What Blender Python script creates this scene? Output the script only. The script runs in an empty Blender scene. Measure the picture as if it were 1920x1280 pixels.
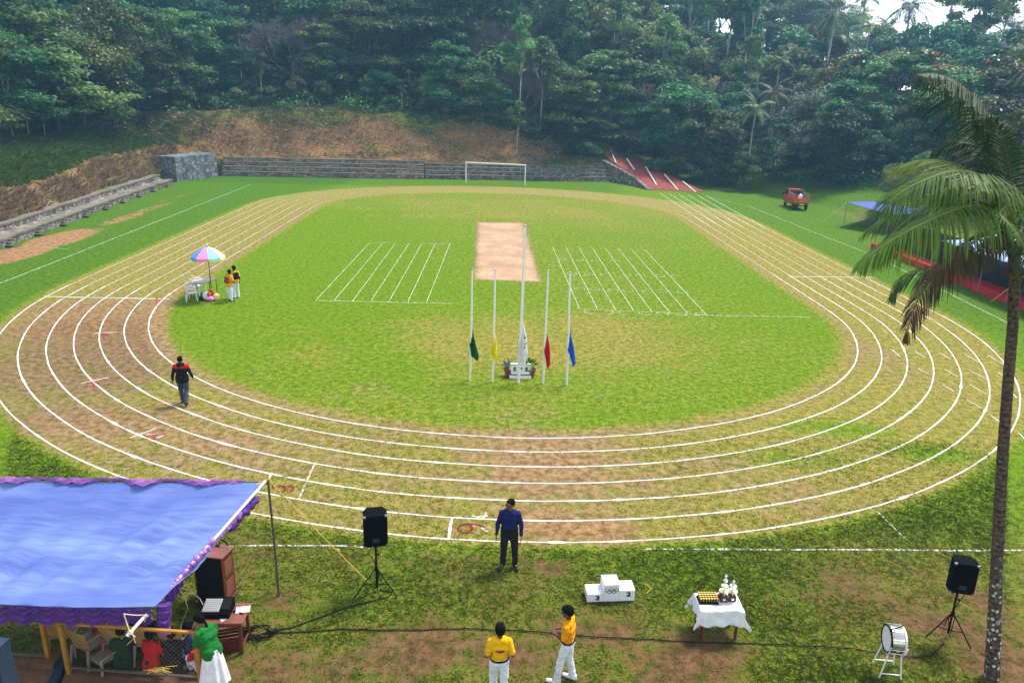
import bpy, bmesh, math, random
import numpy as np
from mathutils import Vector, Matrix, noise as mnoise
SC = bpy.context.scene
COL = SC.collection
random.seed(7)
rad = math.radians

# ------------------------------------------------------------------ camera
FPX, CAM_H, HORIZON = 1400.0, 10.4, 180.0
PITCH = math.atan((640 - HORIZON) / FPX)
ROLL = rad(1.8)
_F = np.array([0, math.cos(PITCH), -math.sin(PITCH)])
_X = np.array([1.0, 0, 0]); _U0 = np.array([0, math.sin(PITCH), math.cos(PITCH)])
_R = math.cos(ROLL) * _X + math.sin(ROLL) * _U0
_U = -math.sin(ROLL) * _X + math.cos(ROLL) * _U0
_C = np.array([0, 0, CAM_H])

def ray(px, py):
    return _F + (px - 960) / FPX * _R - (py - 640) / FPX * _U

def at(px, py, z=0.0):
    """point of the level z under a pixel of the 1920 x 1280 survey picture"""
    r = ray(px, py)
    return Vector(_C + r * ((z - CAM_H) / r[2]))

def dep(px, py, Z):
    return Vector(_C + ray(px, py) * Z)

cam = bpy.data.cameras.new('camera'); camo = bpy.data.objects.new('camera', cam); COL.objects.link(camo)
cam.sensor_width = 36; cam.lens = FPX / 1920 * 36; cam.clip_start = 0.1; cam.clip_end = 3000
camo.matrix_world = Matrix(((_R[0], _U[0], -_F[0], 0), (_R[1], _U[1], -_F[1], 0), (_R[2], _U[2], -_F[2], CAM_H), (0, 0, 0, 1)))
SC.camera = camo

# ------------------------------------------------------------------ world, sun, exposure
SUN_EL, SUN_AZ = 60.0, 48.0      # degrees; azimuth clockwise from +Y
W = bpy.data.worlds.new('World'); SC.world = W; W.use_nodes = True
wn = W.node_tree.nodes; wl = W.node_tree.links
bg = wn['Background']
sky = wn.new('ShaderNodeTexSky'); sky.sky_type = 'NISHITA'; sky.sun_disc = False
sky.sun_elevation = rad(SUN_EL); sky.sun_rotation = rad(SUN_AZ)
sky.air_density = 1.0; sky.dust_density = 0.4; sky.ozone_density = 0.6
hs = wn.new('ShaderNodeHueSaturation'); hs.inputs['Saturation'].default_value = 0.35
wl.new(sky.outputs[0], hs.inputs['Color']); wl.new(hs.outputs[0], bg.inputs['Color'])
bg.inputs['Strength'].default_value = 0.135
sl = bpy.data.lights.new('sun', 'SUN'); sl.energy = 2.7; sl.angle = rad(14); sl.color = (1.0, 0.95, 0.86)
so = bpy.data.objects.new('sun', sl); COL.objects.link(so)
_sd = Vector((math.sin(rad(SUN_AZ)) * math.cos(rad(SUN_EL)), math.cos(rad(SUN_AZ)) * math.cos(rad(SUN_EL)), math.sin(rad(SUN_EL))))
so.rotation_euler = _sd.to_track_quat('Z', 'Y').to_euler()
SC.view_settings.view_transform = 'Standard'; SC.view_settings.look = 'None'
SC.view_settings.exposure = 1.2; SC.view_settings.gamma = 1.0; SC.view_settings.use_curve_mapping = False
cy = SC.cycles
cy.max_bounces = 5; cy.diffuse_bounces = 3; cy.glossy_bounces = 2; cy.transmission_bounces = 3
cy.transparent_max_bounces = 8; cy.volume_bounces = 1
cy.use_denoising = True; cy.denoising_prefilter = 'NONE'
cy.caustics_reflective = False; cy.caustics_refractive = False

# ------------------------------------------------------------------ helpers
def tag(o, label=None, cat=None, group=None, kind=None):
    if label: o['label'] = label
    if cat: o['category'] = cat
    if group: o['group'] = group
    if kind: o['kind'] = kind
    return o

def empty(name, loc=(0, 0, 0), rz=0.0, label=None, cat=None, group=None):
    o = bpy.data.objects.new(name, None); COL.objects.link(o)
    o.empty_display_size = 0.2
    o.location = loc; o.rotation_euler = (0, 0, rz)
    return tag(o, label, cat, group)

def copy_tree(o, parent=None):
    c = o.copy(); COL.objects.link(c)
    if parent is not None: c.parent = parent
    for ch in list(o.children): copy_tree(ch, c)
    return c

def lin(h):
    h = h.lstrip('#'); v = [int(h[i:i + 2], 16) / 255 for i in (0, 2, 4)]
    return tuple(x / 12.92 if x <= 0.04045 else ((x + 0.055) / 1.055) ** 2.4 for x in v)

class N:
    """short hand for shader nodes"""
    def __init__(s, name):
        s.m = bpy.data.materials.new(name); s.m.use_nodes = True
        s.t = s.m.node_tree; s.t.nodes.clear()
        s.out = s.t.nodes.new('ShaderNodeOutputMaterial')
    def n(s, typ, **kw):
        o = s.t.nodes.new(typ)
        for k, v in kw.items(): setattr(o, k, v)
        return o
    def l(s, a, b): s.t.links.new(a, b)
    def val(s, sock, v):
        if hasattr(v, 'is_linked') or hasattr(v, 'links'): s.l(v, sock)
        else:
            if isinstance(v, (tuple, list)) and len(v) == 3 and sock.type == 'RGBA': v = (*v, 1)
            sock.default_value = v
    def noise(s, scale, detail=3, rough=0.55, coord=None, dist=0.0):
        o = s.n('ShaderNodeTexNoise'); o.inputs['Scale'].default_value = scale
        o.inputs['Detail'].default_value = detail; o.inputs['Roughness'].default_value = rough
        o.inputs['Distortion'].default_value = dist
        if coord is not None: s.l(coord, o.inputs['Vector'])
        return o.outputs['Fac']
    def math(s, op, a, b=0.0, c=0.0, clamp=False):
        o = s.n('ShaderNodeMath', operation=op); o.use_clamp = clamp
        s.val(o.inputs[0], a); s.val(o.inputs[1], b)
        if op in ('MULTIPLY_ADD',): s.val(o.inputs[2], c)
        return o.outputs[0]
    def step(s, v, lo, hi, a=0.0, b=1.0):
        o = s.n('ShaderNodeMapRange'); o.interpolation_type = 'SMOOTHSTEP'
        s.val(o.inputs[0], v); s.val(o.inputs[1], lo); s.val(o.inputs[2], hi); s.val(o.inputs[3], a); s.val(o.inputs[4], b)
        return o.outputs[0]
    def mix(s, f, a, b, mode='MIX'):
        o = s.n('ShaderNodeMix', data_type='RGBA', blend_type=mode)
        s.val(o.inputs[0], f); s.val(o.inputs[6], a); s.val(o.inputs[7], b)
        return o.outputs[2]
    def bsdf(s, color, rough=0.8, spec=0.3, metal=0.0, normal=None):
        o = s.n('ShaderNodeBsdfPrincipled')
        s.val(o.inputs['Base Color'], color); s.val(o.inputs['Roughness'], rough)
        s.val(o.inputs['Specular IOR Level'], spec); s.val(o.inputs['Metallic'], metal)
        if normal is not None: s.l(normal, o.inputs['Normal'])
        return o.outputs[0]
    def bump(s, h, strength=0.3, dist=0.02):
        o = s.n('ShaderNodeBump'); o.inputs['Strength'].default_value = strength; o.inputs['Distance'].default_value = dist
        s.l(h, o.inputs['Height']); return o.outputs[0]
    def done(s, sh): s.l(sh, s.out.inputs['Surface']); return s.m

_mc = {}
def M(name, col, rough=0.6, spec=0.3, metal=0.0, var=0.18, scale=6.0, bump=0.15, bd=0.01):
    """plain procedural material: colour with two scales of wear and a little bump"""
    if name in _mc: return _mc[name]
    if isinstance(col, str): col = lin(col)
    k = N(name)
    tc = k.n('ShaderNodeTexCoord').outputs['Object']
    n1 = k.noise(scale, 4, 0.6, tc); n2 = k.noise(scale * 7, 2, 0.6, tc)
    f = k.math('MULTIPLY_ADD', n2, 0.4, k.math('MULTIPLY', n1, 0.6))
    f = k.step(f, 0.3, 0.7)
    dark = tuple(c * (1 - var) for c in col); light = tuple(min(1, c * (1 + var)) for c in col)
    c = k.mix(f, dark, light)
    _mc[name] = k.done(k.bsdf(c, k.step(n1, 0.3, 0.7, max(0.05, rough - 0.1), min(1, rough + 0.1)), spec, metal, k.bump(n2, bump, bd)))
    return _mc[name]

class MB:
    """collects primitives and links them as ONE mesh object"""
    def __init__(s): s.v = []; s.f = []; s.mi = []
    def add(s, vs, fs, mi=0):
        o = len(s.v); s.v += [tuple(v) for v in vs]; s.f += [tuple(i + o for i in f) for f in fs]; s.mi += [mi] * len(fs)
        return s
    def box(s, c, d, rot=None, mi=0, taper=1.0, bev=0.0):
        x, y, z = d[0] / 2, d[1] / 2, d[2] / 2; t = taper
        if bev > 0:
            b = min(bev, x * .45, y * .45, z * .45)
            pts = []; idx = {}
            bm = bmesh.new(); bmesh.ops.create_cube(bm, size=1.0)
            for v in bm.verts: v.co = (v.co.x * d[0], v.co.y * d[1], v.co.z * d[2])
            bmesh.ops.bevel(bm, geom=bm.edges[:], offset=b, segments=2, affect='EDGES', profile=0.6)
            bm.verts.index_update()
            pts = [v.co.copy() for v in bm.verts]; fs = [[v.index for v in f.verts] for f in bm.faces]; bm.free()
        else:
            pts = [Vector(p) for p in ((-x, -y, -z), (x, -y, -z), (x, y, -z), (-x, y, -z), (-x * t, -y * t, z), (x * t, -y * t, z), (x * t, y * t, z), (-x * t, y * t, z))]
            fs = [(3, 2, 1, 0), (4, 5, 6, 7), (0, 1, 5, 4), (1, 2, 6, 5), (2, 3, 7, 6), (3, 0, 4, 7)]
        if rot is not None: pts = [rot @ p for p in pts]
        c = Vector(c)
        return s.add([p + c for p in pts], fs, mi)
    def path(s, pts, rads, n=8, mi=0, cap=True):
        pts = [Vector(p) for p in pts]
        if not hasattr(rads, '__len__'): rads = [rads] * len(pts)
        vs = []; fs = []; prev = None
        for i, p in enumerate(pts):
            t = (pts[min(i + 1, len(pts) - 1)] - pts[max(i - 1, 0)])
            if t.length < 1e-9: t = Vector((0, 0, 1))
            t.normalize()
            if prev is None:
                a = t.orthogonal().normalized()
            else:
                a = prev - t * prev.dot(t)
                a = a.normalized() if a.length > 1e-6 else t.orthogonal().normalized()
            prev = a; b = t.cross(a)
            for k in range(n):
                an = 2 * math.pi * k / n
                vs.append(p + (a * math.cos(an) + b * math.sin(an)) * rads[i])
        for i in range(len(pts) - 1):
            for k in range(n):
                k2 = (k + 1) % n
                fs.append((i * n + k, i * n + k2, (i + 1) * n + k2, (i + 1) * n + k))
        if cap and n > 2:
            fs.append(tuple(reversed(range(n)))); fs.append(tuple((len(pts) - 1) * n + k for k in range(n)))
        return s.add(vs, fs, mi)
    def tube(s, a, b, r, r2=None, n=8, mi=0): return s.path([a, b], [r, r if r2 is None else r2], n, mi)
    def lathe(s, prof, c=(0, 0, 0), n=16, rot=None, mi=0, cap=True):
        c = Vector(c); vs = []; fs = []
        for r, z in prof:
            for k in range(n):
                an = 2 * math.pi * k / n
                p = Vector((r * math.cos(an), r * math.sin(an), z))
                if rot is not None: p = rot @ p
                vs.append(p + c)
        for i in range(len(prof) - 1):
            for k in range(n):
                k2 = (k + 1) % n
                fs.append((i * n + k, i * n + k2, (i + 1) * n + k2, (i + 1) * n + k))
        if cap: fs.append(tuple(reversed(range(n)))); fs.append(tuple((len(prof) - 1) * n + k for k in range(n)))
        return s.add(vs, fs, mi)
    def ball(s, c, r, n=10, m=7, rot=None, mi=0):
        if not hasattr(r, '__len__'): r = (r, r, r)
        c = Vector(c); vs = [Vector((0, 0, -r[2]))]; fs = []
        for i in range(1, m):
            th = -math.pi / 2 + math.pi * i / m
            for k in range(n):
                an = 2 * math.pi * k / n
                vs.append(Vector((r[0] * math.cos(th) * math.cos(an), r[1] * math.cos(th) * math.sin(an), r[2] * math.sin(th))))
        vs.append(Vector((0, 0, r[2]))); L = len(vs) - 1
        for k in range(n): fs.append((0, 1 + (k + 1) % n, 1 + k))
        for i in range(m - 2):
            for k in range(n):
                k2 = (k + 1) % n
                fs.append((1 + i * n + k, 1 + i * n + k2, 1 + (i + 1) * n + k2, 1 + (i + 1) * n + k))
        for k in range(n): fs.append((L, 1 + (m - 2) * n + k, 1 + (m - 2) * n + (k + 1) % n))
        if rot is not None: vs = [rot @ v for v in vs]
        return s.add([v + c for v in vs], fs, mi)
    def grid(s, fn, nu, nv, mi=0):
        vs = [fn(i / nu, j / nv) for j in range(nv + 1) for i in range(nu + 1)]
        w = nu + 1
        return s.add(vs, [(j * w + i, j * w + i + 1, (j + 1) * w + i + 1, (j + 1) * w + i) for j in range(nv) for i in range(nu)], mi)
    def build(s, name, mat, parent=None, smooth=False, solid=0.0):
        me = bpy.data.meshes.new(name); me.from_pydata(s.v, [], s.f)
        ms = mat if isinstance(mat, (list, tuple)) else [mat]
        for m in ms: me.materials.append(m)
        if len(ms) > 1: me.polygons.foreach_set('material_index', s.mi)
        if smooth: me.polygons.foreach_set('use_smooth', [True] * len(me.polygons))
        me.update()
        if smooth: me.set_sharp_from_angle(angle=rad(55))
        o = bpy.data.objects.new(name, me); COL.objects.link(o)
        if parent is not None: o.parent = parent
        if solid:
            md = o.modifiers.new('solid', 'SOLIDIFY'); md.thickness = solid; md.offset = 0
        return o

def text_mesh(s, size, name, mat, parent=None, ext=0.004, bold=0.0):
    cu = bpy.data.curves.new(name, 'FONT'); cu.body = s; cu.size = size; cu.extrude = ext; cu.offset = bold
    cu.align_x = 'CENTER'; cu.align_y = 'CENTER'
    t = bpy.data.objects.new(name, cu); COL.objects.link(t)
    dg = bpy.context.evaluated_depsgraph_get()
    me = bpy.data.meshes.new_from_object(t.evaluated_get(dg))
    bpy.data.objects.remove(t)
    me.materials.clear(); me.materials.append(mat)
    o = bpy.data.objects.new(name, me); COL.objects.link(o)
    if parent is not None: o.parent = parent
    return o

def npmesh(name, verts, quads, mat, tint=None, attr='tint', smooth=False):
    """fast mesh from numpy arrays of vertices and quads (or triangles)"""
    me = bpy.data.meshes.new(name); k = quads.shape[1]
    me.vertices.add(len(verts)); me.vertices.foreach_set('co', np.ascontiguousarray(verts, np.float32).ravel())
    me.loops.add(quads.size); me.loops.foreach_set('vertex_index', np.ascontiguousarray(quads, np.int32).ravel())
    me.polygons.add(len(quads)); me.polygons.foreach_set('loop_start', np.arange(0, quads.size, k, dtype=np.int32))
    me.polygons.foreach_set('loop_total', np.full(len(quads), k, np.int32))
    if smooth: me.polygons.foreach_set('use_smooth', np.ones(len(quads), bool))
    me.update(calc_edges=True)
    if tint is not None:
        if tint.ndim == 1:
            a = me.attributes.new(attr, 'FLOAT', 'POINT'); a.data.foreach_set('value', np.ascontiguousarray(tint, np.float32))
        else:
            a = me.attributes.new(attr, 'FLOAT_COLOR', 'POINT'); a.data.foreach_set('color', np.ascontiguousarray(tint, np.float32).ravel())
    if mat is not None: me.materials.append(mat)
    return me

def link(name, me, parent=None):
    o = bpy.data.objects.new(name, me); COL.objects.link(o)
    if parent is not None: o.parent = parent
    return o
# ------------------------------------------------------------------ the ground: field, track, banks, hill
LANE = 0.98
def axis_x(y): return -0.6 - 0.028 * (y - 39.0)

def oval(off, n=240):
    """closed outline of the track at a distance off from its inner line"""
    pts = []; y0, y1 = 39.0, 70.0
    for i in range(n + 1):                        # near half circle, left to right
        a = math.pi + math.pi * i / n
        y = y0 + (17.2 + off) * math.sin(a)
        pts.append((axis_x(y) + (17.5 + off) * math.cos(a), y))
    for i in range(1, 80): y = y0 + (y1 - y0) * i / 80; pts.append((axis_x(y) + 17.5 + off, y))
    for i in range(n + 1):
        a = math.pi * i / n
        y = y1 + (15.0 + 0.85 * off) * abs(math.sin(a)) ** 0.92
        pts.append((axis_x(y) + (17.5 + off) * math.cos(a), y))
    for i in range(1, 80): y = y1 - (y1 - y0) * i / 80; pts.append((axis_x(y) - 17.5 - off, y))
    return pts

def oval_sd(X, Y):
    """rough distance outwards from the inner line, numpy"""
    ax = -0.6 - 0.028 * (Y - 39.0); dx = X - ax
    near = np.hypot(dx, (39.0 - Y) * 17.5 / 17.2) - 17.5
    k = 1.0
    far = (np.sqrt((dx / 17.5) ** 2 + (np.maximum(Y - 70, 0) / 15.0) ** 2) - 1)
    ang = np.arctan2(np.maximum(Y - 70, 0), np.abs(dx) + 1e-6)
    far = far * (17.5 * np.cos(ang) ** 2 + 16.0 * np.sin(ang) ** 2)
    mid = np.abs(dx) - 17.5
    return np.where(Y < 39, near, np.where(Y > 70, far, mid))

WALL_L = [(-29.0, 10.0), (-31.5, 38.0), (-33.2, 47.0), (-36.2, 68.0), (-38.6, 87.0)]     # foot of the left terrace
def wall_left_x(Y): return np.interp(Y, [p[1] for p in WALL_L] + [140.0], [p[0] for p in WALL_L] + [-40.0])
def wall_back_y(X): return np.interp(X, [-60, -35.8, 14.0, 60.0], [91.0, 93.0, 100.5, 104.0])
def right_x(Y): return np.interp(Y, [0, 40, 60, 80, 95, 110], [30, 31.5, 33.0, 34.0, 29.0, 24.0])

def smooth(a, b, x):
    t = np.clip((x - a) / (b - a), 0, 1); return t * t * (3 - 2 * t)

_rng0 = np.random.default_rng(3)
_W = [( _rng0.uniform(.05, .35), _rng0.uniform(0, 6.28), _rng0.uniform(0, 6.28)) for _ in range(10)]
def wob(X, Y, s=1.0):
    o = 0
    for f, a, p in _W: o = o + np.sin((X * math.cos(a) + Y * math.sin(a)) * f * s + p)
    return o / 6.0

def terrain(X, Y):
    X = np.asarray(X, float); Y = np.asarray(Y, float)
    dl = wall_left_x(Y) - X                       # metres beyond the left terrace
    db = Y - wall_back_y(X)                       # beyond the back wall
    dr = X - right_x(Y)
    zl = np.where(dl > 0, 0.95 * smooth(1.35, 2.0, dl) + 2.1 * smooth(2.2, 3.9, dl) * (0.6 + 0.4 * smooth(55, 80, Y)) + np.maximum(dl - 4.5, 0) * 0.22, 0)
    zl = zl * smooth(-4, 8, Y)
    bankh = np.interp(X, [-60, -40, -24, -12, 0, 8, 14, 22, 40], [5.0, 5.0, 6.2, 5.0, 3.4, 2.2, 1.6, 0.8, 0.3])
    slope = np.interp(X, [-60, -20, 0, 20, 60, 100, 160], [0.17, 0.17, 0.22, 0.28, 0.30, 0.20, 0.14])
    zb = np.where(db > 0, 1.85 * smooth(1.7, 2.6, db) * smooth(16, 12.5, X) + bankh * smooth(2.4, 10.0, db) + np.maximum(db - 10, 0) * slope, 0)
    zr = np.where(dr > 0, 0.55 * smooth(0, 3, dr) + np.maximum(dr - 2, 0) * 0.20, 0)
    outside = np.maximum(np.maximum(zl, zb), zr)
    far = smooth(2, 14, np.maximum(np.maximum(dl, db), dr))
    cap = np.interp(X, [-200, -60, 0, 40, 75, 110, 170, 300], [60, 60, 60, 60, 42, 16, 10, 8])
    z = outside + far * wob(X, Y) * 0.7
    bump = smooth(1.0, 4.0, np.maximum(np.maximum(dl, db), 0)) * (wob(X, Y, 3.1) * 0.36 + wob(Y, X, 6.5) * 0.20)
    z = z + bump
    z = cap * (1 - np.exp(-np.maximum(z, 0) / cap)) * 1.08 + np.minimum(z, 0)
    return z
def tz(x, y): return float(terrain(np.array([x]), np.array([y]))[0])

def blob(X, Y, px, py, rx, ry, soft=0.6, wobble=0.35):
    """soft irregular patch; centre given in the survey picture, radii in metres"""
    c = at(px, py); d = np.hypot((X - c.x) / rx, (Y - c.y) / ry)
    d = d + wobble * wob(X * 2.3 + c.x, Y * 2.3, 2.2)
    return smooth(1 + soft, 1 - soft, d)

def ground_paint(X, Y):
    """R bare soil, G dry yellowed grass, B red earth, A lush green"""
    sd = oval_sd(X, Y)
    ring = smooth(-1.3, -0.35, sd) * smooth(6.7, 5.9, sd)
    nz = wob(X, Y, 3.0); nz2 = wob(Y + 9, X, 6.0)
    edge = smooth(-0.75, -0.2, sd + nz2 * .2) * smooth(0.5, 0.1, sd)         # worn rim by the inner line
    dirt = 0.375 * ring + 0.20 * edge
    dry = 0.72 * ring
    red = np.zeros_like(X)
    lush = np.zeros_like(X)
    inf = smooth(-0.5, -1.5, sd)
    # infield
    dry = dry + inf * (0.27 + 0.08 * nz)
    dry = dry - inf * 0.38 * blob(X, Y, 520, 470, 9, 16, 0.7) - inf * 0.25 * blob(X, Y, 600, 560, 9, 7, 0.8)
    dry = dry + inf * 0.24 * blob(X, Y, 800, 620, 8, 4.5, 0.8) + inf * .22 * blob(X, Y, 1100, 640, 6, 3.5, 0.8)
    dry = dry + inf * 0.22 * blob(X, Y, 990, 390, 14, 8, 0.9) + inf * .12 * blob(X, Y, 760, 740, 7, 1.8, .8)
    dry = dry - inf * 0.16 * blob(X, Y, 1450, 560, 5, 9, 0.9) - inf * .15 * blob(X, Y, 620, 720, 4, 1.6, .8)
    dirt = dirt + inf * (0.40 * blob(X, Y, 692, 722, 0.8, 0.45) + 0.20 * blob(X, Y, 720, 740, 1.8, .8) + .34 * blob(X, Y, 1010, 772, 1.4, 1.5, .9) + .26 * blob(X, Y, 1000, 805, 2.6, 0.8, .9)
                 + .20 * blob(X, Y, 1130, 645, 2.4, 1.0) + .16 * blob(X, Y, 690, 790, 3.5, .7) + .30 * blob(X, Y, 798, 376, 1.5, 1.0, .3, .1) * 1.6 + .22 * blob(X, Y, 790, 400, 2.4, 1.6) + .2 * blob(X, Y, 980, 540, 2.4, 1.4))
    # track: worn brown on the left bend, tan in the middle of the near bend
    dirt = dirt + ring * (0.48 * blob(X, Y, 200, 610, 4.6, 4.2, .8) + .42 * blob(X, Y, 150, 700, 3.0, 2.6, .8) + 0.34 * blob(X, Y, 280, 800, 2.8, 1.6, .8) + .30 * blob(X, Y, 130, 790, 1.5, 1.2, .8)
                 + .26 * blob(X, Y, 440, 850, 3.0, 1.3, .9) + .44 * blob(X, Y, 1000, 840, 2.6, 1.1, .8) + .46 * blob(X, Y, 1010, 900, 2.6, 1.1, .9) + .50 * blob(X, Y, 1070, 985, 1.7, .75, .7)
                 + .22 * blob(X, Y, 1420, 900, 2.0, 1.3, .9) + .22 * blob(X, Y, 1560, 940, 1.2, 1.0, .9) + .28 * blob(X, Y, 1660, 670, .9, 3.0, .7) - .20 * blob(X, Y, 170, 690, 0.9, .5)
                 - .2 * blob(X, Y, 1550, 790, 2.2, 1.0) - .2 * blob(X, Y, 1740, 830, 1.6, .8) - .2 * blob(X, Y, 1720, 560, 3, 5, .9))
    dirt = dirt - ring * (smooth(60, 80, Y) * .14 + .15 * smooth(3, 11, X))
    red = red + ring * (.75 * blob(X, Y, 1060, 985, 2.4, .8, .8) + .5 * blob(X, Y, 220, 600, 4.5, 3.0, .9) + .45 * blob(X, Y, 1010, 870, 3.0, 1.8, .9) + .35 * blob(X, Y, 330, 800, 3.5, 2.0, .9))
    dry = dry - ring * (.55 * blob(X, Y, 1560, 800, 1.6, 0.8, .7) + .6 * blob(X, Y, 1760, 850, 1.6, .7, .7) + .4 * blob(X, Y, 180, 692, .9, .5, .6) + .35 * blob(X, Y, 300, 855, 1.3, .8, .6)
                + .3 * blob(X, Y, 1480, 860, 2.0, .7, .7) + .35 * blob(X, Y, 60, 720, 1.2, 1.0, .7))
    dry = dry + ring * .25 * smooth(1320, 1500, 1400 + X * 12) * smooth(35, 50, Y)
    # outside of the track
    outn = smooth(6.2, 6.9, sd)
    dry = dry + outn * smooth(22, 15, Y) * (0.50 + .16 * nz)
    dirt = dirt + outn * smooth(18, 15, Y) * (0.29 + .22 * np.clip(nz, -.6, 1) + .14 * nz2)
    for (px, py, rx, ry, k) in ((800, 1195, 1.0, .8, .50), (560, 1130, .8, .5, .30), (960, 1230, .8, .4, .3), (700, 1250, 1.4, .6, .3), (1290, 1250, .9, .5, .34), (1130, 1180, .6, .35, .25), (720, 1060, .9, .5, .25), (1040, 1060, .5, .35, .3),
                              (1360, 1195, .9, .45, .42), (1480, 1110, .8, .35, .22), (1745, 1170, .8, .35, .3), (1590, 1090, .6, .4, .25), (1880, 1250, .7, .5, .4), (1690, 1230, .4, .3, .35), (420, 1230, 1.2, .8, .35), (850, 1085, .5, .3, .25), (1840, 1120, .4, .5, .25), (900, 1030, 1.6, .28, .35), (1120, 1025, 1.2, .2, .3)):
        dirt = dirt + outn * k * blob(X, Y, px, py, rx, ry, .8, .5)
        red = red + outn * .55 * blob(X, Y, px, py, rx * 1.3, ry * 1.3, .8, .5)
    for (px, py, rx, ry, k) in ((1330, 1050, 3.0, .8, .34), (1530, 1120, 1.0, .7, .4), (1240, 1100, 1.6, .6, .28), (900, 1045, 1.6, .5, .3), (730, 1040, .4, .3, .4), (1140, 1260, .8, .3, .3), (1800, 970, 1.8, 1.0, .45), (835, 1135, .3, .2, .5), (1890, 1230, .5, .4, .3), (1560, 1265, .6, .4, .3), (100, 870, 1.2, .8, .6)):
        b = outn * k * .45 * blob(X, Y, px, py, rx, ry, .95, .7) * (.7 + .6 * nz2); dry = dry - b; dirt = dirt - b * .5; lush = lush + b * .15
    lush = lush + outn * smooth(20, 26, Y) * .72 * smooth(24, 18, np.abs(X + 42)) + outn * smooth(86, 90, Y) * .6 * smooth(16, 10, X) * smooth(1.5, .5, Y - wall_back_y(X))
    dry = dry - outn * smooth(20, 26, Y) * 0.05 + outn * smooth(18, 24, X) * .08 * (1 + nz); lush = lush + outn * smooth(18, 22, X) * smooth(30, 40, Y) * .6
    # sand pit and run-up by the left terrace
    for (px, py, rx, ry, k) in ((110, 448, 1.5, 4.2, 1.0), (20, 478, 1.5, 3.4, .95), (150, 440, 1.2, 3.0, .6), (230, 410, .75, 4.5, .5), (285, 390, .6, 4.5, .42), (330, 370, .5, 5.0, .3)):
        b = outn * blob(X, Y, px, py, rx, ry, .35, .18); dirt = np.maximum(dirt, b * k * 1.2); red = np.maximum(red, b * .9)
    # banks
    dl = wall_left_x(Y) - X; db = Y - wall_back_y(X); dr = X - right_x(Y)
    e = smooth(0.4, 2.0, db) * smooth(16, 11, db + nz * 1.6) * smooth(12, 3, X) * smooth(-60, -52, X)
    sca = smooth(-.12, .25, wob(X, Y * 1.6, 1.25)); eb = e * (0.34 + 0.50 * sca + .16 * nz + .30 * nz2)
    dirt = np.maximum(dirt, eb); red = np.maximum(red, e)
    dry = np.maximum(dry * (1 - e), e * (.42 + .2 * nz2)); lush = np.maximum(lush * (1 - e), .75 * e)
    lb = smooth(1.8, 2.8, dl) * smooth(6.2, 4.6, dl + nz * .6) * smooth(10, 20, Y)
    dry = np.maximum(dry, lb * (.95)); dirt = np.maximum(dirt, lb * (.50 + .30 * nz2)); red = np.maximum(red, lb * .55 + 0 * X)
    sc = smooth(3.0, 0.0, np.abs(dl - 5.5 + (Y - 57) * .25)) * smooth(8, 3, np.abs(Y - 57)); dirt = np.maximum(dirt, sc); red = np.maximum(red, sc)
    hill = smooth(4.8, 6.5, dl) * smooth(10, 20, Y)
    lush = np.maximum(lush, hill * (.30 + .25 * nz)); dry = np.where(hill > .5, np.clip(.35 + .3 * nz, 0, 1), dry)
    woods = np.maximum(smooth(8.5, 11.5, db + nz), smooth(7, 12, dr)); woods = np.maximum(woods, smooth(16, 22, dl))
    dirt = np.maximum(dirt * (1 - woods), woods * (.62 + .3 * nz)); lush = lush * (1 - woods); red = red * (1 - woods * .8)
    mar = .55 * smooth(31.2, 33, X) * smooth(84, 76, Y) * smooth(20, 30, Y); dirt = np.maximum(dirt, mar * .75); red = np.maximum(red, mar * .6)
    return np.stack([np.clip(dirt, 0, 1), np.clip(dry, 0, 1), np.clip(red, 0, 1), np.clip(lush, 0, 1)], -1), sd

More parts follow.
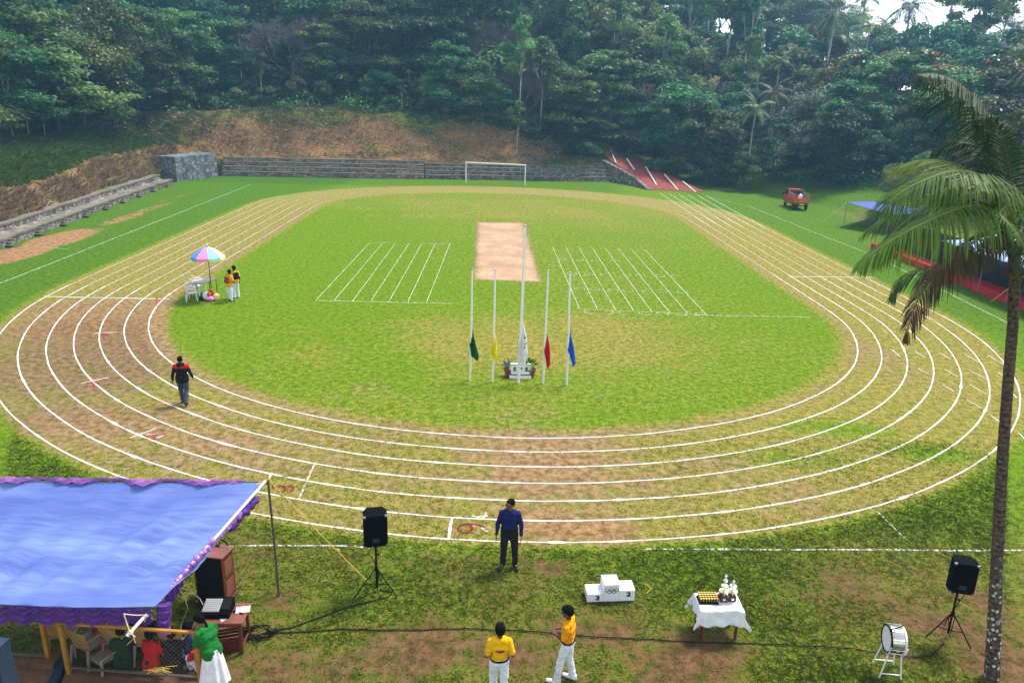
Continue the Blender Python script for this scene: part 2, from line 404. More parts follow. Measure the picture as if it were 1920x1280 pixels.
def ground_material(name):
    k = N(name)
    tc = k.n('ShaderNodeTexCoord').outputs['Object']
    at_ = k.n('ShaderNodeAttribute'); at_.attribute_name = 'wear'
    sep = k.n('ShaderNodeSeparateColor'); k.l(at_.outputs['Color'], sep.inputs[0])
    dirt, dry, red = sep.outputs[0], sep.outputs[1], sep.outputs[2]; lush = at_.outputs['Alpha']
    n0 = k.noise(0.16, 4, 0.6, tc); n1 = k.noise(0.9, 4, 0.6, tc); n2 = k.noise(4.2, 4, 0.65, tc); n3 = k.noise(19, 3, 0.7, tc); n4 = k.noise(60, 2, 0.6, tc)
    cen = lambda n, s: k.math('MULTIPLY', k.math('SUBTRACT', n, 0.5), s)
    nsum = k.math('ADD', k.math('ADD', cen(n1, .55), cen(n2, .75)), k.math('ADD', cen(n3, .75), cen(n4, .35)))
    fdry = k.step(k.math('ADD', k.math('ADD', dry, cen(n0, .35)), k.math('MULTIPLY', nsum, .95)), 0.11, 0.84)
    g5 = k.math('ADD', k.math('MULTIPLY', n3, .55), k.math('MULTIPLY', n2, .45))
    green = k.mix(k.step(g5, .36, .64), (0.050, 0.108, 0.002), (0.185, 0.305, 0.003))
    lushc = k.mix(k.step(g5, .36, .64), (0.018, 0.064, 0.004), (0.080, 0.200, 0.010))
    green = k.mix(lush, green, lushc)
    dryc = k.mix(k.step(g5, .36, .64), (0.110, 0.098, 0.014), (0.40, 0.325, 0.072))
    soil = k.mix(k.step(n2, .3, .7), (0.20, 0.125, 0.052), (0.44, 0.31, 0.155))
    soilr = k.mix(k.step(n2, .3, .7), (0.19, 0.085, 0.034), (0.56, 0.31, 0.14))
    soil = k.mix(red, soil, soilr)
    dm = k.n('ShaderNodeAttribute'); dm.attribute_name = 'dark_ground_shade'  # darker ground tones, with tree shade on the bank
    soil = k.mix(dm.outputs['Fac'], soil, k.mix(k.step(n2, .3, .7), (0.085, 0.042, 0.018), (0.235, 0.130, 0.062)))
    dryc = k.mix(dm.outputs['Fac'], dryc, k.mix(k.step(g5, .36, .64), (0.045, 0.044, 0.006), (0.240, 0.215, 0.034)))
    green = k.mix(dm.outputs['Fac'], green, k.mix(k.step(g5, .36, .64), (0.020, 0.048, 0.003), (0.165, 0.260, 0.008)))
    grass = k.mix(fdry, green, dryc)
    soil = k.mix(k.step(n4, .35, .62), k.mix(0.42, soil, (0.07, 0.04, 0.02)), soil)
    fd = k.step(k.math('ADD', dirt, k.math('MULTIPLY', nsum, k.step(dirt, .0, .35, .25, 1.7))), 0.36, 0.76)
    col = k.mix(fd, grass, soil)
    # pale straw and pebbles
    col = k.mix(k.math('MULTIPLY', k.step(k.noise(34, 2, .5, tc), .67, .75), .35), col, (0.42, 0.36, 0.20))
    hgt = k.math('ADD', k.math('MULTIPLY', n3, 1.0), k.math('MULTIPLY', n4, .7))
    return k.done(k.bsdf(col, 0.95, 0.10, 0.0, k.bump(hgt, 0.9, 0.05)))

MG = ground_material('turf_and_earth')
xs = np.concatenate([np.arange(-62, -40, .5), np.arange(-40, 36, .25), np.arange(36, 56.1, .5)])
ys = [4.0]
while ys[-1] < 132: ys.append(ys[-1] + (0.11 if ys[-1] < 20 else 0.15 if ys[-1] < 35 else .25 if ys[-1] < 60 else .4))
ys = np.array(ys)
GX, GY = np.meshgrid(xs, ys)
paint, SD = ground_paint(GX, GY)
GZ = terrain(GX, GY)
GZ += np.where(GZ < .02, 0.012 * wob(GX, GY, 5.0), 0) - 0.012
nxv, nyv = len(xs), len(ys)
idx = np.arange(nxv * nyv).reshape(nyv, nxv)
Q = np.stack([idx[:-1, :-1], idx[:-1, 1:], idx[1:, 1:], idx[1:, :-1]], -1).reshape(-1, 4)
V = np.stack([GX, GY, GZ], -1).reshape(-1, 3); P4 = paint.reshape(-1, 4)
DARK_GROUND_SHADE = smooth(6.2, 6.8, SD + .25 * wob(GX, GY, 5)) * smooth(22, 16, GY)  # front strip: darker, browner soil and grass
DARK_GROUND_SHADE = np.maximum(DARK_GROUND_SHADE, .90 * smooth(.3, 1.2, GY - wall_back_y(GX)) * (1 - .55 * smooth(-.12, .3, wob(GX, GY * 1.6, 1.25)) * smooth(12, 9, GY - wall_back_y(GX)))); DARK_GROUND_SHADE = np.maximum(DARK_GROUND_SHADE, .45 * smooth(1.5, 2.5, wall_left_x(GY) - GX)); DARK_GROUND_SHADE = np.maximum(DARK_GROUND_SHADE, .5 * blob(GX, GY, 180, 660, 6.5, 5.5, .8) * smooth(-.5, .5, SD)).reshape(-1)  # bank: weathered soil plus tree shade put into the colour; slope, bend darker
fsd = SD.reshape(-1)[Q].mean(1); fz = GZ.reshape(-1)[Q].mean(1)
masks = {'infield_grass': fsd < -0.2, 'running_track': (fsd >= -0.2) & (fsd < 6.0)}
masks['field_ground'] = ~(masks['infield_grass'] | masks['running_track']) & (fz < 0.25)
masks['earth_bank'] = ~(masks['infield_grass'] | masks['running_track'] | masks['field_ground'])
for nm, mk in masks.items():
    q = Q[mk]; used, inv = np.unique(q, return_inverse=True)
    me_ = npmesh(nm, V[used], inv.reshape(-1, 4), MG, P4[used], 'wear', True)
    _a = me_.attributes.new('dark_ground_shade', 'FLOAT', 'POINT'); _a.data.foreach_set('value', np.ascontiguousarray(DARK_GROUND_SHADE[used], np.float32))
    o = link(nm, me_); tag(o, kind='structure')
# the wider hill and the land behind the camera, one sheet
xs2 = np.arange(-420, 421, 5.0); ys2 = np.arange(-120, 521, 5.0)
HX, HY = np.meshgrid(xs2, ys2); HZ = terrain(HX, HY)
inside = (HX > -61) & (HX < 55) & (HY > 5) & (HY < 131)
HZ = np.where(inside, -1.5, HZ - 0.05)
p2_, _ = ground_paint(HX, HY); p2_[..., 0] = np.maximum(p2_[..., 0], .5 * (HZ > 3)); p2_[..., 2] *= .3
idx2 = np.arange(HX.size).reshape(HX.shape)
Q2 = np.stack([idx2[:-1, :-1], idx2[:-1, 1:], idx2[1:, 1:], idx2[1:, :-1]], -1).reshape(-1, 4)
o = link('hill_terrain', npmesh('hill_terrain', np.stack([HX, HY, HZ], -1).reshape(-1, 3), Q2, MG, p2_.reshape(-1, 4), 'wear', True)); tag(o, kind='structure')

# ------------------------------------------------------------------ chalk lines
def chalk_material(name, col, lo, hi, sc=9.0):
    k = N(name); tc = k.n('ShaderNodeTexCoord').outputs['Object']
    a = k.math('ADD', k.math('MULTIPLY', k.noise(sc, 3, .6, tc), .6), k.math('MULTIPLY', k.noise(sc * 6, 2, .6, tc), .4))
    f = k.step(a, lo, hi)
    sh = k.n('ShaderNodeMixShader'); k.l(f, sh.inputs[0])
    k.l(k.n('ShaderNodeBsdfTransparent').outputs[0], sh.inputs[1])
    k.l(k.bsdf(k.mix(k.noise(30, 2, .5, tc), tuple(c * .85 for c in col), col), 0.95, .1), sh.inputs[2])
    return k.done(sh.outputs[0])
CH = chalk_material('chalk', (0.76, 0.76, 0.73), .34, .47)
CHS = chalk_material('thin_chalk', (0.68, 0.68, 0.60), .38, .52)
CHT = chalk_material('worn_chalk', (0.72, 0.74, 0.66), .42, .56)
CHX = chalk_material('nearly_gone_chalk', (0.62, 0.62, 0.50), .52, .66)
CHF = chalk_material('faint_chalk', (0.76, 0.78, 0.66), .42, .55)
RED = chalk_material('maroon_powder', (0.20, 0.018, 0.045), .36, .50, 14)
PINK = chalk_material('red_powder', (0.40, 0.03, 0.06), .42, .58, 14)

_W5 = [(f * 5.0 * math.cos(a), f * 5.0 * math.sin(a), p) for f, a, p in _W]
def zg(x, y):
    z = 0.002 * sum(math.sin(x * a + y * b + p) for a, b, p in _W5) - 0.012
    return z if (-28 < x < 28 and y < 90) else z + tz(x, y)
def strip(mb, pts, w, step=0.25, jit=0.25, z=0.006, closed=False, rag=0.0):
    pts = [Vector((p[0], p[1], 0)) for p in pts]
    if closed: pts.append(pts[0])
    res = [pts[0]]; 
    for a, b in zip(pts, pts[1:]):
        L = (b - a).length; n = max(1, int(round(L / step)))
        for i in range(1, n + 1): res.append(a.lerp(b, i / n))
    vs = []; off = 0.0
    for i, p in enumerate(res):
        t = res[min(i + 1, len(res) - 1)] - res[max(i - 1, 0)]
        if t.length < 1e-6: t = Vector((1, 0, 0))
        t.normalize(); nrm = Vector((-t.y, t.x, 0))
        off = off * .9 + random.uniform(-1, 1) * w * .10 * (1 if jit else 0)
        ww = w * (1 + random.uniform(-jit, jit)) / 2
        if rag and random.random() < rag: ww *= random.uniform(1.3, 2.1)
        for sgn in (-1, 1):
            q = p + nrm * (off + sgn * ww); vs.append((q.x, q.y, zg(q.x, q.y) + z))
    mb.add(vs, [(2 * i, 2 * i + 2, 2 * i + 3, 2 * i + 1) for i in range(len(res) - 1)])

def line_obj(name, mats, fn):
    mb = MB(); fn(mb); return tag(mb.build(name, mats), kind='structure')

def lanes(mb):
    for k in range(7): strip(mb, [q for q in oval(k * LANE)[:262]], 0.050, .22, .35, rag=.07)
line_obj('lane_lines', CH, lanes)
def lanes_far(mb):
    for k in range(7):
        o_ = oval(k * LANE); strip(mb, o_[261:] + o_[:1], 0.044, .3, .35)
line_obj('lane_lines', CHS, lanes_far)
def sprint(mb):
    for k in range(1, 7):
        y0 = 66; x0 = axis_x(y0) + 17.5 + k * LANE
        e = at(1220 + k * 17.5, 361 + k * 1.0)
        strip(mb, [(x0, y0), (e.x, e.y)], .085, .3, .3)
line_obj('sprint_lines', CHT, sprint)
def pix(mb, segs, w=.07, **kw):
    for sg in segs: strip(mb, [at(*q) for q in sg], w, **kw)
# start lines, relay ticks
def starts(mb):
    pix(mb, [[(176, 624), (220, 622)], [(152, 718), (203, 707)], [(243, 820), (293, 802)]], .045)
    pix(mb, [[(82, 555), (318, 561)], [(848, 970), (841, 1008)], [(1478, 518), (1640, 520)]], .075)
    pix(mb, [[(884, 966), (896, 968), (914, 966)], [(905, 972), (912, 960)]], .035, step=.06, jit=.7)
line_obj('start_lines', CH, starts)
def ticks(mb):
    for (a, b) in (((1672, 655), (1688, 668)), ((1715, 658), (1735, 670)), ((1760, 660), (1783, 673)), ((1806, 662), (1836, 678)), ((1852, 664), (1885, 684)), ((1721, 690), (1741, 700)), ((1771, 692), (1795, 705)), ((1819, 694), (1853, 712)), ((1768, 720), (1790, 733)), ((1818, 720), (1850, 738)), ((1812, 748), (1840, 764)), ((1858, 778), (1874, 790)), ((1910, 810), (1921, 822)), ((1655, 618), (1664, 624)), ((1873, 698), (1880, 703)), ((1880, 720), (1907, 745))):
        pix(mb, [[a, b]], .032)
line_obj('relay_marks', CH, ticks)
def faint(mb):
    pix(mb, [[(560, 935), (590, 868)], [(1645, 958), (1700, 1010)]], .05)
    pix(mb, [[(470, 346), (0, 531)]], .062); pix(mb, [[(1322, 368), (1400, 385), (1640, 480), (1900, 610)]], .055)
    pix(mb, [[(430, 1022), (640, 1022)], [(1210, 1028), (1921, 1030)], [(640, 1022), (700, 1026)]], .06)
    pix(mb, [[(80, 463), (130, 467)], [(1300, 590), (1515, 594)]], .05)
line_obj('boundary_lines', CHT, faint)
def old_lines(mb):
    pix(mb, [[(397, 868), (440, 800), (478, 770)], [(215, 447), (480, 451)]], .055)
    pix(mb, [[(590, 742), (836, 745), (845, 732), (900, 716)], [(1200, 757), (1400, 760), (1440, 757)], [(1480, 800), (1600, 910)], [(1095, 700), (1130, 745), (1135, 760)]], .045)
def games(mb):
    for xa, xb in ((592, 692), (626, 717), (661, 741), (695, 767), (729, 791), (765, 816), (800, 844)):
        pix(mb, [[(xa, 563 + (xa - 592) * .015), (xb, 456)]], .034)
    pix(mb, [[(592, 563), (660, 564), (848, 569)], [(692, 456), (740, 454)], [(790, 456), (845, 457)]], .05)
    for i in range(8):
        xa = 1036 + i * 24.8; xb = 1086 + i * 34; pix(mb, [[(xa, 462 + i * .9), (xb, 577 + i * 1.7)]], .034)
    pix(mb, [[(1062, 463), (1088, 463)], [(1080, 578), (1322, 590)]], .028)
    for row, (y, x0, x1, n) in enumerate(((486, 1055, 1150, 4), (513, 1072, 1270, 7), (542, 1085, 1275, 7), (584, 1105, 1315, 7))):
        for i in range(n):
            c = at(x0 + (x1 - x0) * i / (n - 1) + random.uniform(-4, 4), y + i * .8)
            a0 = random.uniform(0, 6.28); a1 = a0 + random.uniform(3.2, 6.3)
            strip(mb, [(c.x + .3 * math.cos(a0 + (a1 - a0) * t / 12), c.y + .3 * math.sin(a0 + (a1 - a0) * t / 12)) for t in range(13)], .032, .1)
line_obj('old_lines', CHX, old_lines)
line_obj('game_lines', CHF, games)

# lane numbers laid in dark red powder
def digit(pxpts, w, mat):
    return line_obj('lane_number', mat, lambda mb: pix(mb, pxpts, w, step=.05, jit=.45))
loop6 = [(885 - 13 + 13 * math.cos(a), 990 + 8 * math.sin(a)) for a in np.linspace(0, 6.283, 22)]
digit([loop6, [(862, 984), (876, 981), (892, 982), (905, 987), (912, 993)]], .07, RED)
line_obj('chalk_splash', CHT, lambda mb: pix(mb, [[(902, 988), (908, 990), (914, 996)]], .07, step=.05, jit=.6))
digit([[(512, 904), (513, 914), (526, 909), (536, 913), (531, 921), (520, 920)], [(540, 910), (549, 912), (545, 921)]], .07, RED)
for cx, cy_, s in ((291, 816, 1.0), (176, 719, .85), (195, 629, .7), (295, 563, .6)):
    digit([[(cx - 18 * s, cy_ + 3 * s), (cx - 4 * s, cy_ - 6 * s), (cx + 8 * s, cy_ + 2 * s), (cx + 16 * s, cy_ - 5 * s)], [(cx - 10 * s, cy_ + 6 * s), (cx + 10 * s, cy_ + 7 * s)], [(cx - 2 * s, cy_ - 8 * s), (cx - 1 * s, cy_ + 8 * s)]], .075, PINK)
    if s > .95: line_obj('chalk_splash', CHT, lambda mb: pix(mb, [[(cx - 16 * s, cy_ - 2), (cx + 6 * s, cy_ - 4)], [(cx + 2 * s, cy_ + 4), (cx + 17 * s, cy_ - 1)]], .07, step=.06, jit=.7))

# cricket pitch: a bare clay strip
k = N('clay_pitch'); tc = k.n('ShaderNodeTexCoord').outputs['Object']
n1 = k.noise(.5, 4, .6, tc); n2 = k.noise(5, 4, .7, tc); n3 = k.noise(24, 3, .6, tc)
c = k.mix(k.step(n1, .35, .65), (0.36, 0.225, 0.135), (0.46, 0.32, 0.205)); c = k.mix(k.step(n2, .50, .72), c, (0.30, 0.125, 0.070)); c = k.mix(k.step(n3, .62, .72), c, (0.15, .09, .05))
a = k.n('ShaderNodeAttribute'); a.attribute_name = 'tint'
f = k.step(k.math('ADD', a.outputs['Fac'], k.math('MULTIPLY', k.math('SUBTRACT', n2, .5), 2.0)), .25, .60)
sh = k.n('ShaderNodeMixShader'); k.l(f, sh.inputs[0]); k.l(k.n('ShaderNodeBsdfTransparent').outputs[0], sh.inputs[1]); k.l(k.bsdf(c, .95, .1, 0, k.bump(n3, .5, .02)), sh.inputs[2])
CLAY = k.done(sh.outputs[0])
A_, B_, C_, D_ = at(893, 523), at(1010, 527), at(980, 417.5), at(898, 417)
U_, V_ = np.meshgrid(np.linspace(-.08, 1.08, 40), np.linspace(-.05, 1.05, 120))
bx = (A_.x * (1 - U_) + B_.x * U_) * (1 - V_) + (D_.x * (1 - U_) + C_.x * U_) * V_; by = (A_.y * (1 - U_) + B_.y * U_) * (1 - V_) + (D_.y * (1 - U_) + C_.y * U_) * V_
bz = 0.004 + 0.012 * wob(bx, by, 5.0) - 0.012
ed = np.minimum(np.minimum(U_ * 3.7, (1 - U_) * 3.7), np.minimum(V_ * 21, (1 - V_) * 21)) * 1.0 + .5
ii = np.arange(U_.size).reshape(U_.shape); qq = np.stack([ii[:-1, :-1], ii[:-1, 1:], ii[1:, 1:], ii[1:, :-1]], -1).reshape(-1, 4)
tag(link('cricket_pitch', npmesh('cricket_pitch', np.stack([bx, by, bz], -1).reshape(-1, 3), qq, CLAY, np.clip(ed, 0, 1).reshape(-1))), kind='structure')
line_obj('crease_lines', CHT, lambda mb: [strip(mb, [at(x0, y), at(x1, y + 2)], .05, z=.009) for x0, x1, y in ((896, 988, 449), (896, 992, 460), (895, 995, 472))])
# ------------------------------------------------------------------ vegetation
def leaf_material(name, dark, light, trans=0.3, rough=0.55, hue=0.075):
    k = N(name)
    a = k.n('ShaderNodeAttribute'); a.attribute_name = 'tint'
    oi = k.n('ShaderNodeObjectInfo')
    col = k.mix(a.outputs['Fac'], dark, light)
    h = k.n('ShaderNodeHueSaturation')
    k.l(col, h.inputs['Color'])
    k.l(k.step(oi.outputs['Random'], 0, 1, 0.5 - hue, 0.5 + hue * .7), h.inputs['Hue'])
    r2 = k.math('FRACT', k.math('MULTIPLY', oi.outputs['Random'], 7.31))
    k.l(k.step(r2, 0, 1, .62, 1.45), h.inputs['Value'])
    h.inputs['Saturation'].default_value = 1.0
    t = k.n('ShaderNodeBsdfTranslucent'); k.l(h.outputs[0], t.inputs['Color'])
    s = k.n('ShaderNodeMixShader'); s.inputs[0].default_value = trans
    k.l(k.bsdf(h.outputs[0], rough, 0.25), s.inputs[1]); k.l(t.outputs[0], s.inputs[2])
    return k.done(s.outputs[0])

def leaf_cloud(rng, clumps, n, ll, lw, up=0.6, outw=0.6, rnd=0.5, shell=0.45, tintspread=.35):
    """clumps: list of (centre, (rx, ry, rz)); returns verts, quads, tint"""
    c = np.array([q[0] for q in clumps], float); r = np.array([q[1] for q in clumps], float)
    w = (r[:, 0] * r[:, 1] + r[:, 0] * r[:, 2]); w = w / w.sum()
    ci = rng.choice(len(clumps), n, p=w)
    d = rng.normal(size=(n, 3)); d /= np.linalg.norm(d, axis=1, keepdims=True)
    lower = d[:, 2] < -0.25; d[lower, 2] *= rng.uniform(-1, 1, lower.sum())
    rr = shell + (1 - shell) * rng.random(n) ** 0.6
    rr *= 1 + 0.18 * rng.normal(size=n) * (rng.random(n) < .4)
    p = c[ci] + d * rr[:, None] * r[ci]
    nrm = d * outw + np.array([0, 0, up]) + rng.normal(size=(n, 3)) * rnd
    nrm /= np.linalg.norm(nrm, axis=1, keepdims=True)
    t = np.cross(nrm, rng.normal(size=(n, 3))); t /= np.linalg.norm(t, axis=1, keepdims=True)
    b = np.cross(nrm, t)
    s = rng.uniform(.6, 1.35, n)[:, None]
    t = t * s * ll / 2; b = b * s * lw / 2
    v = np.stack([p - t, p + b - t * .1, p + t - nrm * ll * .12, p - b - t * .1], 1).reshape(-1, 3)
    q = np.arange(n * 4).reshape(-1, 4)
    ct = rng.random(len(clumps))
    tint = np.clip(.5 + (ct[ci] - .5) * tintspread * 2 + rng.normal(size=n) * .17, 0, 1)
    return v, q, np.repeat(tint, 4)

def join(parts):
    vs, qs, ts = [], [], []; o = 0
    for v, q, t in parts: vs.append(v); qs.append(q + o); ts.append(t); o += len(v)
    return np.concatenate(vs), np.concatenate(qs), np.concatenate(ts)

def bark(name, a, b, scale=3):
    k = N(name); tc = k.n('ShaderNodeTexCoord').outputs['Object']
    mp = k.n('ShaderNodeMapping'); mp.inputs['Scale'].default_value = (1, 1, .25); k.l(tc, mp.inputs[0])
    n1 = k.noise(scale, 4, .6, mp.outputs[0]); n2 = k.noise(scale * 6, 3, .6, tc)
    return k.done(k.bsdf(k.mix(k.step(k.math('ADD', k.math('MULTIPLY', n1, .6), k.math('MULTIPLY', n2, .4)), .38, .62), a, b), .9, .15, 0, k.bump(n2, .6, .03)))
BARK = bark('grey_bark', (.045, .038, .030), (.17, .15, .12)); BARKP = bark('pale_bark', (.22, .20, .17), (.52, .50, .45)); BARKG = bark('weathered_bark', (.13, .105, .105), (.30, .26, .265))

L_FEATH = leaf_material('feathery_leaves', (.008, .042, .018), (.085, .250, .062), .32)
L_BROAD = leaf_material('broad_leaves', (.008, .030, .005), (.105, .190, .030), .28, .4)
L_FOREST = leaf_material('forest_leaves', (.008, .036, .014), (.105, .235, .060), .3, .5, .08)
L_GREY = leaf_material('greyish_leaves', (.035, .060, .038), (.22, .27, .18), .2, .6, .03)
L_YEL = leaf_material('fresh_leaves', (.045, .110, .026), (.22, .35, .095), .4, .5, .05)
L_PALM = leaf_material('palm_leaves', (.018, .055, .012), (.10, .17, .030), .25, .45, .04)
FLOWER = M('orange_red_flowers', (.50, .085, .05), .6, .2, 0, .25, 4)
TWIG = M('dry_twigs', (.155, .120, .128), .9, .1, 0, .3, 2)

def limbs(mb, rng, base, tops, r0, h0, bend=.12):
    """trunk to the fork and a limb to every clump"""
    fork = Vector((rng.normal() * bend * h0 * .5, rng.normal() * bend * h0 * .5, h0))
    mid = Vector((fork.x * .4 + rng.normal() * bend * .5, fork.y * .4 + rng.normal() * bend * .5, h0 * .5))
    mb.path([Vector((0, 0, -1.2)), Vector((0, 0, .1)), mid, fork], [r0 * 1.35, r0 * 1.15, r0 * .85, r0 * .7], 7)
    for t in tops:
        t = Vector(t); m = fork.lerp(t, .5) + Vector((rng.normal() * .25, rng.normal() * .25, .35))
        mb.path([fork - Vector((0, 0, .2)), m, t], [r0 * .45, r0 * .28, r0 * .08], 5)

class Kind:
    """one grown tree: meshes for trunk and crown, to be copied"""
    def __init__(s, name, trunk, tmat, crown, lmat, extra=None):
        s.name = name
        tm = MB() if trunk is None else trunk
        me = bpy.data.meshes.new('trunk'); me.from_pydata(tm.v, [], tm.f); me.materials.append(tmat)
        me.polygons.foreach_set('use_smooth', [True] * len(me.polygons)); s.trunk = me
        s.crown = npmesh('crown', crown[0], crown[1], lmat, crown[2]); s.extra = extra
    def plant(s, loc, sc, rz, label, group, cat='tree'):
        e = empty(s.name, loc, rz, label, cat, group); e.scale = sc if hasattr(sc, '__len__') else (sc, sc, sc)
        link('trunk', s.trunk, e); link('crown', s.crown, e)
        if s.extra: link(s.extra[0], s.extra[1], e)['kind'] = 'stuff'
        return e

def feathery(seed, H=13.0, R=6.5, n=10500, lm=None, ll=.62, lw=.26):
    rng = np.random.default_rng(seed); cl = []
    for lvl in range(5):
        z = H * (.22 + .74 * lvl / 4); rr = R * math.sqrt(max(.08, 1 - (lvl / 4.4) ** 2)) * (1 if lvl else .9)
        for i in range(max(2, int(4 + rr * 1.3 - lvl * .4))):
            a = rng.uniform(0, 6.28); q = rr * math.sqrt(rng.uniform(.12, 1.0))
            s = rng.uniform(1.3, 2.3) * R / 6.5
            cl.append(((q * math.cos(a), q * math.sin(a), z - .05 * q * q / R * 3 + rng.normal() * .8), (s * 1.2, s * 1.0, s * rng.uniform(.30, .62))))
    tr = MB(); limbs(tr, rng, None, [cl[i][0] for i in rng.choice(len(cl), 9, replace=False)], .22, H * .36)
    return Kind('feathery_tree', tr, BARK, leaf_cloud(rng, cl, n, ll, lw, 1.1, .35, .42, .25), lm or L_FEATH)

def roundtree(seed, H=12.0, R=5.0, n=8500, lm=None, ll=.48, lw=.30, name='broadleaf_tree', flowers=False, bk=None, low=.20):
    rng = np.random.default_rng(seed); cl = []
    for i in range(24):
        a = rng.uniform(0, 6.28); ph = rng.uniform(-.35, 1.45); q = R * rng.uniform(.55, .92)
        s = rng.uniform(.9, 2.1) * R / 5
        cl.append(((q * math.cos(ph) * math.cos(a), q * math.cos(ph) * math.sin(a), H * (low + .30) + q * math.sin(ph) * (H * .40 / R)), (s, s, s * .75)))
    tr = MB(); limbs(tr, rng, None, [cl[i][0] for i in rng.choice(len(cl), 7, replace=False)], .24, H * low)
    ex = None
    if flowers:
        fb = MB()
        for i in range(44):
            c0, r0 = cl[rng.integers(len(cl))]; d = rng.normal(size=3); d[2] = abs(d[2]) + .2; d /= np.linalg.norm(d)
            p = Vector(c0) + Vector(d * np.array(r0) * 1.05)
            for _ in range(3): fb.ball(p + Vector(rng.normal(size=3) * .13), (.15, .15, .08), 6, 4)
        o = fb.build('flowers', FLOWER); ex = ('flowers', o.data); bpy.data.objects.remove(o)
    return Kind(name, tr, bk or BARK, leaf_cloud(rng, cl, n, ll, lw, .55, .75, .5, .5), lm or L_FOREST, ex)

def slender(seed, H=16.0, n=3800, lm=None):
    rng = np.random.default_rng(seed); cl = []
    for i in range(11):
        z = H * rng.uniform(.55, 1.0); q = rng.uniform(.3, 2.3) * (1.15 - (z / H - .5) * .9); a = rng.uniform(0, 6.28)
        s = rng.uniform(.8, 1.5); cl.append(((q * math.cos(a), q * math.sin(a), z), (s, s, s * .8)))
    tr = MB(); limbs(tr, rng, None, [c[0] for c in cl], .15, H * .5, .04)
    return Kind('slender_tree', tr, BARKP, leaf_cloud(rng, cl, n, .42, .26, .5, .7, .55, .35), lm or L_FOREST)

def baretree(seed, H=14.0):
    rng = np.random.default_rng(seed); tr = MB(); tw = []
    def grow(p, d, L, r, lvl):
        q = p + d * L; m = p.lerp(q, .5) + Vector(rng.normal(size=3) * L * .06)
        tr.path([p, m, q], [r, r * .8, r * .6], 6 if lvl < 2 else 4)
        if lvl >= 5:
            for _ in range(9):
                e = (d + Vector(rng.normal(size=3)) * .8 + Vector((0, 0, .25))).normalized(); tw.append((q, q + e * rng.uniform(.5, 1.3)))
            return
        for _ in range(3 if lvl else 4):
            e = (d + Vector(rng.normal(size=3)) * .52 + Vector((0, 0, .14))).normalized()
            grow(q, e, L * rng.uniform(.60, .82), r * .58, lvl + 1)
    grow(Vector((0, 0, -1)), Vector((rng.normal() * .04, rng.normal() * .04, 1)), H * .33, .20, 0)
    a = np.array([x[0] for x in tw]); b = np.array([x[1] for x in tw]); n = len(a)
    s = np.cross(b - a, rng.normal(size=(n, 3))); s /= np.linalg.norm(s, axis=1, keepdims=True); s *= .022
    v = np.stack([a - s, a + s, b + s * .5, b - s * .5], 1).reshape(-1, 3)
    return Kind('bare_tree', tr, BARKG, (v, np.arange(n * 4).reshape(-1, 4), np.repeat(rng.random(n), 4)), TWIG)

def frond_cards(rng, pts, L, npair, w, droop=.55, tint=.5, fold=.45, seg=2, up=Vector((0, 0, 1)), profile=None, swirl=.55):
    """leaflets of one pinnate frond as quads; pts: rachis points"""
    pts = [Vector(p) for p in pts]
    cum = [0]
    for a, b in zip(pts, pts[1:]): cum.append(cum[-1] + (b - a).length)
    tot = cum[-1]; vs = []; ts = []
    for i in range(npair):
        s = .10 + .90 * (i + .5) / npair; d = s * tot; j = 0
        while j < len(cum) - 2 and cum[j + 1] < d: j += 1
        p = pts[j].lerp(pts[j + 1], (d - cum[j]) / max(1e-6, cum[j + 1] - cum[j])); t = (pts[j + 1] - pts[j]).normalized()
        side = t.cross(up); side = side.normalized() if side.length > .05 else t.orthogonal().normalized()
        nrm = side.cross(t).normalized()
        prof = (math.sin(math.pi * min(1, .16 + .86 * s)) ** .6) if profile is None else profile(s)
        for sg in (-1, 1):
            l = L * prof * rng.uniform(.82, 1.12); ww = w * rng.uniform(.75, 1.2)
            dr = (side * sg * (.85 - .25 * s) + t * (.35 + swirl * s) + nrm * fold * rng.uniform(.4, 1.1) + Vector(rng.normal(size=3)) * .055).normalized()
            q = p; dd = dr; wd = t.cross(dr); wd = (wd.cross(dr)).normalized() * ww / 2
            prev = (q - wd * .5, q + wd * .5); tt = min(1, max(0, tint + rng.normal() * .16))
            for k in range(seg):
                dd = (dd + Vector((0, 0, -1)) * droop / seg * (1 + k)).normalized(); q = q + dd * l / seg
                wk = 1.0 if k < seg - 1 else .12
                cur = (q - wd * wk, q + wd * wk); vs += [prev[0], prev[1], cur[1], cur[0]]; ts += [tt] * 4; prev = cur
    v = np.array([tuple(x) for x in vs]); return v, np.arange(len(v)).reshape(-1, 4), np.array(ts)

def palmkind(seed, H=11.0, FL=3.8, nf=17, npair=22, L=.85, w=.10, rtr=.14, name='coconut_palm', lm=None, upr=.0):
    rng = np.random.default_rng(seed); tr = MB(); parts = []
    top = Vector((rng.normal() * .5, rng.normal() * .5, H))
    tr.path([Vector((0, 0, -1)), top * .35 + Vector((.25, 0, 0)), top * .7 + Vector((.2, 0, 0)), top], [rtr * 1.3, rtr, rtr * .9, rtr * .75], 8)
    for i in range(nf):
        a = 6.283 * i / nf * 1.618 * 2 + rng.normal() * .2; el = rng.uniform(-.25, 1.2) + upr; pts = []
        p = top.copy(); d = Vector((math.cos(a) * math.cos(el), math.sin(a) * math.cos(el), math.sin(el)))
        for k in range(9): pts.append(p.copy()); p = p + d * FL / 8; d = (d + Vector((0, 0, -.18))).normalized()
        tr.path(pts, [.045 - .004 * k for k in range(9)], 4)
        parts.append(frond_cards(rng, pts, L, npair, w, .6, rng.uniform(.2, .8), .1))
    return Kind(name, tr, BARKP, join(parts), lm or L_PALM)

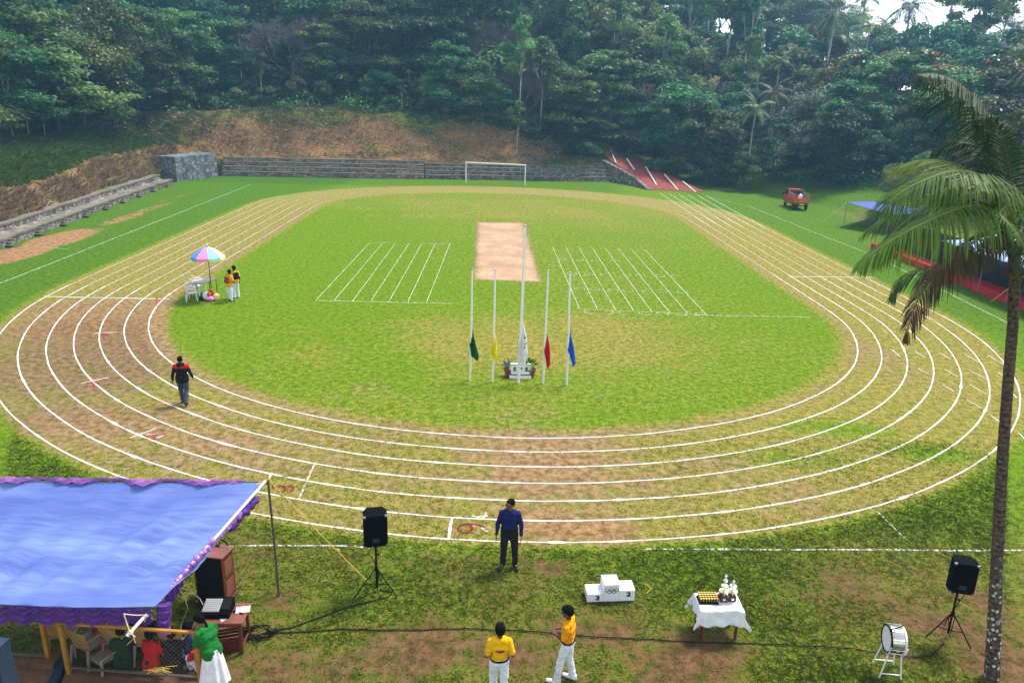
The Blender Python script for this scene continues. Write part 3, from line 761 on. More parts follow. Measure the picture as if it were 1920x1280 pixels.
K = dict(
    feath=[feathery(11), feathery(12, 12, 7.5, 12000), feathery(13, 15, 6.0)],
    round=[roundtree(21), roundtree(22, 14, 5.5, 9500), roundtree(23, 10, 4.6, 7500)],
    broad=[roundtree(31, 11, 6.0, 17000, L_BROAD, .36, .22, 'broadleaf_tree', low=.2), roundtree(32, 13, 5.5, 15000, L_BROAD, .36, .20, 'broadleaf_tree', low=.24)],
    grey=[roundtree(41, 10, 4.2, 9000, L_GREY, .34, .2, 'grey_leaved_tree', low=.2)],
    tulip=[roundtree(51, 12, 5.5, 9000, L_BROAD, .42, .26, 'flowering_tree', True)],
    yel=[roundtree(61, 11, 4.0, 5500, L_YEL, .40, .24, 'fresh_leaved_tree', bk=BARKP)],
    slim=[slender(71), slender(72, 13, 3200), slender(73, 17, 3600, L_YEL)],
    bare=[baretree(81), baretree(82, 12)],
    palm=[palmkind(91), palmkind(92, 9, 3.4)],
    areca=[palmkind(95, 10, 1.9, 10, 16, .6, .10, .07, 'areca_palm', L_YEL, .25)],
)
DESC = dict(feath='feathery dark tree with flat layered branches', round='dense round topped green tree', broad='dark broad leaved tree with drooping outer branches',
            grey='greyish green tree with small pale leaves', tulip='dark tree dotted with orange flowers', yel='light yellowish green tree with open crown', slim='slender tree with pale trunk and small crown',
            bare='leafless greyish purple tree with fine twigs', palm='coconut palm with drooping fronds', areca='thin areca palm with small yellow green crown')
_cnt = {}
def plant(kind, px, Y, sc=1.0, where='', var=None, py=None, wz=1.0, label=None):
    """a tree on the terrain at survey column px and distance Y"""
    r = ray(px, 300 if py is None else py); x = r[0] / r[1] * Y
    v = K[kind][random.randrange(len(K[kind])) if var is None else var]
    s = sc * random.uniform(.92, 1.08)
    lab = label or '%s %s' % (DESC[kind], where)
    return v.plant((x, Y, tz(x, Y) - .15), (s, s, s * wz), random.uniform(0, 6.28), lab, None if label else '%ss %s' % (v.name.replace('_', ' '), where))

# --- left slope, nearest trees
def plant_left(kind, px, dl, sc, where, **kw):
    r = ray(px, 300); Y = 40.0
    while float(wall_left_x(Y)) - r[0] / r[1] * Y < dl and Y < 150: Y += .5
    return plant(kind, px, Y, sc, where, **kw)
LW = 'on the grassy left slope'
for kind, px, Y, sc in (('feath', 20, 15, .85), ('feath', 90, 16, .8), ('broad', 150, 17, 1.0), ('broad', 218, 15, 1.0), ('broad', 190, 20, 1.15), ('feath', -50, 15, .95), ('feath', 60, 21, 1.15), ('broad', 235, 19, 1.0), ('feath', 0, 22, 1.2), ('broad', -60, 20, 1.2), ('broad', 130, 24, 1.3), ('round', 80, 28, 1.4), ('slim', 32, 13, .50), ('slim', 62, 13.5, .55), ('slim', 92, 13, .45), ('slim', 160, 15, .5),
                        ('broad', -20, 30, 1.4), ('round', 200, 28, 1.3), ('feath', 110, 34, 1.5), ('round', 20, 36, 1.6)):
    plant_left(kind, px, Y, sc, LW)
# --- back, above the red bank
for kind, px, Y, sc in (('broad', 168, 92, .95), ('broad', 222, 97, .85), ('broad', 268, 101, .75), ('feath', 120, 88, 1.0), ('feath', 305, 104, .62), ('broad', 205, 104, 1.1), ('broad', 255, 107, 1.0), ('feath', 180, 108, 1.2), ('round', 300, 108, .8), ('broad', 335, 110, .75), ('broad', 130, 98, 1.0), ('feath', 262, 118, 1.3), ('broad', 240, 98, .55), ('round', 285, 103, .45), ('broad', 375, 111, .55)):
    plant(kind, px, Y, sc, 'at the corner above the grey retaining wall')
#
BW = 'above the red earth bank'
for kind, px, Y, sc in (('feath', 350, 112, 1.0), ('feath', 390, 114, .8), ('feath', 460, 113, .62), ('round', 520, 114, .5), ('feath', 610, 114, .75), ('round', 560, 121, .7), ('feath', 320, 108, .9), ('round', 650, 112, .6), ('feath', 290, 106, .85), ('round', 270, 104, .8), ('feath', 850, 110, .75), ('round', 720, 110, .55), ('round', 800, 110, .6), ('feath', 890, 108, .6), ('feath', 300, 126, 1.25), ('feath', 420, 124, 1.0), ('bare', 560, 116, 1.0), ('feath', 680, 116, 1.05), ('feath', 760, 118, 1.1), ('feath', 820, 121, 1.05), ('feath', 620, 124, 1.1), ('feath', 720, 127, 1.25), ('round', 860, 132, 1.15), ('tulip', 830, 140, 1.15),
                        ('slim', 370, 109, .42), ('slim', 500, 111, .40), ('slim', 690, 109, .35), ('slim', 772, 110, .35), ('slim', 755, 107, .28), ('slim', 465, 116, .6)):
    plant(kind, px, Y, sc, BW)
for i in range(22):
    px = 320 + i * 27 + random.uniform(-8, 8); plant('round' if i % 3 else 'broad', px, float(np.interp(px, [300, 500, 900], [107, 107.5, 108.5])) + random.uniform(-1.5, 2), random.uniform(.16, .34), 'overhanging the top of the red earth bank')
# --- behind the goal and the stone steps
GW = 'behind the goal and stone steps'
for kind, px, Y, sc in (('bare', 935, 124, 1.1), ('bare', 905, 128, 1.0), ('bare', 985, 112, .75), ('slim', 970, 108, .95), ('slim', 1010, 110, .95), ('feath', 1060, 108, .80), ('feath', 1130, 112, .95), ('feath', 1010, 116, .85), ('feath', 1100, 124, 1.0), ('round', 1040, 132, 1.0), ('round', 1160, 128, 1.1), ('slim', 1065, 120, 1.0), ('slim', 1140, 122, 1.1),
                        ('feath', 930, 109, .40), ('feath', 1090, 105, .55), ('slim', 968, 104, .5), ('round', 900, 116, .5), ('feath', 1175, 111, .6)):
    plant(kind, px, Y, sc, GW)
# --- right of the red ramp
RW = 'between the red ramp and the truck'
for kind, px, Y, sc in (('feath', 1270, 105, .90), ('feath', 1330, 101, .80), ('feath', 1225, 113, 1.0), ('feath', 1370, 108, .85), ('palm', 1408, 99, .85), ('palm', 1430, 106, .9), ('grey', 1530, 98, 1.1), ('grey', 1505, 94, .8), ('slim', 1380, 118, 1.0), ('areca', 1440, 112, 1.35), ('areca', 1400, 126, 1.3), ('round', 1310, 120, 1.1), ('slim', 1230, 122, 1.15), ('round', 1270, 132, 1.2),
                        ('feath', 1450, 98, .55), ('round', 1400, 95, .42), ('feath', 1560, 92, .65), ('round', 1620, 90, .55), ('tulip', 1600, 108, 1.15), ('tulip', 1560, 118, 1.15), ('feath', 1650, 98, .95), ('feath', 1590, 94, .8), ('tulip', 1700, 100, 1.1), ('round', 1710, 88, .7), ('yel', 1680, 92, .5)):
    plant(kind, px, Y, sc, RW)
MW = 'behind the blue marquee'
for kind, px, Y, sc in (('feath', 1780, 86, .85), ('tulip', 1850, 92, 1.1), ('round', 1740, 80, .5), ('broad', 1830, 78, .7), ('round', 1890, 72, .75), ('broad', 1960, 66, .9), ('feath', 1930, 84, .95), ('palm', 1925, 74, 1.0), ('tulip', 1980, 100, 1.1), ('feath', 1850, 104, 1.05), ('yel', 1890, 98, .9), ('broad', 2040, 70, 1), ('broad', 1700, 76, .42)):
    plant(kind, px, Y, sc, MW)
# --- the hillside forest, row behind row
rr = random.Random(5)
rows = [(132, 66), (146, 64), (162, 66), (180, 72), (200, 78), (224, 86), (250, 96), (282, 110)]
for Y, stepx in rows:
    px = -120 + rr.uniform(0, stepx)
    while px < 2060:
        yy = Y + rr.uniform(-6, 6)
        if px < 560: where = 'in the wood over the left slope'; ks = ['feath', 'round', 'feath', 'round', 'bare' if 430 < px and yy < 150 else 'feath']
        elif px < 1000: where = 'in the wood over the bank'; ks = ['feath', 'round', 'round', 'slim', 'feath']
        elif px < 1400: where = 'on the hillside over the ramp'; ks = ['round', 'slim', 'slim', 'feath', 'areca', 'round', 'yel']
        else: where = 'on the hazy hillside over the truck'; ks = ['yel', 'areca', 'palm', 'slim', 'round', 'areca', 'yel', 'round', 'palm', 'slim']
        kd = rr.choice(ks)
        low = 1.0 if px < 1640 else .84
        if px > 1650 and yy > 215: px += stepx * .8; continue
        if not (395 < px < 625 and yy < 140):
            plant(kd, px, yy, low * rr.uniform(1.0, 1.5) * (1.25 if kd in ('palm', 'areca', 'slim') else 1.15), where)
        px += stepx * rr.uniform(.7, 1.3)
plant('palm', 1655, 165, 1.7, label='big hazy coconut palm standing out near the hilltop', var=0)
plant('tulip', 1500, 150, 1.3, 'on the hazy hillside over the truck')

# --- undergrowth and scrub: nobody could count it
def scrub(name, label, region, n, lm, hmin, hmax, ll, lw, seed, upw=.5, dens=None):
    rng = np.random.default_rng(seed); X = []; Y = []
    while len(X) < n:
        x, y = region(rng); X.append(x); Y.append(y)
    X = np.array(X); Y = np.array(Y); Z = terrain(X, Y); cl = []
    m = max(20, n // 40); c = []
    cx = X[:m]; cy = Y[:m]; cz = Z[:m]
    for i in range(m):
        h = rng.uniform(hmin, hmax); c.append(((cx[i], cy[i], cz[i] + h * .35), (h * 1.0, h * 1.0, h * .65)))
    v, q, t = leaf_cloud(rng, c, n, ll, lw, upw, .5, .6, .3)
    o = link(name, npmesh(name, v, q, lm, t)); return tag(o, label, 'undergrowth', None, 'stuff')
def reg_back(rng):
    while True:
        x = rng.uniform(-75, 70); y = rng.uniform(100, 190)
        db = y - float(wall_back_y(x))
        if (db > 9.3 + rng.normal() * .9 if x < 6 else db > 3.5 if x > 22 or x < 14 else db > 14) and abs(x) < y * .72: return x, y
def reg_right(rng):
    while True:
        x = rng.uniform(24, 95); y = rng.uniform(55, 115)
        if x - float(right_x(y)) > (4.5 if y > 86 else 7) and x < y * .78: return x, y
def reg_left(rng):
    while True:
        x = rng.uniform(-110, -40); y = rng.uniform(40, 125)
        dl = float(wall_left_x(y)) - x
        if dl > 16 + rng.normal() * 1.0 and x > -y * .8: return x, y
scrub('undergrowth', 'dark leafy undergrowth beneath the trees over the back bank', reg_back, 90000, L_FOREST, .5, 2.6, .40, .24, 1)
scrub('undergrowth', 'dark leafy undergrowth beneath the trees on the right', reg_right, 40000, L_FOREST, .5, 2.4, .36, .22, 2)
scrub('undergrowth', 'dark leafy undergrowth beneath the trees on the left slope', reg_left, 40000, L_BROAD, .4, 2.2, .34, .2, 3)
def reg_bank(rng):
    while True:
        x = rng.uniform(-56, 14); y = rng.uniform(93, 116); db = y - float(wall_back_y(x))
        if .6 < db < 12.5 and rng.random() < .05 + .95 * (float(wob(x, y * 1.6, 1.25)) < .08 + rng.normal() * .12): return x, y
L_SCRUB = leaf_material('bank_scrub_leaves', (.014, .034, .008), (.070, .095, .024), .2, .7, .08)
scrub('bank_scrub', 'low straggling weeds growing over the red earth bank', reg_bank, 24000, L_SCRUB, .2, .95, .20, .10, 4)
L_DRY = leaf_material('dry_grass_blades', (.20, .135, .062), (.60, .46, .25), .2, .8, .02)
L_SLOPE = leaf_material('slope_grass_blades', (.028, .085, .012), (.13, .22, .035), .3, .8, .03)
def blades(name, label, X, Y, h, w, lm, seed, lean=.35, tint=None):
    """upright single blades"""
    rng = np.random.default_rng(seed); n = len(X); Z = terrain(X, Y) - .02
    hh = h * rng.uniform(.5, 1.3, n); a = rng.uniform(0, 6.28, n); s = np.stack([np.cos(a), np.sin(a), 0 * a], -1) * (w / 2) * rng.uniform(.6, 1.3, n)[:, None]
    p = np.stack([X, Y, Z], -1); d = np.stack([rng.normal(size=n) * lean, rng.normal(size=n) * lean, np.ones(n)], -1) * hh[:, None]
    bend = np.stack([d[:, 0] * .8, d[:, 1] * .8, -hh * .15], -1)
    v = np.stack([p - s, p + s, p + d * .6 + s * .7, p + d + bend], 1).reshape(-1, 3)
    t = np.clip(rng.normal(size=n) * .25 + .5, 0, 1) if tint is None else tint
    o = link(name, npmesh(name, v, np.arange(n * 4).reshape(-1, 4), lm, np.repeat(t, 4)))
    return tag(o, label, 'grass', None, 'stuff')
rg = np.random.default_rng(9)
yy = rg.uniform(30, 95, 26000); dd = rg.uniform(2.0, 3.7, 26000) + wob(yy * 3, yy, 2) * .3; keep = rg.random(26000) < .28 + .6 * wob(yy * 2, dd * 2, 2)
blades('dry_grass', 'tall dry straw coloured grass hanging over the left terrace', (wall_left_x(yy) - dd)[keep], yy[keep], .55, .06, L_DRY, 1)
yy = rg.uniform(28, 100, 60000); dd = rg.uniform(4.4, 19, 60000)
blades('slope_grass', 'green grass growing on the left slope', wall_left_x(yy) - dd, yy, .38, .07, L_SLOPE, 2, .5)
xx = rg.uniform(-54, 14, 34000); dd = rg.uniform(.5, 10, 34000); keep = rg.random(34000) < .35 + .7 * wob(xx * 2.2, dd * 4, 2)
blades('bank_grass', 'dry tufts of grass on the red earth bank', xx[keep], (wall_back_y(xx) + dd)[keep], .40, .07, L_DRY, 3, .6)

# --- turf blades close to the camera
L_TURF = leaf_material('turf_blades', (.024, .050, .004), (.145, .190, .014), .3, .8, .0)
n = 330000
Yt = 9.5 + 13 * rg.random(n) ** 1.6; Xt = rg.uniform(-1, 1, n) * (Yt * .62 + 2.5)
pt, sdt = ground_paint(Xt, Yt)
den = np.clip(1.05 - pt[:, 0] * 1.9 + .28 * wob(Xt * 6, Yt * 6, 2.3), 0.05, 1) * np.where((sdt > -.6) & (sdt < 6.3), .45, 1.0)
kp = rg.random(n) < den; Xt, Yt, pt = Xt[kp], Yt[kp], pt[kp]
tt = np.clip(.30 + .75 * pt[:, 1] - .35 * pt[:, 3] + rg.normal(size=len(Xt)) * .22 + .12 * wob(Xt * 4, Yt * 4, 2), 0, 1)
def turf(mask, lm, h, w, sd, tint): blades('turf', 'short mown grass blades in front of the track', Xt[mask], Yt[mask], h, w, lm, sd, .9, tint[mask])
L_TURFDRY = leaf_material('dead_turf_blades', (.15, .115, .035), (.42, .34, .13), .2, .85, .0)
isdry = rg.random(len(Xt)) < .12 + .42 * np.clip(pt[:, 1] - .1, 0, 1) + .2 * pt[:, 0]
turf(~isdry, L_TURF, .052, .012, 4, tt)
turf(isdry, L_TURFDRY, .034, .010, 5, np.clip(rg.normal(size=len(Xt)) * .3 + .45, 0, 1))

# ------------------------------------------------------------------ haze
hz = MB(); hz.box((0, 180, 64), (700, 560, 134))
k = N('air_haze'); pv = k.n('ShaderNodeVolumePrincipled')
pv.inputs['Color'].default_value = (.30, .62, 1.0, 1); pv.inputs['Density'].default_value = 0.00065; pv.inputs['Anisotropy'].default_value = 0.25
k.l(pv.outputs[0], k.out.inputs['Volume'])
ho = hz.build('haze', k.m); tag(ho, kind='stuff')
# ------------------------------------------------------------------ walls, steps, ramp
def stone_material(name, a, b, mortar, sx=2.2, sy=3.0, dark=.55):
    k = N(name); tc = k.n('ShaderNodeTexCoord').outputs['Object']
    mp = k.n('ShaderNodeMapping'); mp.inputs['Scale'].default_value = (sx, sx, sy); k.l(tc, mp.inputs[0])
    v = k.n('ShaderNodeTexVoronoi'); v.feature = 'DISTANCE_TO_EDGE'; v.inputs['Scale'].default_value = 1.0; k.l(mp.outputs[0], v.inputs['Vector'])
    v2 = k.n('ShaderNodeTexVoronoi'); v2.inputs['Scale'].default_value = 1.0; k.l(mp.outputs[0], v2.inputs['Vector'])
    sp = k.n('ShaderNodeSeparateColor'); k.l(v2.outputs['Color'], sp.inputs[0])
    c = k.mix(sp.outputs[0], a, b)
    n1 = k.noise(.7, 4, .7, tc); n2 = k.noise(7, 3, .6, tc)
    c = k.mix(k.step(v.outputs['Distance'], .02, .08), mortar, c)
    c = k.mix(k.step(k.math('ADD', k.math('MULTIPLY', n1, .7), k.math('MULTIPLY', n2, .3)), .45, .62, 0, dark), c, (.035, .035, .028))
    return k.done(k.bsdf(c, .92, .1, 0, k.bump(v.outputs['Distance'], .8, .06)))
STONE = stone_material('rubble_stone', (.13, .12, .11), (.36, .33, .29), (.05, .045, .04))
STONEG = stone_material('grey_rubble', (.10, .115, .13), (.30, .32, .34), (.085, .09, .10), 2.0, 2.2, .4)
STONEB = stone_material('laterite_blocks', (.20, .14, .11), (.46, .38, .31), (.07, .05, .04), 1.6, 4.5, .5)
LEDGE = M('weathered_ledge', (.18, .152, .12), .9, .1, 0, .35, 1.2, .4, .03)

def terrace(name, label, feet, levels, mats, cat='wall', inward=1, back=3.0, copings=True):
    """stepped wall following a foot line; levels: (setback, height top)"""
    root = empty(name, (feet[0][0], feet[0][1], 0), 0, label, cat)
    inv = Vector((-feet[0][0], -feet[0][1], 0))
    for li, (sb, z0, z1, dep_) in enumerate(levels):
        mb = MB(); cp = MB(); ft = [Vector((p[0], p[1], 0)) for p in feet]
        dense = []
        for a, b in zip(ft, ft[1:]):
            n = max(1, int((b - a).length / 1.2))
            dense += [a.lerp(b, i / n) for i in range(n)]
        dense.append(ft[-1])
        f0 = []; f1 = []
        for i, p in enumerate(dense):
            t = (dense[min(i + 1, len(dense) - 1)] - dense[max(i - 1, 0)]).normalized(); nr = Vector((-t.y, t.x, 0)) * inward
            j = random.uniform(-.03, .03); f0.append(p + nr * (sb + j)); f1.append(p + nr * (sb + dep_))
        m = len(dense); hs_ = [z1 + random.uniform(-.04, .04) for _ in dense]
        vs = []
        for i in range(m):
            a, b = f0[i] + inv, f1[i] + inv
            vs += [(a.x, a.y, z0), (a.x, a.y, hs_[i]), (b.x, b.y, hs_[i] + .01), (b.x, b.y, z0)]
        fs = []
        for i in range(m - 1):
            o = i * 4; q = o + 4
            for e in ((0, 1), (1, 2), (2, 3)): fs.append((o + e[0], o + e[1], q + e[1], q + e[0]))
        fs += [(0, 3, 2, 1), ((m - 1) * 4, (m - 1) * 4 + 1, (m - 1) * 4 + 2, (m - 1) * 4 + 3)]
        mb.add(vs, fs); mb.build('wall_step', mats[li % len(mats)], root)
        if copings:
            vs = []
            for i in range(m):
                t = (f1[i] - f0[i]).normalized(); a = f0[i] - t * .05 + inv; b = f0[i] + t * min(dep_ - .02, .55) + inv; h = hs_[i] + .004
                vs += [(a.x, a.y, h - .08), (a.x, a.y, h + .05), (b.x, b.y, h + .05), (b.x, b.y, h - .08)]
            fs = []
            for i in range(m - 1):
                o = i * 4; q = o + 4
                for e in ((0, 1), (1, 2), (3, 0)): fs.append((o + e[0], o + e[1], q + e[1], q + e[0]))
            cp.add(vs, fs); cp.build('ledge', LEDGE, root)
    return root
terrace('stone_terrace', 'long low two stepped rubble stone terrace along the left edge of the field', WALL_L[:-1] + [(-38.0, 83.5)], [(0, -.3, .55, 1.32), (1.3, .2, 1.0, .9)], [STONE])
P0 = Vector((-38.4, 85.5, 0)); P1 = Vector((-36.4, 92.2, 0))
terrace('stone_retaining_wall', 'tall pale grey stone block wall at the far left corner of the field', [P0, P1], [(0, -.3, 2.75, 2.5)], [STONEG], copings=False)
wy = lambda x: float(wall_back_y(x))
terrace('stone_steps', 'long stepped seating wall of weathered blocks below the red earth bank', [(x, wy(x)) for x in (-36.2, -24, -11.8)], [(0, -.3, .55, .62), (.6, .2, 1.1, .62), (1.2, .7, 1.62, .62), (1.8, 1.2, 2.08, .8)], [STONEB, STONEB])
terrace('stone_steps', 'darker crumbling stone seating wall behind the white goal', [(x, wy(x) + .25) for x in (-11.7, 0, 12.8)], [(0, -.3, .5, .62), (.6, .2, .95, .62), (1.2, .6, 1.4, .62), (1.8, 1.0, 1.75, .8)], [STONE, STONE])
# jutting stone steps of the left terrace
for i in range(10):
    y = 44 + i * 4.1; x = float(wall_left_x(y)); mb = MB()
    for s_ in range(3): mb.box((.24 - s_ * .02, s_ * .26, .10 + s_ * .16), (.42, .34, .08), bev=.015)
    o = mb.build('stone_tread', STONE); o.location = (x + .02, y, 0); o.rotation_euler.z = random.uniform(-.05, .05)
    tag(o, 'jutting stone treads built against the foot of the left terrace', 'steps', 'stone treads along the left terrace')
# red ramp
RAMP = stone_material('red_pavers', (.24, .055, .042), (.34, .095, .072), (.19, .05, .04), 3, 3, .12)
RB = M('ramp_white_paint', (.58, .57, .55), .8, .2, 0, .35, 4)
f1, f2 = at(1222, 356), at(1322, 360)
e1, e2 = dep(1126, 285, 104.0), dep(1143, 272, 112.0)
rmp = empty('ramp', f1, 0, 'red paved ramp with white cross bands climbing from the far right corner', 'ramp')
iv = -f1
mb = MB(); vs = []; NR = 24
for i in range(NR + 1):
    t = i / NR; a = f1.lerp(e1, t); b = f2.lerp(e2, t); dz = -.10 * math.sin(math.pi * t)
    vs += [a + iv + Vector((0, 0, .03 + dz)), b + iv + Vector((0, 0, .03 + dz)), b + iv + Vector((0, 0, -2.5)), a + iv + Vector((0, 0, -2.5))]
fs = []
for i in range(NR):
    o = i * 4; fs += [(o, o + 1, o + 5, o + 4), (o + 1, o + 2, o + 6, o + 5), (o + 3, o, o + 4, o + 7)]
mb.add(vs, fs); mb.build('paving', RAMP, rmp)
def onramp(px, py):
    """point of the sloping ramp seen at a pixel"""
    n = (f2 - f1).cross(e1 - f1).normalized(); r = Vector(ray(px, py)); c = Vector(_C)
    return c + r * ((f1 - c).dot(n) / r.dot(n))
for q0, q1 in (((1155, 305), (1144, 281)), ((1189, 318), (1175, 297)), ((1231, 347), (1211, 313)), ((1271, 356), (1246, 327)), ((1307, 362), (1280, 340))):
    a, b = onramp(*q0), onramp(*q1); d = (b - a); s = Vector((.075, 0, 0)); up_ = Vector((0, 0, .035))
    mb = MB(); vs = [a - s, a + s, b + s, b - s]; mb.add([p + iv + up_ for p in vs] + [p + iv - up_ * 2 for p in vs], [(0, 1, 2, 3), (0, 4, 5, 1), (1, 5, 6, 2), (2, 6, 7, 3), (3, 7, 4, 0)])
    mb.build('white_band', RB, rmp)
mb = MB(); pts = [at(1222, 357)] + [onramp(px, py) for px, py in ((1200, 338), (1170, 320), (1135, 302))]
vs = []
for p in pts: vs += [p + Vector((-.5, 0, -3)), p + Vector((-.5, 0, .12)), p + Vector((0, .1, .12)), p + Vector((0, .1, -3))]
mb.add(vs, [(i * 4 + e, i * 4 + e + 1, i * 4 + e + 5, i * 4 + e + 4) for i in range(3) for e in range(3)] + [(0, 1, 2, 3)])
w = mb.build('stone_parapet', STONE); tag(w, 'dark stone side wall running up along the left edge of the red ramp', 'wall')

# far house behind the trees
def house(loc, rz, w, d, h, label, wallc, roofc):
    e = empty('house', loc, rz, label, 'house')
    mb = MB(); mb.box((0, 0, h / 2), (w, d, h)); mb.build('wall', wallc, e)
    rf = MB(); rf.add([(-w / 2 - .8, -d / 2 - .8, h), (w / 2 + .8, -d / 2 - .8, h), (w / 2 + .8, d / 2 + .8, h), (-w / 2 - .8, d / 2 + .8, h), (-w / 2, 0, h + 1.7), (w / 2, 0, h + 1.7)],
                     [(0, 1, 5, 4), (2, 3, 4, 5), (1, 2, 5), (3, 0, 4), (3, 2, 1, 0)]); rf.build('roof', roofc, e)
    for i in range(4):
        wi = MB(); wi.box((-w / 2 + w * (i + .5) / 4, -d / 2 - .02, h * .55), (1.3, .08, 1.3)); wi.build('window', M('dark_window', (.03, .03, .035), .3), e)
    return e
hp = dep(505, 128, 150); house((hp.x, hp.y, hp.z - 3.0), .1, 22, 7, 3.0, 'long low house with pale grey roof half hidden by trees above the bank', M('cream_plaster', (.62, .60, .50), .9), M('pale_roof_sheet', (.62, .66, .70), .6))
hp = dep(590, 142, 140); house((hp.x, hp.y, hp.z - 2.6), .05, 9, 5, 2.6, 'small reddish shed with tiled roof half hidden by trees above the bank', M('brick_red_plaster', (.22, .10, .09), .9), M('tile_roof', (.33, .20, .18), .8))

# ------------------------------------------------------------------ sports things on the field
WHITE = M('white_gloss_paint', (.80, .80, .79), .5, .4, 0, .08, 5); WHITEM = M('white_matt_paint', (.78, .78, .77), .8, .2, 0, .1, 5); BLACK = M('black_vinyl', (.003, .003, .0035), .8, .05, 0, .3, 8, .3)
BLK = M('black_paint', (.006, .006, .007), .6, .15, 0, .2); STEEL = M('galvanised_steel', (.42, .43, .44), .45, .5, .6, .2); ROPE = M('yellow_rope', (.62, .44, .10), .9, .1, 0, .2, 20); ROPEP = M('pale_rope', (.62, .55, .38), .9, .1, 0, .2, 20)
g0, g1 = at(873.5, 342.5), at(984, 348)
gl = empty('football_goal', (g0 + g1) / 2, math.atan2(g1.y - g0.y, g1.x - g0.x), 'white football goal frame standing before the stone steps', 'goal')
hw = (g1 - g0).length / 2
for s in (-1, 1): MB().tube((s * hw, 0, -.1), (s * hw, 0, 2.44), .075, n=10).build('goal_post', WHITE, gl, True)
MB().tube((-hw - .07, 0, 2.44), (hw + .07, 0, 2.44), .075, n=10).build('crossbar', WHITE, gl, True)

def pole_between(px0, py0, px1, py1):
    b = at(px0, py0); r = Vector(ray(px1, py1)); c = Vector(_C)
    t = (b.y - c.y) / r.y; top = c + r * t
    return b, top
FLAGS = [('green', (0.010, .105, .028), (881, 712), (885.5, 506), [(885, 613), (891, 640), (898, 668), (896, 677), (884, 667), (880, 646)]),
         ('yellow', (.86, .76, .008), (923.5, 715), (928.5, 506), [(926, 612), (932, 640), (933, 668), (927, 677), (921, 664), (919, 648)]),
         ('red', (.56, .012, .014), (1018, 718), (1028, 507), [(1025, 622), (1031, 650), (1032, 684), (1026, 692), (1023, 672), (1020, 660)]),
         ('blue', (.015, .13, .66), (1062.5, 721), (1069, 511), [(1069, 622), (1076, 650), (1080, 682), (1074, 688), (1069, 668), (1063.5, 654)])]
def sheer(name, c):
    k = N(name); tc = k.n('ShaderNodeTexCoord').outputs['Object']; n1 = k.noise(5, 3, .6, tc)
    cc = k.mix(k.step(n1, .3, .7), tuple(x * .85 for x in c), c); t = k.n('ShaderNodeBsdfTranslucent'); k.l(cc, t.inputs[0])
    s = k.n('ShaderNodeMixShader'); s.inputs[0].default_value = .45; k.l(k.bsdf(cc, .8, .15, 0, k.bump(n1, .3, .01)), s.inputs[1]); k.l(t.outputs[0], s.inputs[2])
    return k.done(s.outputs[0])
def flag_mesh(outline, Z, wave=.05):
    """folded hanging cloth between a left and a right edge"""
    mb = MB(); n = 16; m = 8
    top = outline[0]; L = [top, outline[5], outline[4]]; R = [top, outline[1], outline[2], outline[3]]
    def along(pl, t):
        q = t * (len(pl) - 1); i = min(int(q), len(pl) - 2); f = q - i
        return pl[i][0] + (pl[i + 1][0] - pl[i][0]) * f, pl[i][1] + (pl[i + 1][1] - pl[i][1]) * f
    def fn(u, v):
        a = along(L, v); b = along(R, v); px = a[0] + (b[0] - a[0]) * u; py = a[1] + (b[1] - a[1]) * u
        p = dep(px, py, Z); p.y += wave * (math.sin(u * 13 + v * 3.0) + .5 * math.sin(u * 25 - v * 7)) * min(1, v * 3) - .03
        return p
    mb.grid(fn, m * 2, n)
    return mb
for nm, c, b_, t_, ol in FLAGS:
    b, t = pole_between(*b_, *t_)
    e = empty('flagpole', b, 0, 'white pole holding the limp %s flag' % nm, 'flagpole', 'flag poles on the infield')
    MB().path([(0, 0, -.15), (t - b) * .5 + Vector((.01, 0, 0)), t - b], [.042, .038, .030], 8).build('pole', WHITE, e, True)
    mb = MB(); mb.ball(t - b, (.04, .04, .035), 8, 5); mb.build('finial', STEEL, e, True)
    Z = (Vector(b) - Vector(_C)).dot(Vector(_F)) - 1.4 * math.sin(PITCH) - .05
    fl = flag_mesh(ol, Z).build('flag', sheer(nm + '_cloth', c), None, True)
    tag(fl, 'limp %s flag drooping down along its white pole' % nm, 'flag', 'house flags at half mast')
b, t = pole_between(972, 717, 984.5, 423)
e = empty('flagpole', b, 0, 'tallest white pole in the centre holding the white flag', 'flagpole')
MB().path([(0, 0, -.15), (t - b) * .45 + Vector((.015, 0, 0)), t - b], [.055, .050, .035], 8).build('pole', WHITE, e, True)
MB().ball(t - b, (.05, .05, .045), 8, 5).build('finial', STEEL, e, True)
MB().path([(t - b) * .97 + Vector((.05, -.03, 0)), (t - b) * .5 + Vector((.10, -.03, 0)), Vector((.07, -.03, 1.2))], .008, 4).build('halyard', ROPEP, e)
Z = (Vector(b) - Vector(_C)).dot(Vector(_F)) - 1.4 * math.sin(PITCH) - .06
fl = flag_mesh([(980, 596), (988, 630), (990, 660), (985, 685), (971, 680), (972, 640)], Z, .07)
e2_ = fl.build('white_flag', sheer('white_cloth', (.84, .84, .86)), None, True); tag(e2_, 'long limp white flag with small black marks on the tallest pole', 'flag')
for i, (px, py) in enumerate(((984.5, 633), (985, 643), (984.5, 653))):
    mk = MB(); p = dep(px, py, Z - .16)
    if i == 0: mk.box(p, (.07, .012, .05))
    else: mk.path([p + Vector((.05 * math.cos(a), 0, .045 * math.sin(a))) for a in np.linspace(-2.6 if i == 1 else 1.0, .6 if i == 1 else 4.2, 9)], .013, 5)
    mk.build('emblem_mark', BLK, e2_)
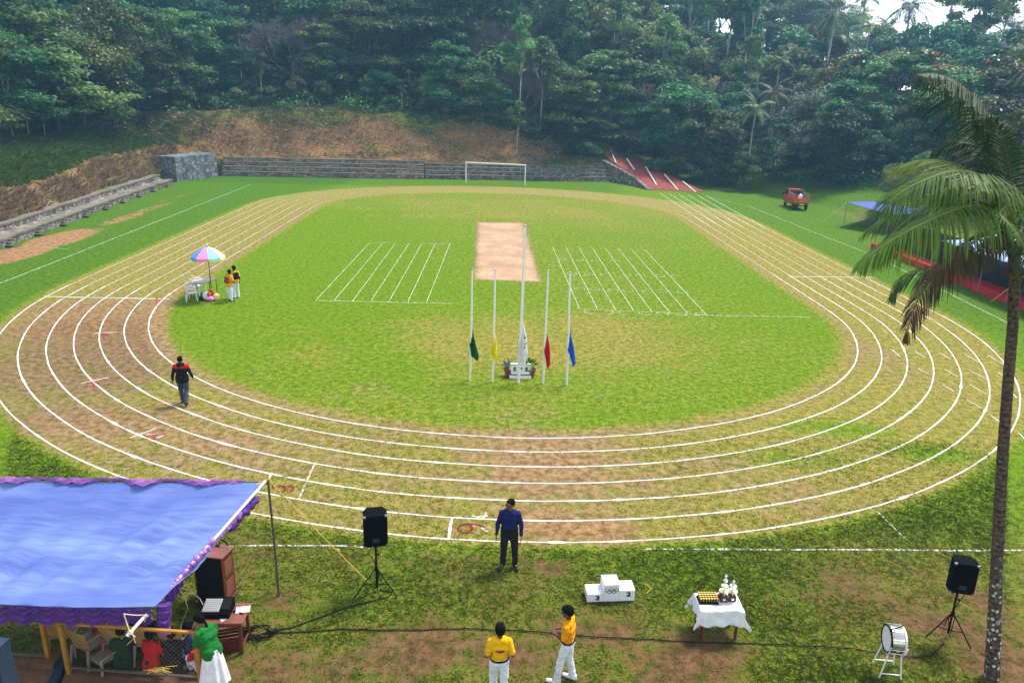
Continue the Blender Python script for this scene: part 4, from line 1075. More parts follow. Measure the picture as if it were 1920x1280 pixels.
# board with letters and two potted plants
sp_ = at(975, 706)
e = empty('letter_board', sp_, .03, 'white stepped board with black letters at the foot of the tallest pole', 'sign')
mb = MB(); mb.add([(-.36, -.12, .12), (.36, -.12, .12), (.46, -.12, .34), (.40, -.12, .56), (-.40, -.12, .56), (-.46, -.12, .34), (-.36, .02, .12), (.36, .02, .12), (.46, .02, .34), (.40, .02, .56), (-.40, .02, .56), (-.46, .02, .34)],
     [(0, 1, 2, 3, 4, 5), (11, 10, 9, 8, 7, 6)] + [((i + 1) % 6, i, 6 + i, 6 + (i + 1) % 6) for i in range(6)]); mb.build('board', WHITE, e)
MB().box((0, -.06, .05), (.84, .40, .10), bev=.01).build('base', WHITEM, e)
mb = MB(); mb.path([(-.35, -.125, .13), (.35, -.125, .13), (.445, -.125, .34), (.39, -.125, .55), (-.39, -.125, .55), (-.445, -.125, .34), (-.35, -.125, .13)], .014, 4); mb.build('border', BLK, e)
for x_, ch in ((-.22, 'S'), (0, 'P'), (.24, 'S')):
    t_ = text_mesh(ch, .22, 'letter', BLK, e, .004, .010); t_.location = (x_, -.127, .345); t_.rotation_euler = (math.pi / 2, 0, 0)
TERRA = M('terracotta', (.26, .055, .030), .8, .2, 0, .2, 6); SOIL = M('potting_soil', (.03, .02, .014), .95)
def potplant(px, py, lm, seed, label, big=False):
    e = empty('potted_plant', at(px, py), 0, label, 'potted plant', 'potted plants beside the letter board'); e.scale = (.85, .85, .85)
    MB().lathe([(.17, 0), (.24, .30), (.27, .30), (.27, .37), (.23, .37), (.22, .33)], n=14).build('pot', TERRA, e, True)
    MB().lathe([(.215, .32), (.215, .335)], n=12).build('soil', SOIL, e)
    rng = np.random.default_rng(seed); vs = []; ts = []; st = MB()
    for i in range(34):
        a = rng.uniform(0, 6.28); el = rng.uniform(.15, 1.4); d = Vector((math.cos(a) * math.cos(el), math.sin(a) * math.cos(el), math.sin(el)))
        L = rng.uniform(.12, .34); p = Vector((0, 0, .36 + rng.uniform(0, .12))); q = p + d * L; s = d.orthogonal().normalized() * (.075 if big else .05); w2 = d * (.24 if big else .17); dr = Vector((0, 0, -.05))
        st.tube(p, q, .006, n=4); vs += [q, q + w2 * .45 + s, q + w2 + dr, q + w2 * .45 - s]; ts += [rng.uniform(0, 1)] * 4
    st.build('stem', M('green_stem', (.06, .12, .03), .8), e)
    link('foliage', npmesh('foliage', np.array([tuple(x) for x in vs]), np.arange(len(vs)).reshape(-1, 4), lm, np.array(ts)), e)
    return e
potplant(954.5, 704, leaf_material('dusty_blue_leaves', (.05, .09, .07), (.26, .34, .30), .2, .6, .0), 3, 'terracotta pot with dusty blue green plant left of the letter board')
pp = potplant(994, 705, leaf_material('glossy_green_leaves', (.02, .09, .012), (.13, .26, .03), .25, .4, .0), 4, 'terracotta pot with glossy green plant right of the letter board', True)

# ------------------------------------------------------------------ umbrella stall
ub = at(398, 560)
u = empty('beach_umbrella', ub, rad(22.5), 'big beach umbrella in blue, pink, green and yellow panels', 'umbrella')
UC = [M('umbrella_' + n_, c_, .7, .2, 0, .1, 5) for n_, c_ in (('blue', (.12, .28, .72)), ('pink', (.80, .28, .50)), ('white', (.80, .78, .80)), ('green', (.25, .62, .45)), ('yellow', (.82, .76, .34)), ('violet', (.40, .12, .45)), ('red', (.60, .06, .06)), ('sky', (.20, .45, .75)))]
ORD = [4, 6, 5, 7, 0, 1, 3, 4]
NP = 8
for i in range(NP):
    mb = MB(); a0 = 2 * math.pi * i / NP; a1 = 2 * math.pi * (i + 1) / NP
    def fn(uu, v, a0=a0, a1=a1):
        a = a0 + (a1 - a0) * uu; sag = math.cos((uu - .5) * math.pi) * .07 * v; r = .80 * v * (1 - .05 * math.cos((uu - .5) * math.pi) * v)
        return (r * math.cos(a), r * math.sin(a), 2.70 - .46 * v ** 1.7 - sag * .4)
    mb.grid(fn, 6, 8)
    mb.build('canopy_panel', UC[ORD[i]], u, True)
    vb = MB()
    def fv(uu, v, fn=fn):
        p = Vector(fn(uu, 1.0)); n_ = p.copy(); n_.z = 0; n_.normalize(); return p + n_ * .02 * v + Vector((0, 0, -.13 * v - .012 * math.sin(uu * 18)))
    vb.grid(fv, 6, 2); vb.build('valance', UC[ORD[i]], u, True)
MB().path([(0, 0, -.1), (.0, 0, 1.3), (0, 0, 2.8)], [.022, .022, .016], 8).build('pole', M('dark_pole', (.04, .025, .022), .6), u)
MB().ball((0, 0, 2.8), .035, 8, 5).build('tip', WHITE, u)
PLAST = M('white_plastic', (.80, .76, .66), .4, .4, 0, .06, 4, .05); TANP = M('tan_woven_plastic', (.42, .25, .085), .55, .35, 0, .28, 9, .5); CREAMP = M('beige_plastic', (.34, .25, .18), .5, .35, 0, .1, 4, .05)
def armchair(name, label, group, shell, frame):
    """moulded plastic armchair facing +Y"""
    e = empty(name, (0, 0, 0), 0, label, 'chair', group)
    mb = MB(); mb.grid(lambda a, b: ((a - .5) * .46, -.20 + b * .44, .43 - .02 * math.sin(a * math.pi) + .012 * b), 8, 8); mb.build('seat', frame, e, True, .02)
    mb = MB()
    def bk(a, b):
        w_ = .44 + .06 * b; y = -.20 - .10 * b - .05 * math.cos((a - .5) * math.pi) + .04; return ((a - .5) * w_, y, .44 + .44 * b - .04 * b * abs(a - .5) * 2)
    slots = set()
    g = MB(); nu, nv = 10, 8; vs = [bk(i / nu, j / nv) for j in range(nv + 1) for i in range(nu + 1)]
    fs = []
    for j in range(nv):
        for i in range(nu):
            if shell is frame and 1 <= j <= 5 and i in (2, 4, 5, 7): continue
            fs.append((j * 11 + i, j * 11 + i + 1, (j + 1) * 11 + i + 1, (j + 1) * 11 + i))
    g.add(vs, fs); g.build('backrest', shell, e, True, .018)
    for s in (-1, 1):
        MB().path([(s * .25, -.26, .66), (s * .275, -.10, .665), (s * .275, .12, .655), (s * .255, .23, .60), (s * .235, .24, .43)], [.022, .026, .028, .026, .022], 6).build('armrest', frame, e, True)
        MB().path([(s * .21, .20, .44), (s * .235, .25, 0)], [.030, .022], 6).build('leg', frame, e, True)
        MB().path([(s * .21, -.20, .44), (s * .235, -.28, 0)], [.030, .022], 6).build('leg', frame, e, True)
    return e
c0 = armchair('plastic_chair', 'front most white plastic chair of the row left of the table', 'white plastic chairs by the umbrella', PLAST, PLAST)
for i, (px, py, lab) in enumerate(((360, 564, None), (364, 557, 'second white plastic chair from the front left of the table'), (369, 551, 'third white plastic chair from the front left of the table'), (374, 545, 'rear most white plastic chair of the row left of the table'))):
    o = c0 if i == 0 else copy_tree(c0)
    o.location = at(px, py); o.rotation_euler.z = rad(-62 + i * 7)
    if lab: o['label'] = lab
tb = at(382, 553); e = empty('folding_table', tb, rad(68), 'narrow grey topped table with black legs under the umbrella', 'table')
MB().box((0, 0, .74), (1.5, .55, .03), bev=.008).build('tabletop', M('grey_laminate', (.16, .16, .20), .45), e)
for sx in (-1, 1):
    for sy in (-1, 1): MB().tube((sx * .70, sy * .24, 0), (sx * .70, sy * .24, .725), .018, n=6).build('leg', BLK, e)
bp = at(395, 562)
BAGS = [M('white_bag', (.75, .74, .76), .6, .3, 0, .1, 6, .4), M('pink_bag', (.70, .25, .55), .6, .3), M('yellow_bag', (.72, .58, .12), .6, .3)]
def sack(name, c, r, m, label, seed):
    o = MB(); o.ball((0, 0, r[2] * .85), r, 14, 9); rr_ = random.Random(seed)
    o.v = [(x + .05 * mnoise.noise(Vector((x * 5 + seed, y * 5, z * 5))), y + .05 * mnoise.noise(Vector((x * 5, y * 5 + seed, z * 5 + 3))), max(0, z + .05 * mnoise.noise(Vector((x * 6, y * 6, z * 6 + seed))))) for x, y, z in o.v]
    b = o.build(name, m, None, True); b.location = c; return tag(b, label, 'bag')
sack('cloth_bag', bp + Vector((-.18, -.02, 0)), (.20, .17, .24), BAGS[0], 'white bag slumped below the umbrella beside the table', 1); sack('cloth_bag', bp + Vector((.06, -.20, 0)), (.22, .14, .13), BAGS[1], 'pink bag lying before the orange balls', 2); sack('cloth_bag', bp + Vector((.33, -.05, 0)), (.17, .15, .19), BAGS[2], 'yellow bag right of the orange balls', 3)
sack('cloth_bag', bp + Vector((.10, .12, 0)), (.26, .18, .22), BAGS[0], 'white sack carrying the orange balls under the umbrella', 4)
ORB = M('orange_rubber', (.48, .13, .035), .7, .3, 0, .2, 10)
for dx, dy, dz, lab in ((.04, .06, .48, 'topmost orange ball on the white sack'), (.18, .02, .36, 'orange ball on the right side of the white sack'), (.0, -.10, .31, 'orange ball in front on the white sack')):
    b_ = MB(); b_.ball((0, 0, 0), .122, 14, 9); o = b_.build('basketball', ORB, None, True); o.location = bp + Vector((dx, dy, dz)); tag(o, lab, 'ball', 'orange balls under the umbrella')
    sm = MB()
    for ax in range(3): sm.path([Matrix.Rotation(math.pi / 2 * (ax > 0), 3, 'XY'[ax - 1] if ax else 'X') @ Vector((.122 * math.cos(a), .122 * math.sin(a), 0)) for a in np.linspace(0, 6.283, 17)], .004, 4)
    sm.build('seam', BLK, o)
sh_ = sack('shoe_bag', bp + Vector((-.42, -.10, 0)), (.16, .12, .13), M('black_cloth', (.015, .015, .018), .8), 'small black bag beside the white bag under the table edge', 6)

# ------------------------------------------------------------------ truck
# (built at 1 : 1, enlarged a little below)
TR = M('red_truck_paint', (.42, .030, .016), .35, .5, 0, .2, 2, .05); ORG = M('orange_tailgate', (.52, .17, .02), .5, .4, 0, .25, 2, .1); RUB = M('tyre_rubber', (.018, .018, .018), .85); GLASS = M('dark_glass', (.02, .025, .03), .1, .6); CHROME = M('grey_rim', (.35, .35, .36), .4, .5, .7)
tp = at(1493, 391)
t = empty('pickup_truck', tp, rad(-3), 'small red and orange pickup truck parked on the grass below the trees', 'truck')
b = MB(); b.box((0, .9, .62), (1.55, 3.6, .26), bev=.04); b.box((0, -.35, .80), (1.58, 2.3, .10), bev=.02); b.build('chassis', TR, t)
c = MB(); c.add([(-.76, 1.0, .7), (.76, 1.0, .7), (.76, 2.65, .7), (-.76, 2.65, .7), (-.76, 1.0, 1.35), (.76, 1.0, 1.35), (.76, 2.62, 1.25), (-.76, 2.62, 1.25), (-.66, 1.05, 1.92), (.66, 1.05, 1.92), (.66, 2.15, 1.92), (-.66, 2.15, 1.92)],
   [(0, 1, 5, 4), (1, 2, 6, 5), (2, 3, 7, 6), (3, 0, 4, 7), (4, 5, 9, 8), (5, 6, 10, 9), (6, 7, 11, 10), (7, 4, 8, 11), (8, 9, 10, 11)]); cb = c.build('cab', TR, t)
g = MB(); g.box((0, .985, 1.62), (1.05, .04, .40)); g.build('rear_window', GLASS, cb)
for s in (-1, 1):
    g = MB(); g.add([(s * .775, 1.25, 1.38), (s * .775, 2.30, 1.32), (s * .69, 1.98, 1.84), (s * .69, 1.25, 1.84)], [(0, 1, 2, 3) if s > 0 else (3, 2, 1, 0)]); g.build('side_window', GLASS, cb)
    m_ = MB(); m_.box((s * .92, 2.25, 1.35), (.16, .06, .22), bev=.02); m_.build('mirror', BLK, cb)
    w_ = MB(); w_.box((s * .79, -.35, 1.05), (.05, 2.35, .42), bev=.01); w_.build('side_panel', TR, t)
rr_ = MB()
for s in (-1, 1):
    rr_.path([(s * .79, .8, 1.95), (s * .79, .8, 1.26)], .02, 5); rr_.path([(s * .79, -1.5, 1.26), (s * .79, -1.5, 1.62), (s * .79, .8, 1.70)], .018, 5); rr_.path([(s * .79, -1.5, 1.45), (s * .79, .8, 1.45)], .015, 5)
    for i in range(6): rr_.tube((s * .79, -1.5 + i * .45, 1.26), (s * .79, -1.5 + i * .45, 1.64), .012, n=5)
rr_.path([(-.79, .8, 1.98), (.79, .8, 1.98)], .022, 5)
rr_.build('rail', STEEL, t)
tg = MB(); tg.box((0, -1.53, 1.04), (1.58, .06, .46), bev=.012); tgo = tg.build('tailgate', ORG, t)
lt = MB(); [lt.box((x_, -1.57, 1.05), (.05, .03, .40)) for x_ in (-.5, 0, .5)]; lt.build('rib', TR, tgo)
pl = MB(); pl.box((0, -1.56, .62), (.5, .03, .16)); pl.build('number_plate', M('yellow_plate', (.65, .55, .15), .5), t)
for s in (-1, 1):
    l_ = MB(); l_.box((s * .62, -1.55, .70), (.22, .05, .12), bev=.01); l_.build('tail_light', M('red_lens', (.5, .01, .01), .2), t)
    for y_ in (-.95, 1.95):
        rot = Matrix.Rotation(math.pi / 2, 3, 'Y'); w_ = MB(); w_.lathe([(.20, -.09), (.29, -.09), (.31, -.05), (.31, .05), (.29, .09), (.20, .09)], (s * .68, y_, .31), 18, rot); wo = w_.build('wheel', RUB, t, True)
        rm = MB(); rm.lathe([(.05, -.095), (.19, -.07), (.20, .0), (.19, .07), (.05, .095)], (s * .68, y_, .31), 14, rot); rm.build('rim', CHROME, wo, True)
bmp = MB(); bmp.box((0, -1.56, .50), (1.5, .08, .10), bev=.02); bmp.build('bumper', BLK, t)
t.scale = (.97, .97, .97)
sk = sack('white_sack', (tp.x + .1, tp.y - .4, 1.0), (.24, .22, .30), BAGS[0], 'white sack standing in the bed of the red truck', 9)
# ------------------------------------------------------------------ people
def blob_mesh(caps, voxel, smooth_it=3, wrinkle=0.0, seed=0, wfreq=9.0, flat=None):
    """one continuous closed surface grown round capsules (p0, p1, r0, r1) and ellipsoids (c, (rx, ry, rz), rot)"""
    mb = MB()
    for c in caps:
        if len(c) == 3: mb.ball(c[0], c[1], 16, 10, c[2]); continue
        p0, p1, r0, r1 = Vector(c[0]), Vector(c[1]), c[2], c[3]
        n = 12 if max(r0, r1) > .02 else 8
        mb.ball(p0, r0, n, 7); mb.ball(p1, r1, n, 7)
        if (p1 - p0).length > 1e-4: mb.path([p0, p0.lerp(p1, .5), p1], [r0, (r0 + r1) / 2, r1], n)
    me = TO.data; me.clear_geometry(); me.from_pydata(mb.v, [], mb.f); me.update(); o = TO
    o.modifiers['r'].voxel_size = voxel; o.modifiers['s'].iterations = smooth_it; o.modifiers['s'].show_viewport = smooth_it > 0
    TS.view_layers[0].update(); dg = TS.view_layers[0].depsgraph; out = bpy.data.meshes.new_from_object(o.evaluated_get(dg), depsgraph=dg)
    if wrinkle or flat is not None:
        n_ = len(out.vertices); co_ = np.empty(n_ * 3, np.float32); out.vertices.foreach_get('co', co_); co_ = co_.reshape(-1, 3)
        no_ = np.array([tuple(x.vector) for x in out.vertex_normals]) if wrinkle else None
        for i_ in range(n_):
            co = Vector(co_[i_])
            if wrinkle:
                q = Vector((co.x * wfreq + seed, co.y * wfreq, co.z * wfreq * 1.7))
                co += Vector(no_[i_]) * wrinkle * (mnoise.noise(q) + .6 * mnoise.noise(q * 2.3))
            if flat is not None and co.z < flat: co.z = flat
            co_[i_] = co
        out.vertices.foreach_set('co', co_.ravel()); out.update()
    out.polygons.foreach_set('use_smooth', [True] * len(out.polygons))
    return out

TS = bpy.data.scenes.new('workbench')
TO = bpy.data.objects.new('lump', bpy.data.meshes.new('lump')); TS.collection.objects.link(TO)
_r = TO.modifiers.new('r', 'REMESH'); _r.mode = 'VOXEL'; _s = TO.modifiers.new('s', 'SMOOTH'); _s.factor = .5
SKIN = M('brown_skin', (.115, .048, .026), .55, .35, 0, .12, 8, .1); SKIN2 = M('tan_skin', (.20, .095, .055), .55, .35, 0, .12, 8, .1)
HAIR = M('black_hair', (.004, .0035, .0035), .85, .08, 0, .3, 30, .6); SHOEW = M('white_canvas_shoe', (.74, .73, .72), .7, .3, 0, .1, 10); SHOEB = M('dark_leather_shoe', (.020, .018, .018), .4, .4)
def cloth(name, c): return M(name, c, .85, .12, 0, .20, 4, .7, .014)

def person(loc, rz, label, pose=None, H=1.70, skin=SKIN, shirt=None, trousers=None, shoes=None, sleeve='short', skirt=None, yaw=0.0, nod=0.0, build=1.0, vox=.011, collar=None, hairbun=False, tuck=False, hs=1.0, extra=None, group=None, curl=.5):
    """facing +Y before the turn; pose overrides joints given for a height of 1.70"""
    J = dict(pelvis=(0, 0, .93), chest=(0, 0, 1.26), neck=(0, -.005, 1.44), ls=(-.175, 0, 1.385), rs=(.175, 0, 1.385), le=(-.235, -.03, 1.10), re=(.235, -.03, 1.10), lw=(-.25, .05, .86), rw=(.25, .05, .86),
             lh=(-.088, 0, .90), rh=(.088, 0, .90), lk=(-.10, .02, .49), rk=(.10, .02, .49), la=(-.105, -.02, .085), ra=(.105, -.02, .085), lt=(-.125, .15, .035), rt=(.125, .15, .035))
    J.update(pose or {})
    k = H / 1.70; J = {a: Vector(b) for a, b in J.items()}; B = build
    e = empty('person', loc, rz, label, 'person', group); e.scale = (k, k, k)
    nk = J['neck']; ch = J['chest']; pv = J['pelvis']
    HR = Matrix.Rotation(yaw, 3, 'Z') @ Matrix.Rotation(nod, 3, 'X')
    upv = (nk - ch).normalized(); hb = nk + upv * .03
    hd = lambda x, y, z: hb + HR @ (Vector((x, y, z)) * hs)
    body = [(nk - upv * .05, hd(0, .005, .06), .052, .050), (hd(0, .012, .135), (.074 * hs, .092 * hs, .108 * hs), HR), (hd(0, .03, .065), hd(0, .055, .058), .050, .034), (hd(0, .045, .10), hd(0, .07, .085), .045, .03),
            (hd(0, .098, .145), hd(0, .113, .115), .010, .014), (hd(-.076, 0, .128), (.012, .022, .032), HR), (hd(.076, 0, .128), (.012, .022, .032), HR),
            (hd(-.025, .094, .152), hd(.025, .094, .152), .010, .010), (hd(-.018, .088, .078), hd(.018, .088, .078), .011, .011)]
    sv = (J['rs'] - J['ls']).normalized()
    tor = [(J['ls'] * .72 + J['rs'] * .28, J['rs'] * .72 + J['ls'] * .28, .082 * B, .082 * B), (ch - sv * .075, ch + sv * .075, .112 * B, .112 * B), (ch.lerp(pv, .55) - sv * .055, ch.lerp(pv, .55) + sv * .055, .108 * B, .108 * B), (pv - sv * .062, pv + sv * .062, .112 * B, .112 * B),
           (ch - sv * .05, pv - sv * .05, .10 * B, .10 * B), (ch + sv * .05, pv + sv * .05, .10 * B, .10 * B), (nk - upv * .03, nk - upv * .10, .055, .08)]
    body += tor
    for s in 'lr':
        sh, el, wr = J[s + 's'], J[s + 'e'], J[s + 'w']
        body += [(sh, el, .050 * B, .039), (el, wr, .039, .027)]
        d = (wr - el).normalized(); hdv = Vector(J.get(s + 'hand', d)).normalized(); sg = -1 if s == 'l' else 1
        fwd = Vector((0, 1, 0)) if abs(hdv.y) < .8 else Vector((0, 0, 1))
        side = hdv.cross(fwd).normalized() * -1; side = fwd - hdv * fwd.dot(hdv); side.normalize(); pal = hdv.cross(side).normalized() * sg
        inward = Vector((-sg, 0, 0)) - hdv * (-sg * hdv.x); inward = inward.normalized() if inward.length > .1 else pal
        for i, (o_, L_) in enumerate(((.030, .062), (.010, .072), (-.010, .067), (-.029, .052))):
            kn = wr + hdv * .085 + side * o_; body.append((wr + side * o_ * .55, kn, .019, .013))
            f1_ = kn + (hdv + inward * curl * .5).normalized() * L_ * .5; f2_ = f1_ + (hdv + inward * curl * 1.3 - hdv * .2 * curl).normalized() * L_ * .5
            body += [(kn, f1_, .0095, .009), (f1_, f2_, .009, .0075)]
        tb_ = wr + hdv * .030 + side * .030; tm_ = tb_ + (hdv * .7 + side * .7 + inward * .3).normalized() * .035
        body += [(wr + hdv * .02, tb_, .018, .014), (tb_, tm_, .013, .010), (tm_, tm_ + (hdv + inward * .4).normalized() * .028, .010, .008)]
        hp_, kn_, an, to = J[s + 'h'], J[s + 'k'], J[s + 'a'], J[s + 't']
        body += [(hp_, kn_, .082 * B, .054), (kn_, kn_.lerp(an, .35), .052, .054), (kn_.lerp(an, .35), an, .054, .036), (an + (an - to).normalized() * .03 * Vector((1, 1, 0)), to, .036, .026)]
    me = blob_mesh(body, vox * .78, 2); me.materials.append(skin); link('body', me, e)
    # hair, eyes
    hc = [(hd(0, -.024, .172), (.090 * hs, .098 * hs, .094 * hs), HR), (hd(0, -.046, .135), (.081 * hs, .064 * hs, .078 * hs), HR), (hd(0, .040, .215), (.066 * hs, .052 * hs, .034 * hs), HR)]
    if hairbun: hc += [(hd(0, -.10, .12), (.045, .045, .05), HR), (hd(0, -.10, .10), hd(0, -.11, -.05), .035, .02)]
    hm = blob_mesh(hc, .011, 1, .006, 3, 30); hm.materials.append(HAIR); link('hair', hm, e)
    for sx in (-1, 1):
        eb = MB(); eb.ball(hd(sx * .031, .090, .135), (.014, .008, .009), 8, 5, HR); eo = eb.build('eye', M('eye_white', (.55, .52, .48), .3), e, True)
        pb = MB(); pb.ball(hd(sx * .031, .097, .135), (.007, .004, .007), 8, 5, HR); pb.build('iris', BLK, eo, True)
        bb = MB(); bb.path([hd(sx * .012, .104, .156), hd(sx * .030, .104, .162), hd(sx * .050, .092, .157)], .006, 5); bb.build('eyebrow', HAIR, e)
    g = .014
    if shirt is not None:
        sc_ = [(c[0], c[1], c[2] + g, c[3] + g) for c in tor[:-1]] + [(nk - upv * .07, nk - upv * .03, .085, .062)]
        if tuck: sc_[3] = (pv - sv * .05, pv + sv * .05, .08, .08)
        else: sc_ += [(pv + Vector((0, 0, .04)) - sv * .065, pv - sv * .065 + Vector((0, 0, -.03)), .134 * B, .140 * B), (pv + Vector((0, 0, .04)) + sv * .065, pv + sv * .065 + Vector((0, 0, -.03)), .134 * B, .140 * B)]
        for s in 'lr':
            sh, el, wr = J[s + 's'], J[s + 'e'], J[s + 'w']
            if sleeve == 'short': sc_ += [(sh, sh.lerp(el, .40), .066 * B, .066 * B), (sh.lerp(el, .40), sh.lerp(el, .78), .066 * B, .064)]
            else: sc_ += [(sh, el, .064 * B, .055), (el, el.lerp(wr, .93), .055, .042)]
        m_ = blob_mesh(sc_, vox, 3, .010, 7); m_.materials.append(shirt); link('shirt', m_, e)
        if collar: cm = MB(); cm.path([nk + upv * .0 + Vector((.062 * math.cos(a), .062 * math.sin(a), .012 - .02 * max(0, math.sin(a)))) for a in np.linspace(0, 6.283, 17)], .014, 6); cm.build('collar', collar, e, True)
    if trousers is not None:
        tc_ = [(pv - sv * .055, pv + sv * .055, .125 * B, .125 * B), (pv + Vector((0, 0, .07)) - sv * .05, pv + Vector((0, 0, .07)) + sv * .05, .118 * B, .118 * B)]
        for s in 'lr':
            hp_, kn_, an = J[s + 'h'], J[s + 'k'], J[s + 'a']; tc_ += [(hp_, kn_, .101 * B, .078), (kn_, an + (an - kn_).normalized() * .01, .076, .066)]
        m_ = blob_mesh(tc_, vox, 3, .012, 11, 8, .03); m_.materials.append(trousers); link('trousers', m_, e)
        if tuck: bt = MB(); bt.lathe([(.150 * B, 0), (.156 * B, .018), (.150 * B, .036)], (0, 0, 0), 24); bo = bt.build('belt', BLK, e, True); bo.location = (pv.x, pv.y, pv.z + .055); bo.scale = (1.18, .92, 1)
    if skirt is not None:
        mb = MB()
        def fs_(u, v):
            a = u * 6.283; r = (.135 + .15 * v ** .8) * (1 + (.05 + .05 * v) * math.sin(a * 9)); return (pv.x + r * math.cos(a), pv.y + r * math.sin(a) * .9 + .04 * v, pv.z + .08 - v * (pv.z - .06))
        mb.grid(fs_, 72, 10); mb.build('skirt', skirt, e, True)
    for s in 'lr':
        if shoes is None: break
        an, to = J[s + 'a'], J[s + 't']; dv = (to - an); dv.z = 0; dv = dv.normalized() if dv.length > .01 else Vector((0, 1, 0))
        a0 = Vector((an.x, an.y, max(.045, an.z - .045))) - dv * .035; t0 = Vector((to.x, to.y, max(.038, to.z))) + dv * .02
        m_ = blob_mesh([(a0, t0, .047, .040), (a0, a0 + Vector((0, 0, .05)), .047, .045)], .009, 2, 0, 0, 9, .002 if an.z < .12 else None); m_.materials.append(shoes); link('shoe', m_, e)
    if extra: extra(e, J, hd, HR)
    return e

def face_to(p, q): return math.atan2(-(q.x - p.x), (q.y - p.y))
NAVY = cloth('navy_shirt_cloth', (.012, .016, .095)); CHAR = cloth('charcoal_trouser_cloth', (.016, .016, .017)); YEL = cloth('yellow_shirt_cloth', (.80, .42, .006)); ORNG = cloth('orange_shirt_cloth', (.78, .30, .005)); WHT = cloth('white_trouser_cloth', (.72, .73, .80))
GREENC = cloth('green_shirt_cloth', (.012, .15, .025)); REDC = cloth('red_shirt_cloth', (.55, .015, .015)); BLUEP = cloth('dark_blue_cloth', (.02, .03, .11)); DKG = cloth('dark_green_cloth', (.012, .05, .018)); WSK = cloth('white_skirt_cloth', (.76, .76, .80)); GREYT = cloth('slate_trouser_cloth', (.055, .065, .10)); BLKJ = cloth('black_jacket_cloth', (.010, .010, .012))

# man in navy, facing the camera, head turned to his right
def glasses(e, J, hd, HR):
    mb = MB()
    for sx in (-1, 1): mb.path([hd(sx * .033 + .022 * math.cos(a), .108, .135 + .017 * math.sin(a)) for a in np.linspace(0, 6.283, 11)], .003, 4); mb.path([hd(sx * .055, .106, .138), hd(sx * .078, .01, .138)], .003, 4)
    mb.path([hd(-.011, .11, .138), hd(.011, .11, .138)], .003, 4); mb.build('glasses', BLK, e)
    ms = MB(); ms.path([hd(-.028, .094, .092), hd(0, .106, .098), hd(.028, .094, .092)], .008, 5); ms.build('moustache', HAIR, e)
mp_ = at(953, 1062)
person(mp_, math.pi - .05, 'man in navy shirt and black trousers standing on the grass beside the lane 6 mark', dict(la=(-.15, -.02, .085), ra=(.13, -.02, .085), lt=(-.21, .13, .035), rt=(.17, .14, .035), lk=(-.135, .02, .49), rk=(.115, .02, .49), le=(-.26, -.02, 1.10), re=(.26, -.02, 1.10), lw=(-.27, .06, .87), rw=(.28, .06, .87)), 1.74, SKIN2, NAVY, CHAR, SHOEB, 'long', yaw=-.75, build=1.10, tuck=True, collar=NAVY, extra=glasses)

def badge(e, J, hd, HR):
    mb = MB(); y = -.137 * 1.0
    for i, (w, z, x) in enumerate(((.17, 1.262, 0), (.10, 1.236, .01))): mb.box((x, y, z), (w, .012, .012 if i else .020))
    mb.build('back_print', M('dark_print', (.14, .05, .02), .8), e)
b1 = at(934, 1312)
person(b1, .10, 'boy in yellow shirt and white trousers seen from behind at the bottom', dict(le=(-.24, -.09, 1.13), re=(.245, -.08, 1.12), lw=(-.20, .14, 1.06), rw=(.19, .13, 1.04), la=(-.10, .10, .085), lk=(-.10, .10, .49), lt=(-.11, .27, .04), ra=(.10, -.10, .10), rk=(.10, .0, .49), rt=(.11, .06, .04)), 1.60, SKIN, YEL, WHT, SHOEW, 'short', nod=-.15, collar=YEL, tuck=True, hs=1.12, extra=badge, vox=.010)
b2 = at(1060, 1276)
person(b2, 1.20, 'boy in orange yellow shirt turned left with both hands held before his chest', dict(le=(-.22, .02, 1.10), re=(.22, .05, 1.10), lw=(-.10, .24, 1.12), rw=(.09, .25, 1.10), lhand=(.5, .5, .2), rhand=(-.5, .5, .25), la=(-.12, .14, .085), lk=(-.11, .10, .49), lt=(-.15, .30, .035), ra=(.11, -.12, .085), rk=(.10, -.02, .49), rt=(.12, .05, .035)), 1.62, SKIN, ORNG, WHT, SHOEW, 'short', nod=-.30, yaw=.10, collar=ORNG, tuck=True, hs=1.12, vox=.010, curl=1.0)

def jacket(e, J, hd, HR):
    nk, ls, rs = J['neck'], J['ls'], J['rs']
    m_ = blob_mesh([(ls + Vector((.02, 0, -.02)), rs + Vector((-.02, 0, -.02)), .104, .104), (ls.lerp(rs, .25) + Vector((0, -.01, -.08)), ls.lerp(rs, .75) + Vector((0, -.01, -.08)), .112, .112)], .011, 2, .006, 3); m_.materials.append(REDC); link('red_yoke', m_, e)
    m_ = blob_mesh([(hd(0, 0, .185), (.090, .102, .055), HR), (hd(0, .06, .165), hd(0, .13, .150), .050, .035)], .010, 2); m_.materials.append(cloth('brown_cap_cloth', (.12, .06, .03))); link('cap', m_, e)
    wb = MB(); wb.path([ls + Vector((.0, -.02, .085)), nk + Vector((0, -.07, -.03)), rs + Vector((0, -.02, .085))], .014, 5); wb.build('white_piping', WHT, e)
w1 = at(347, 757)
person(w1, .22, 'man in red and black jacket and brown cap walking away on the track', dict(la=(-.09, .14, .085), lk=(-.10, .12, .49), lt=(-.10, .30, .04), ra=(.09, -.26, .16), rk=(.10, -.02, .50), rt=(.10, -.14, .045), le=(-.27, -.06, 1.10), lw=(-.31, .02, .87), re=(.27, .02, 1.10), rw=(.30, .16, .90)), 1.72, SKIN, BLKJ, GREYT, SHOEB, 'long', build=1.12, extra=jacket)

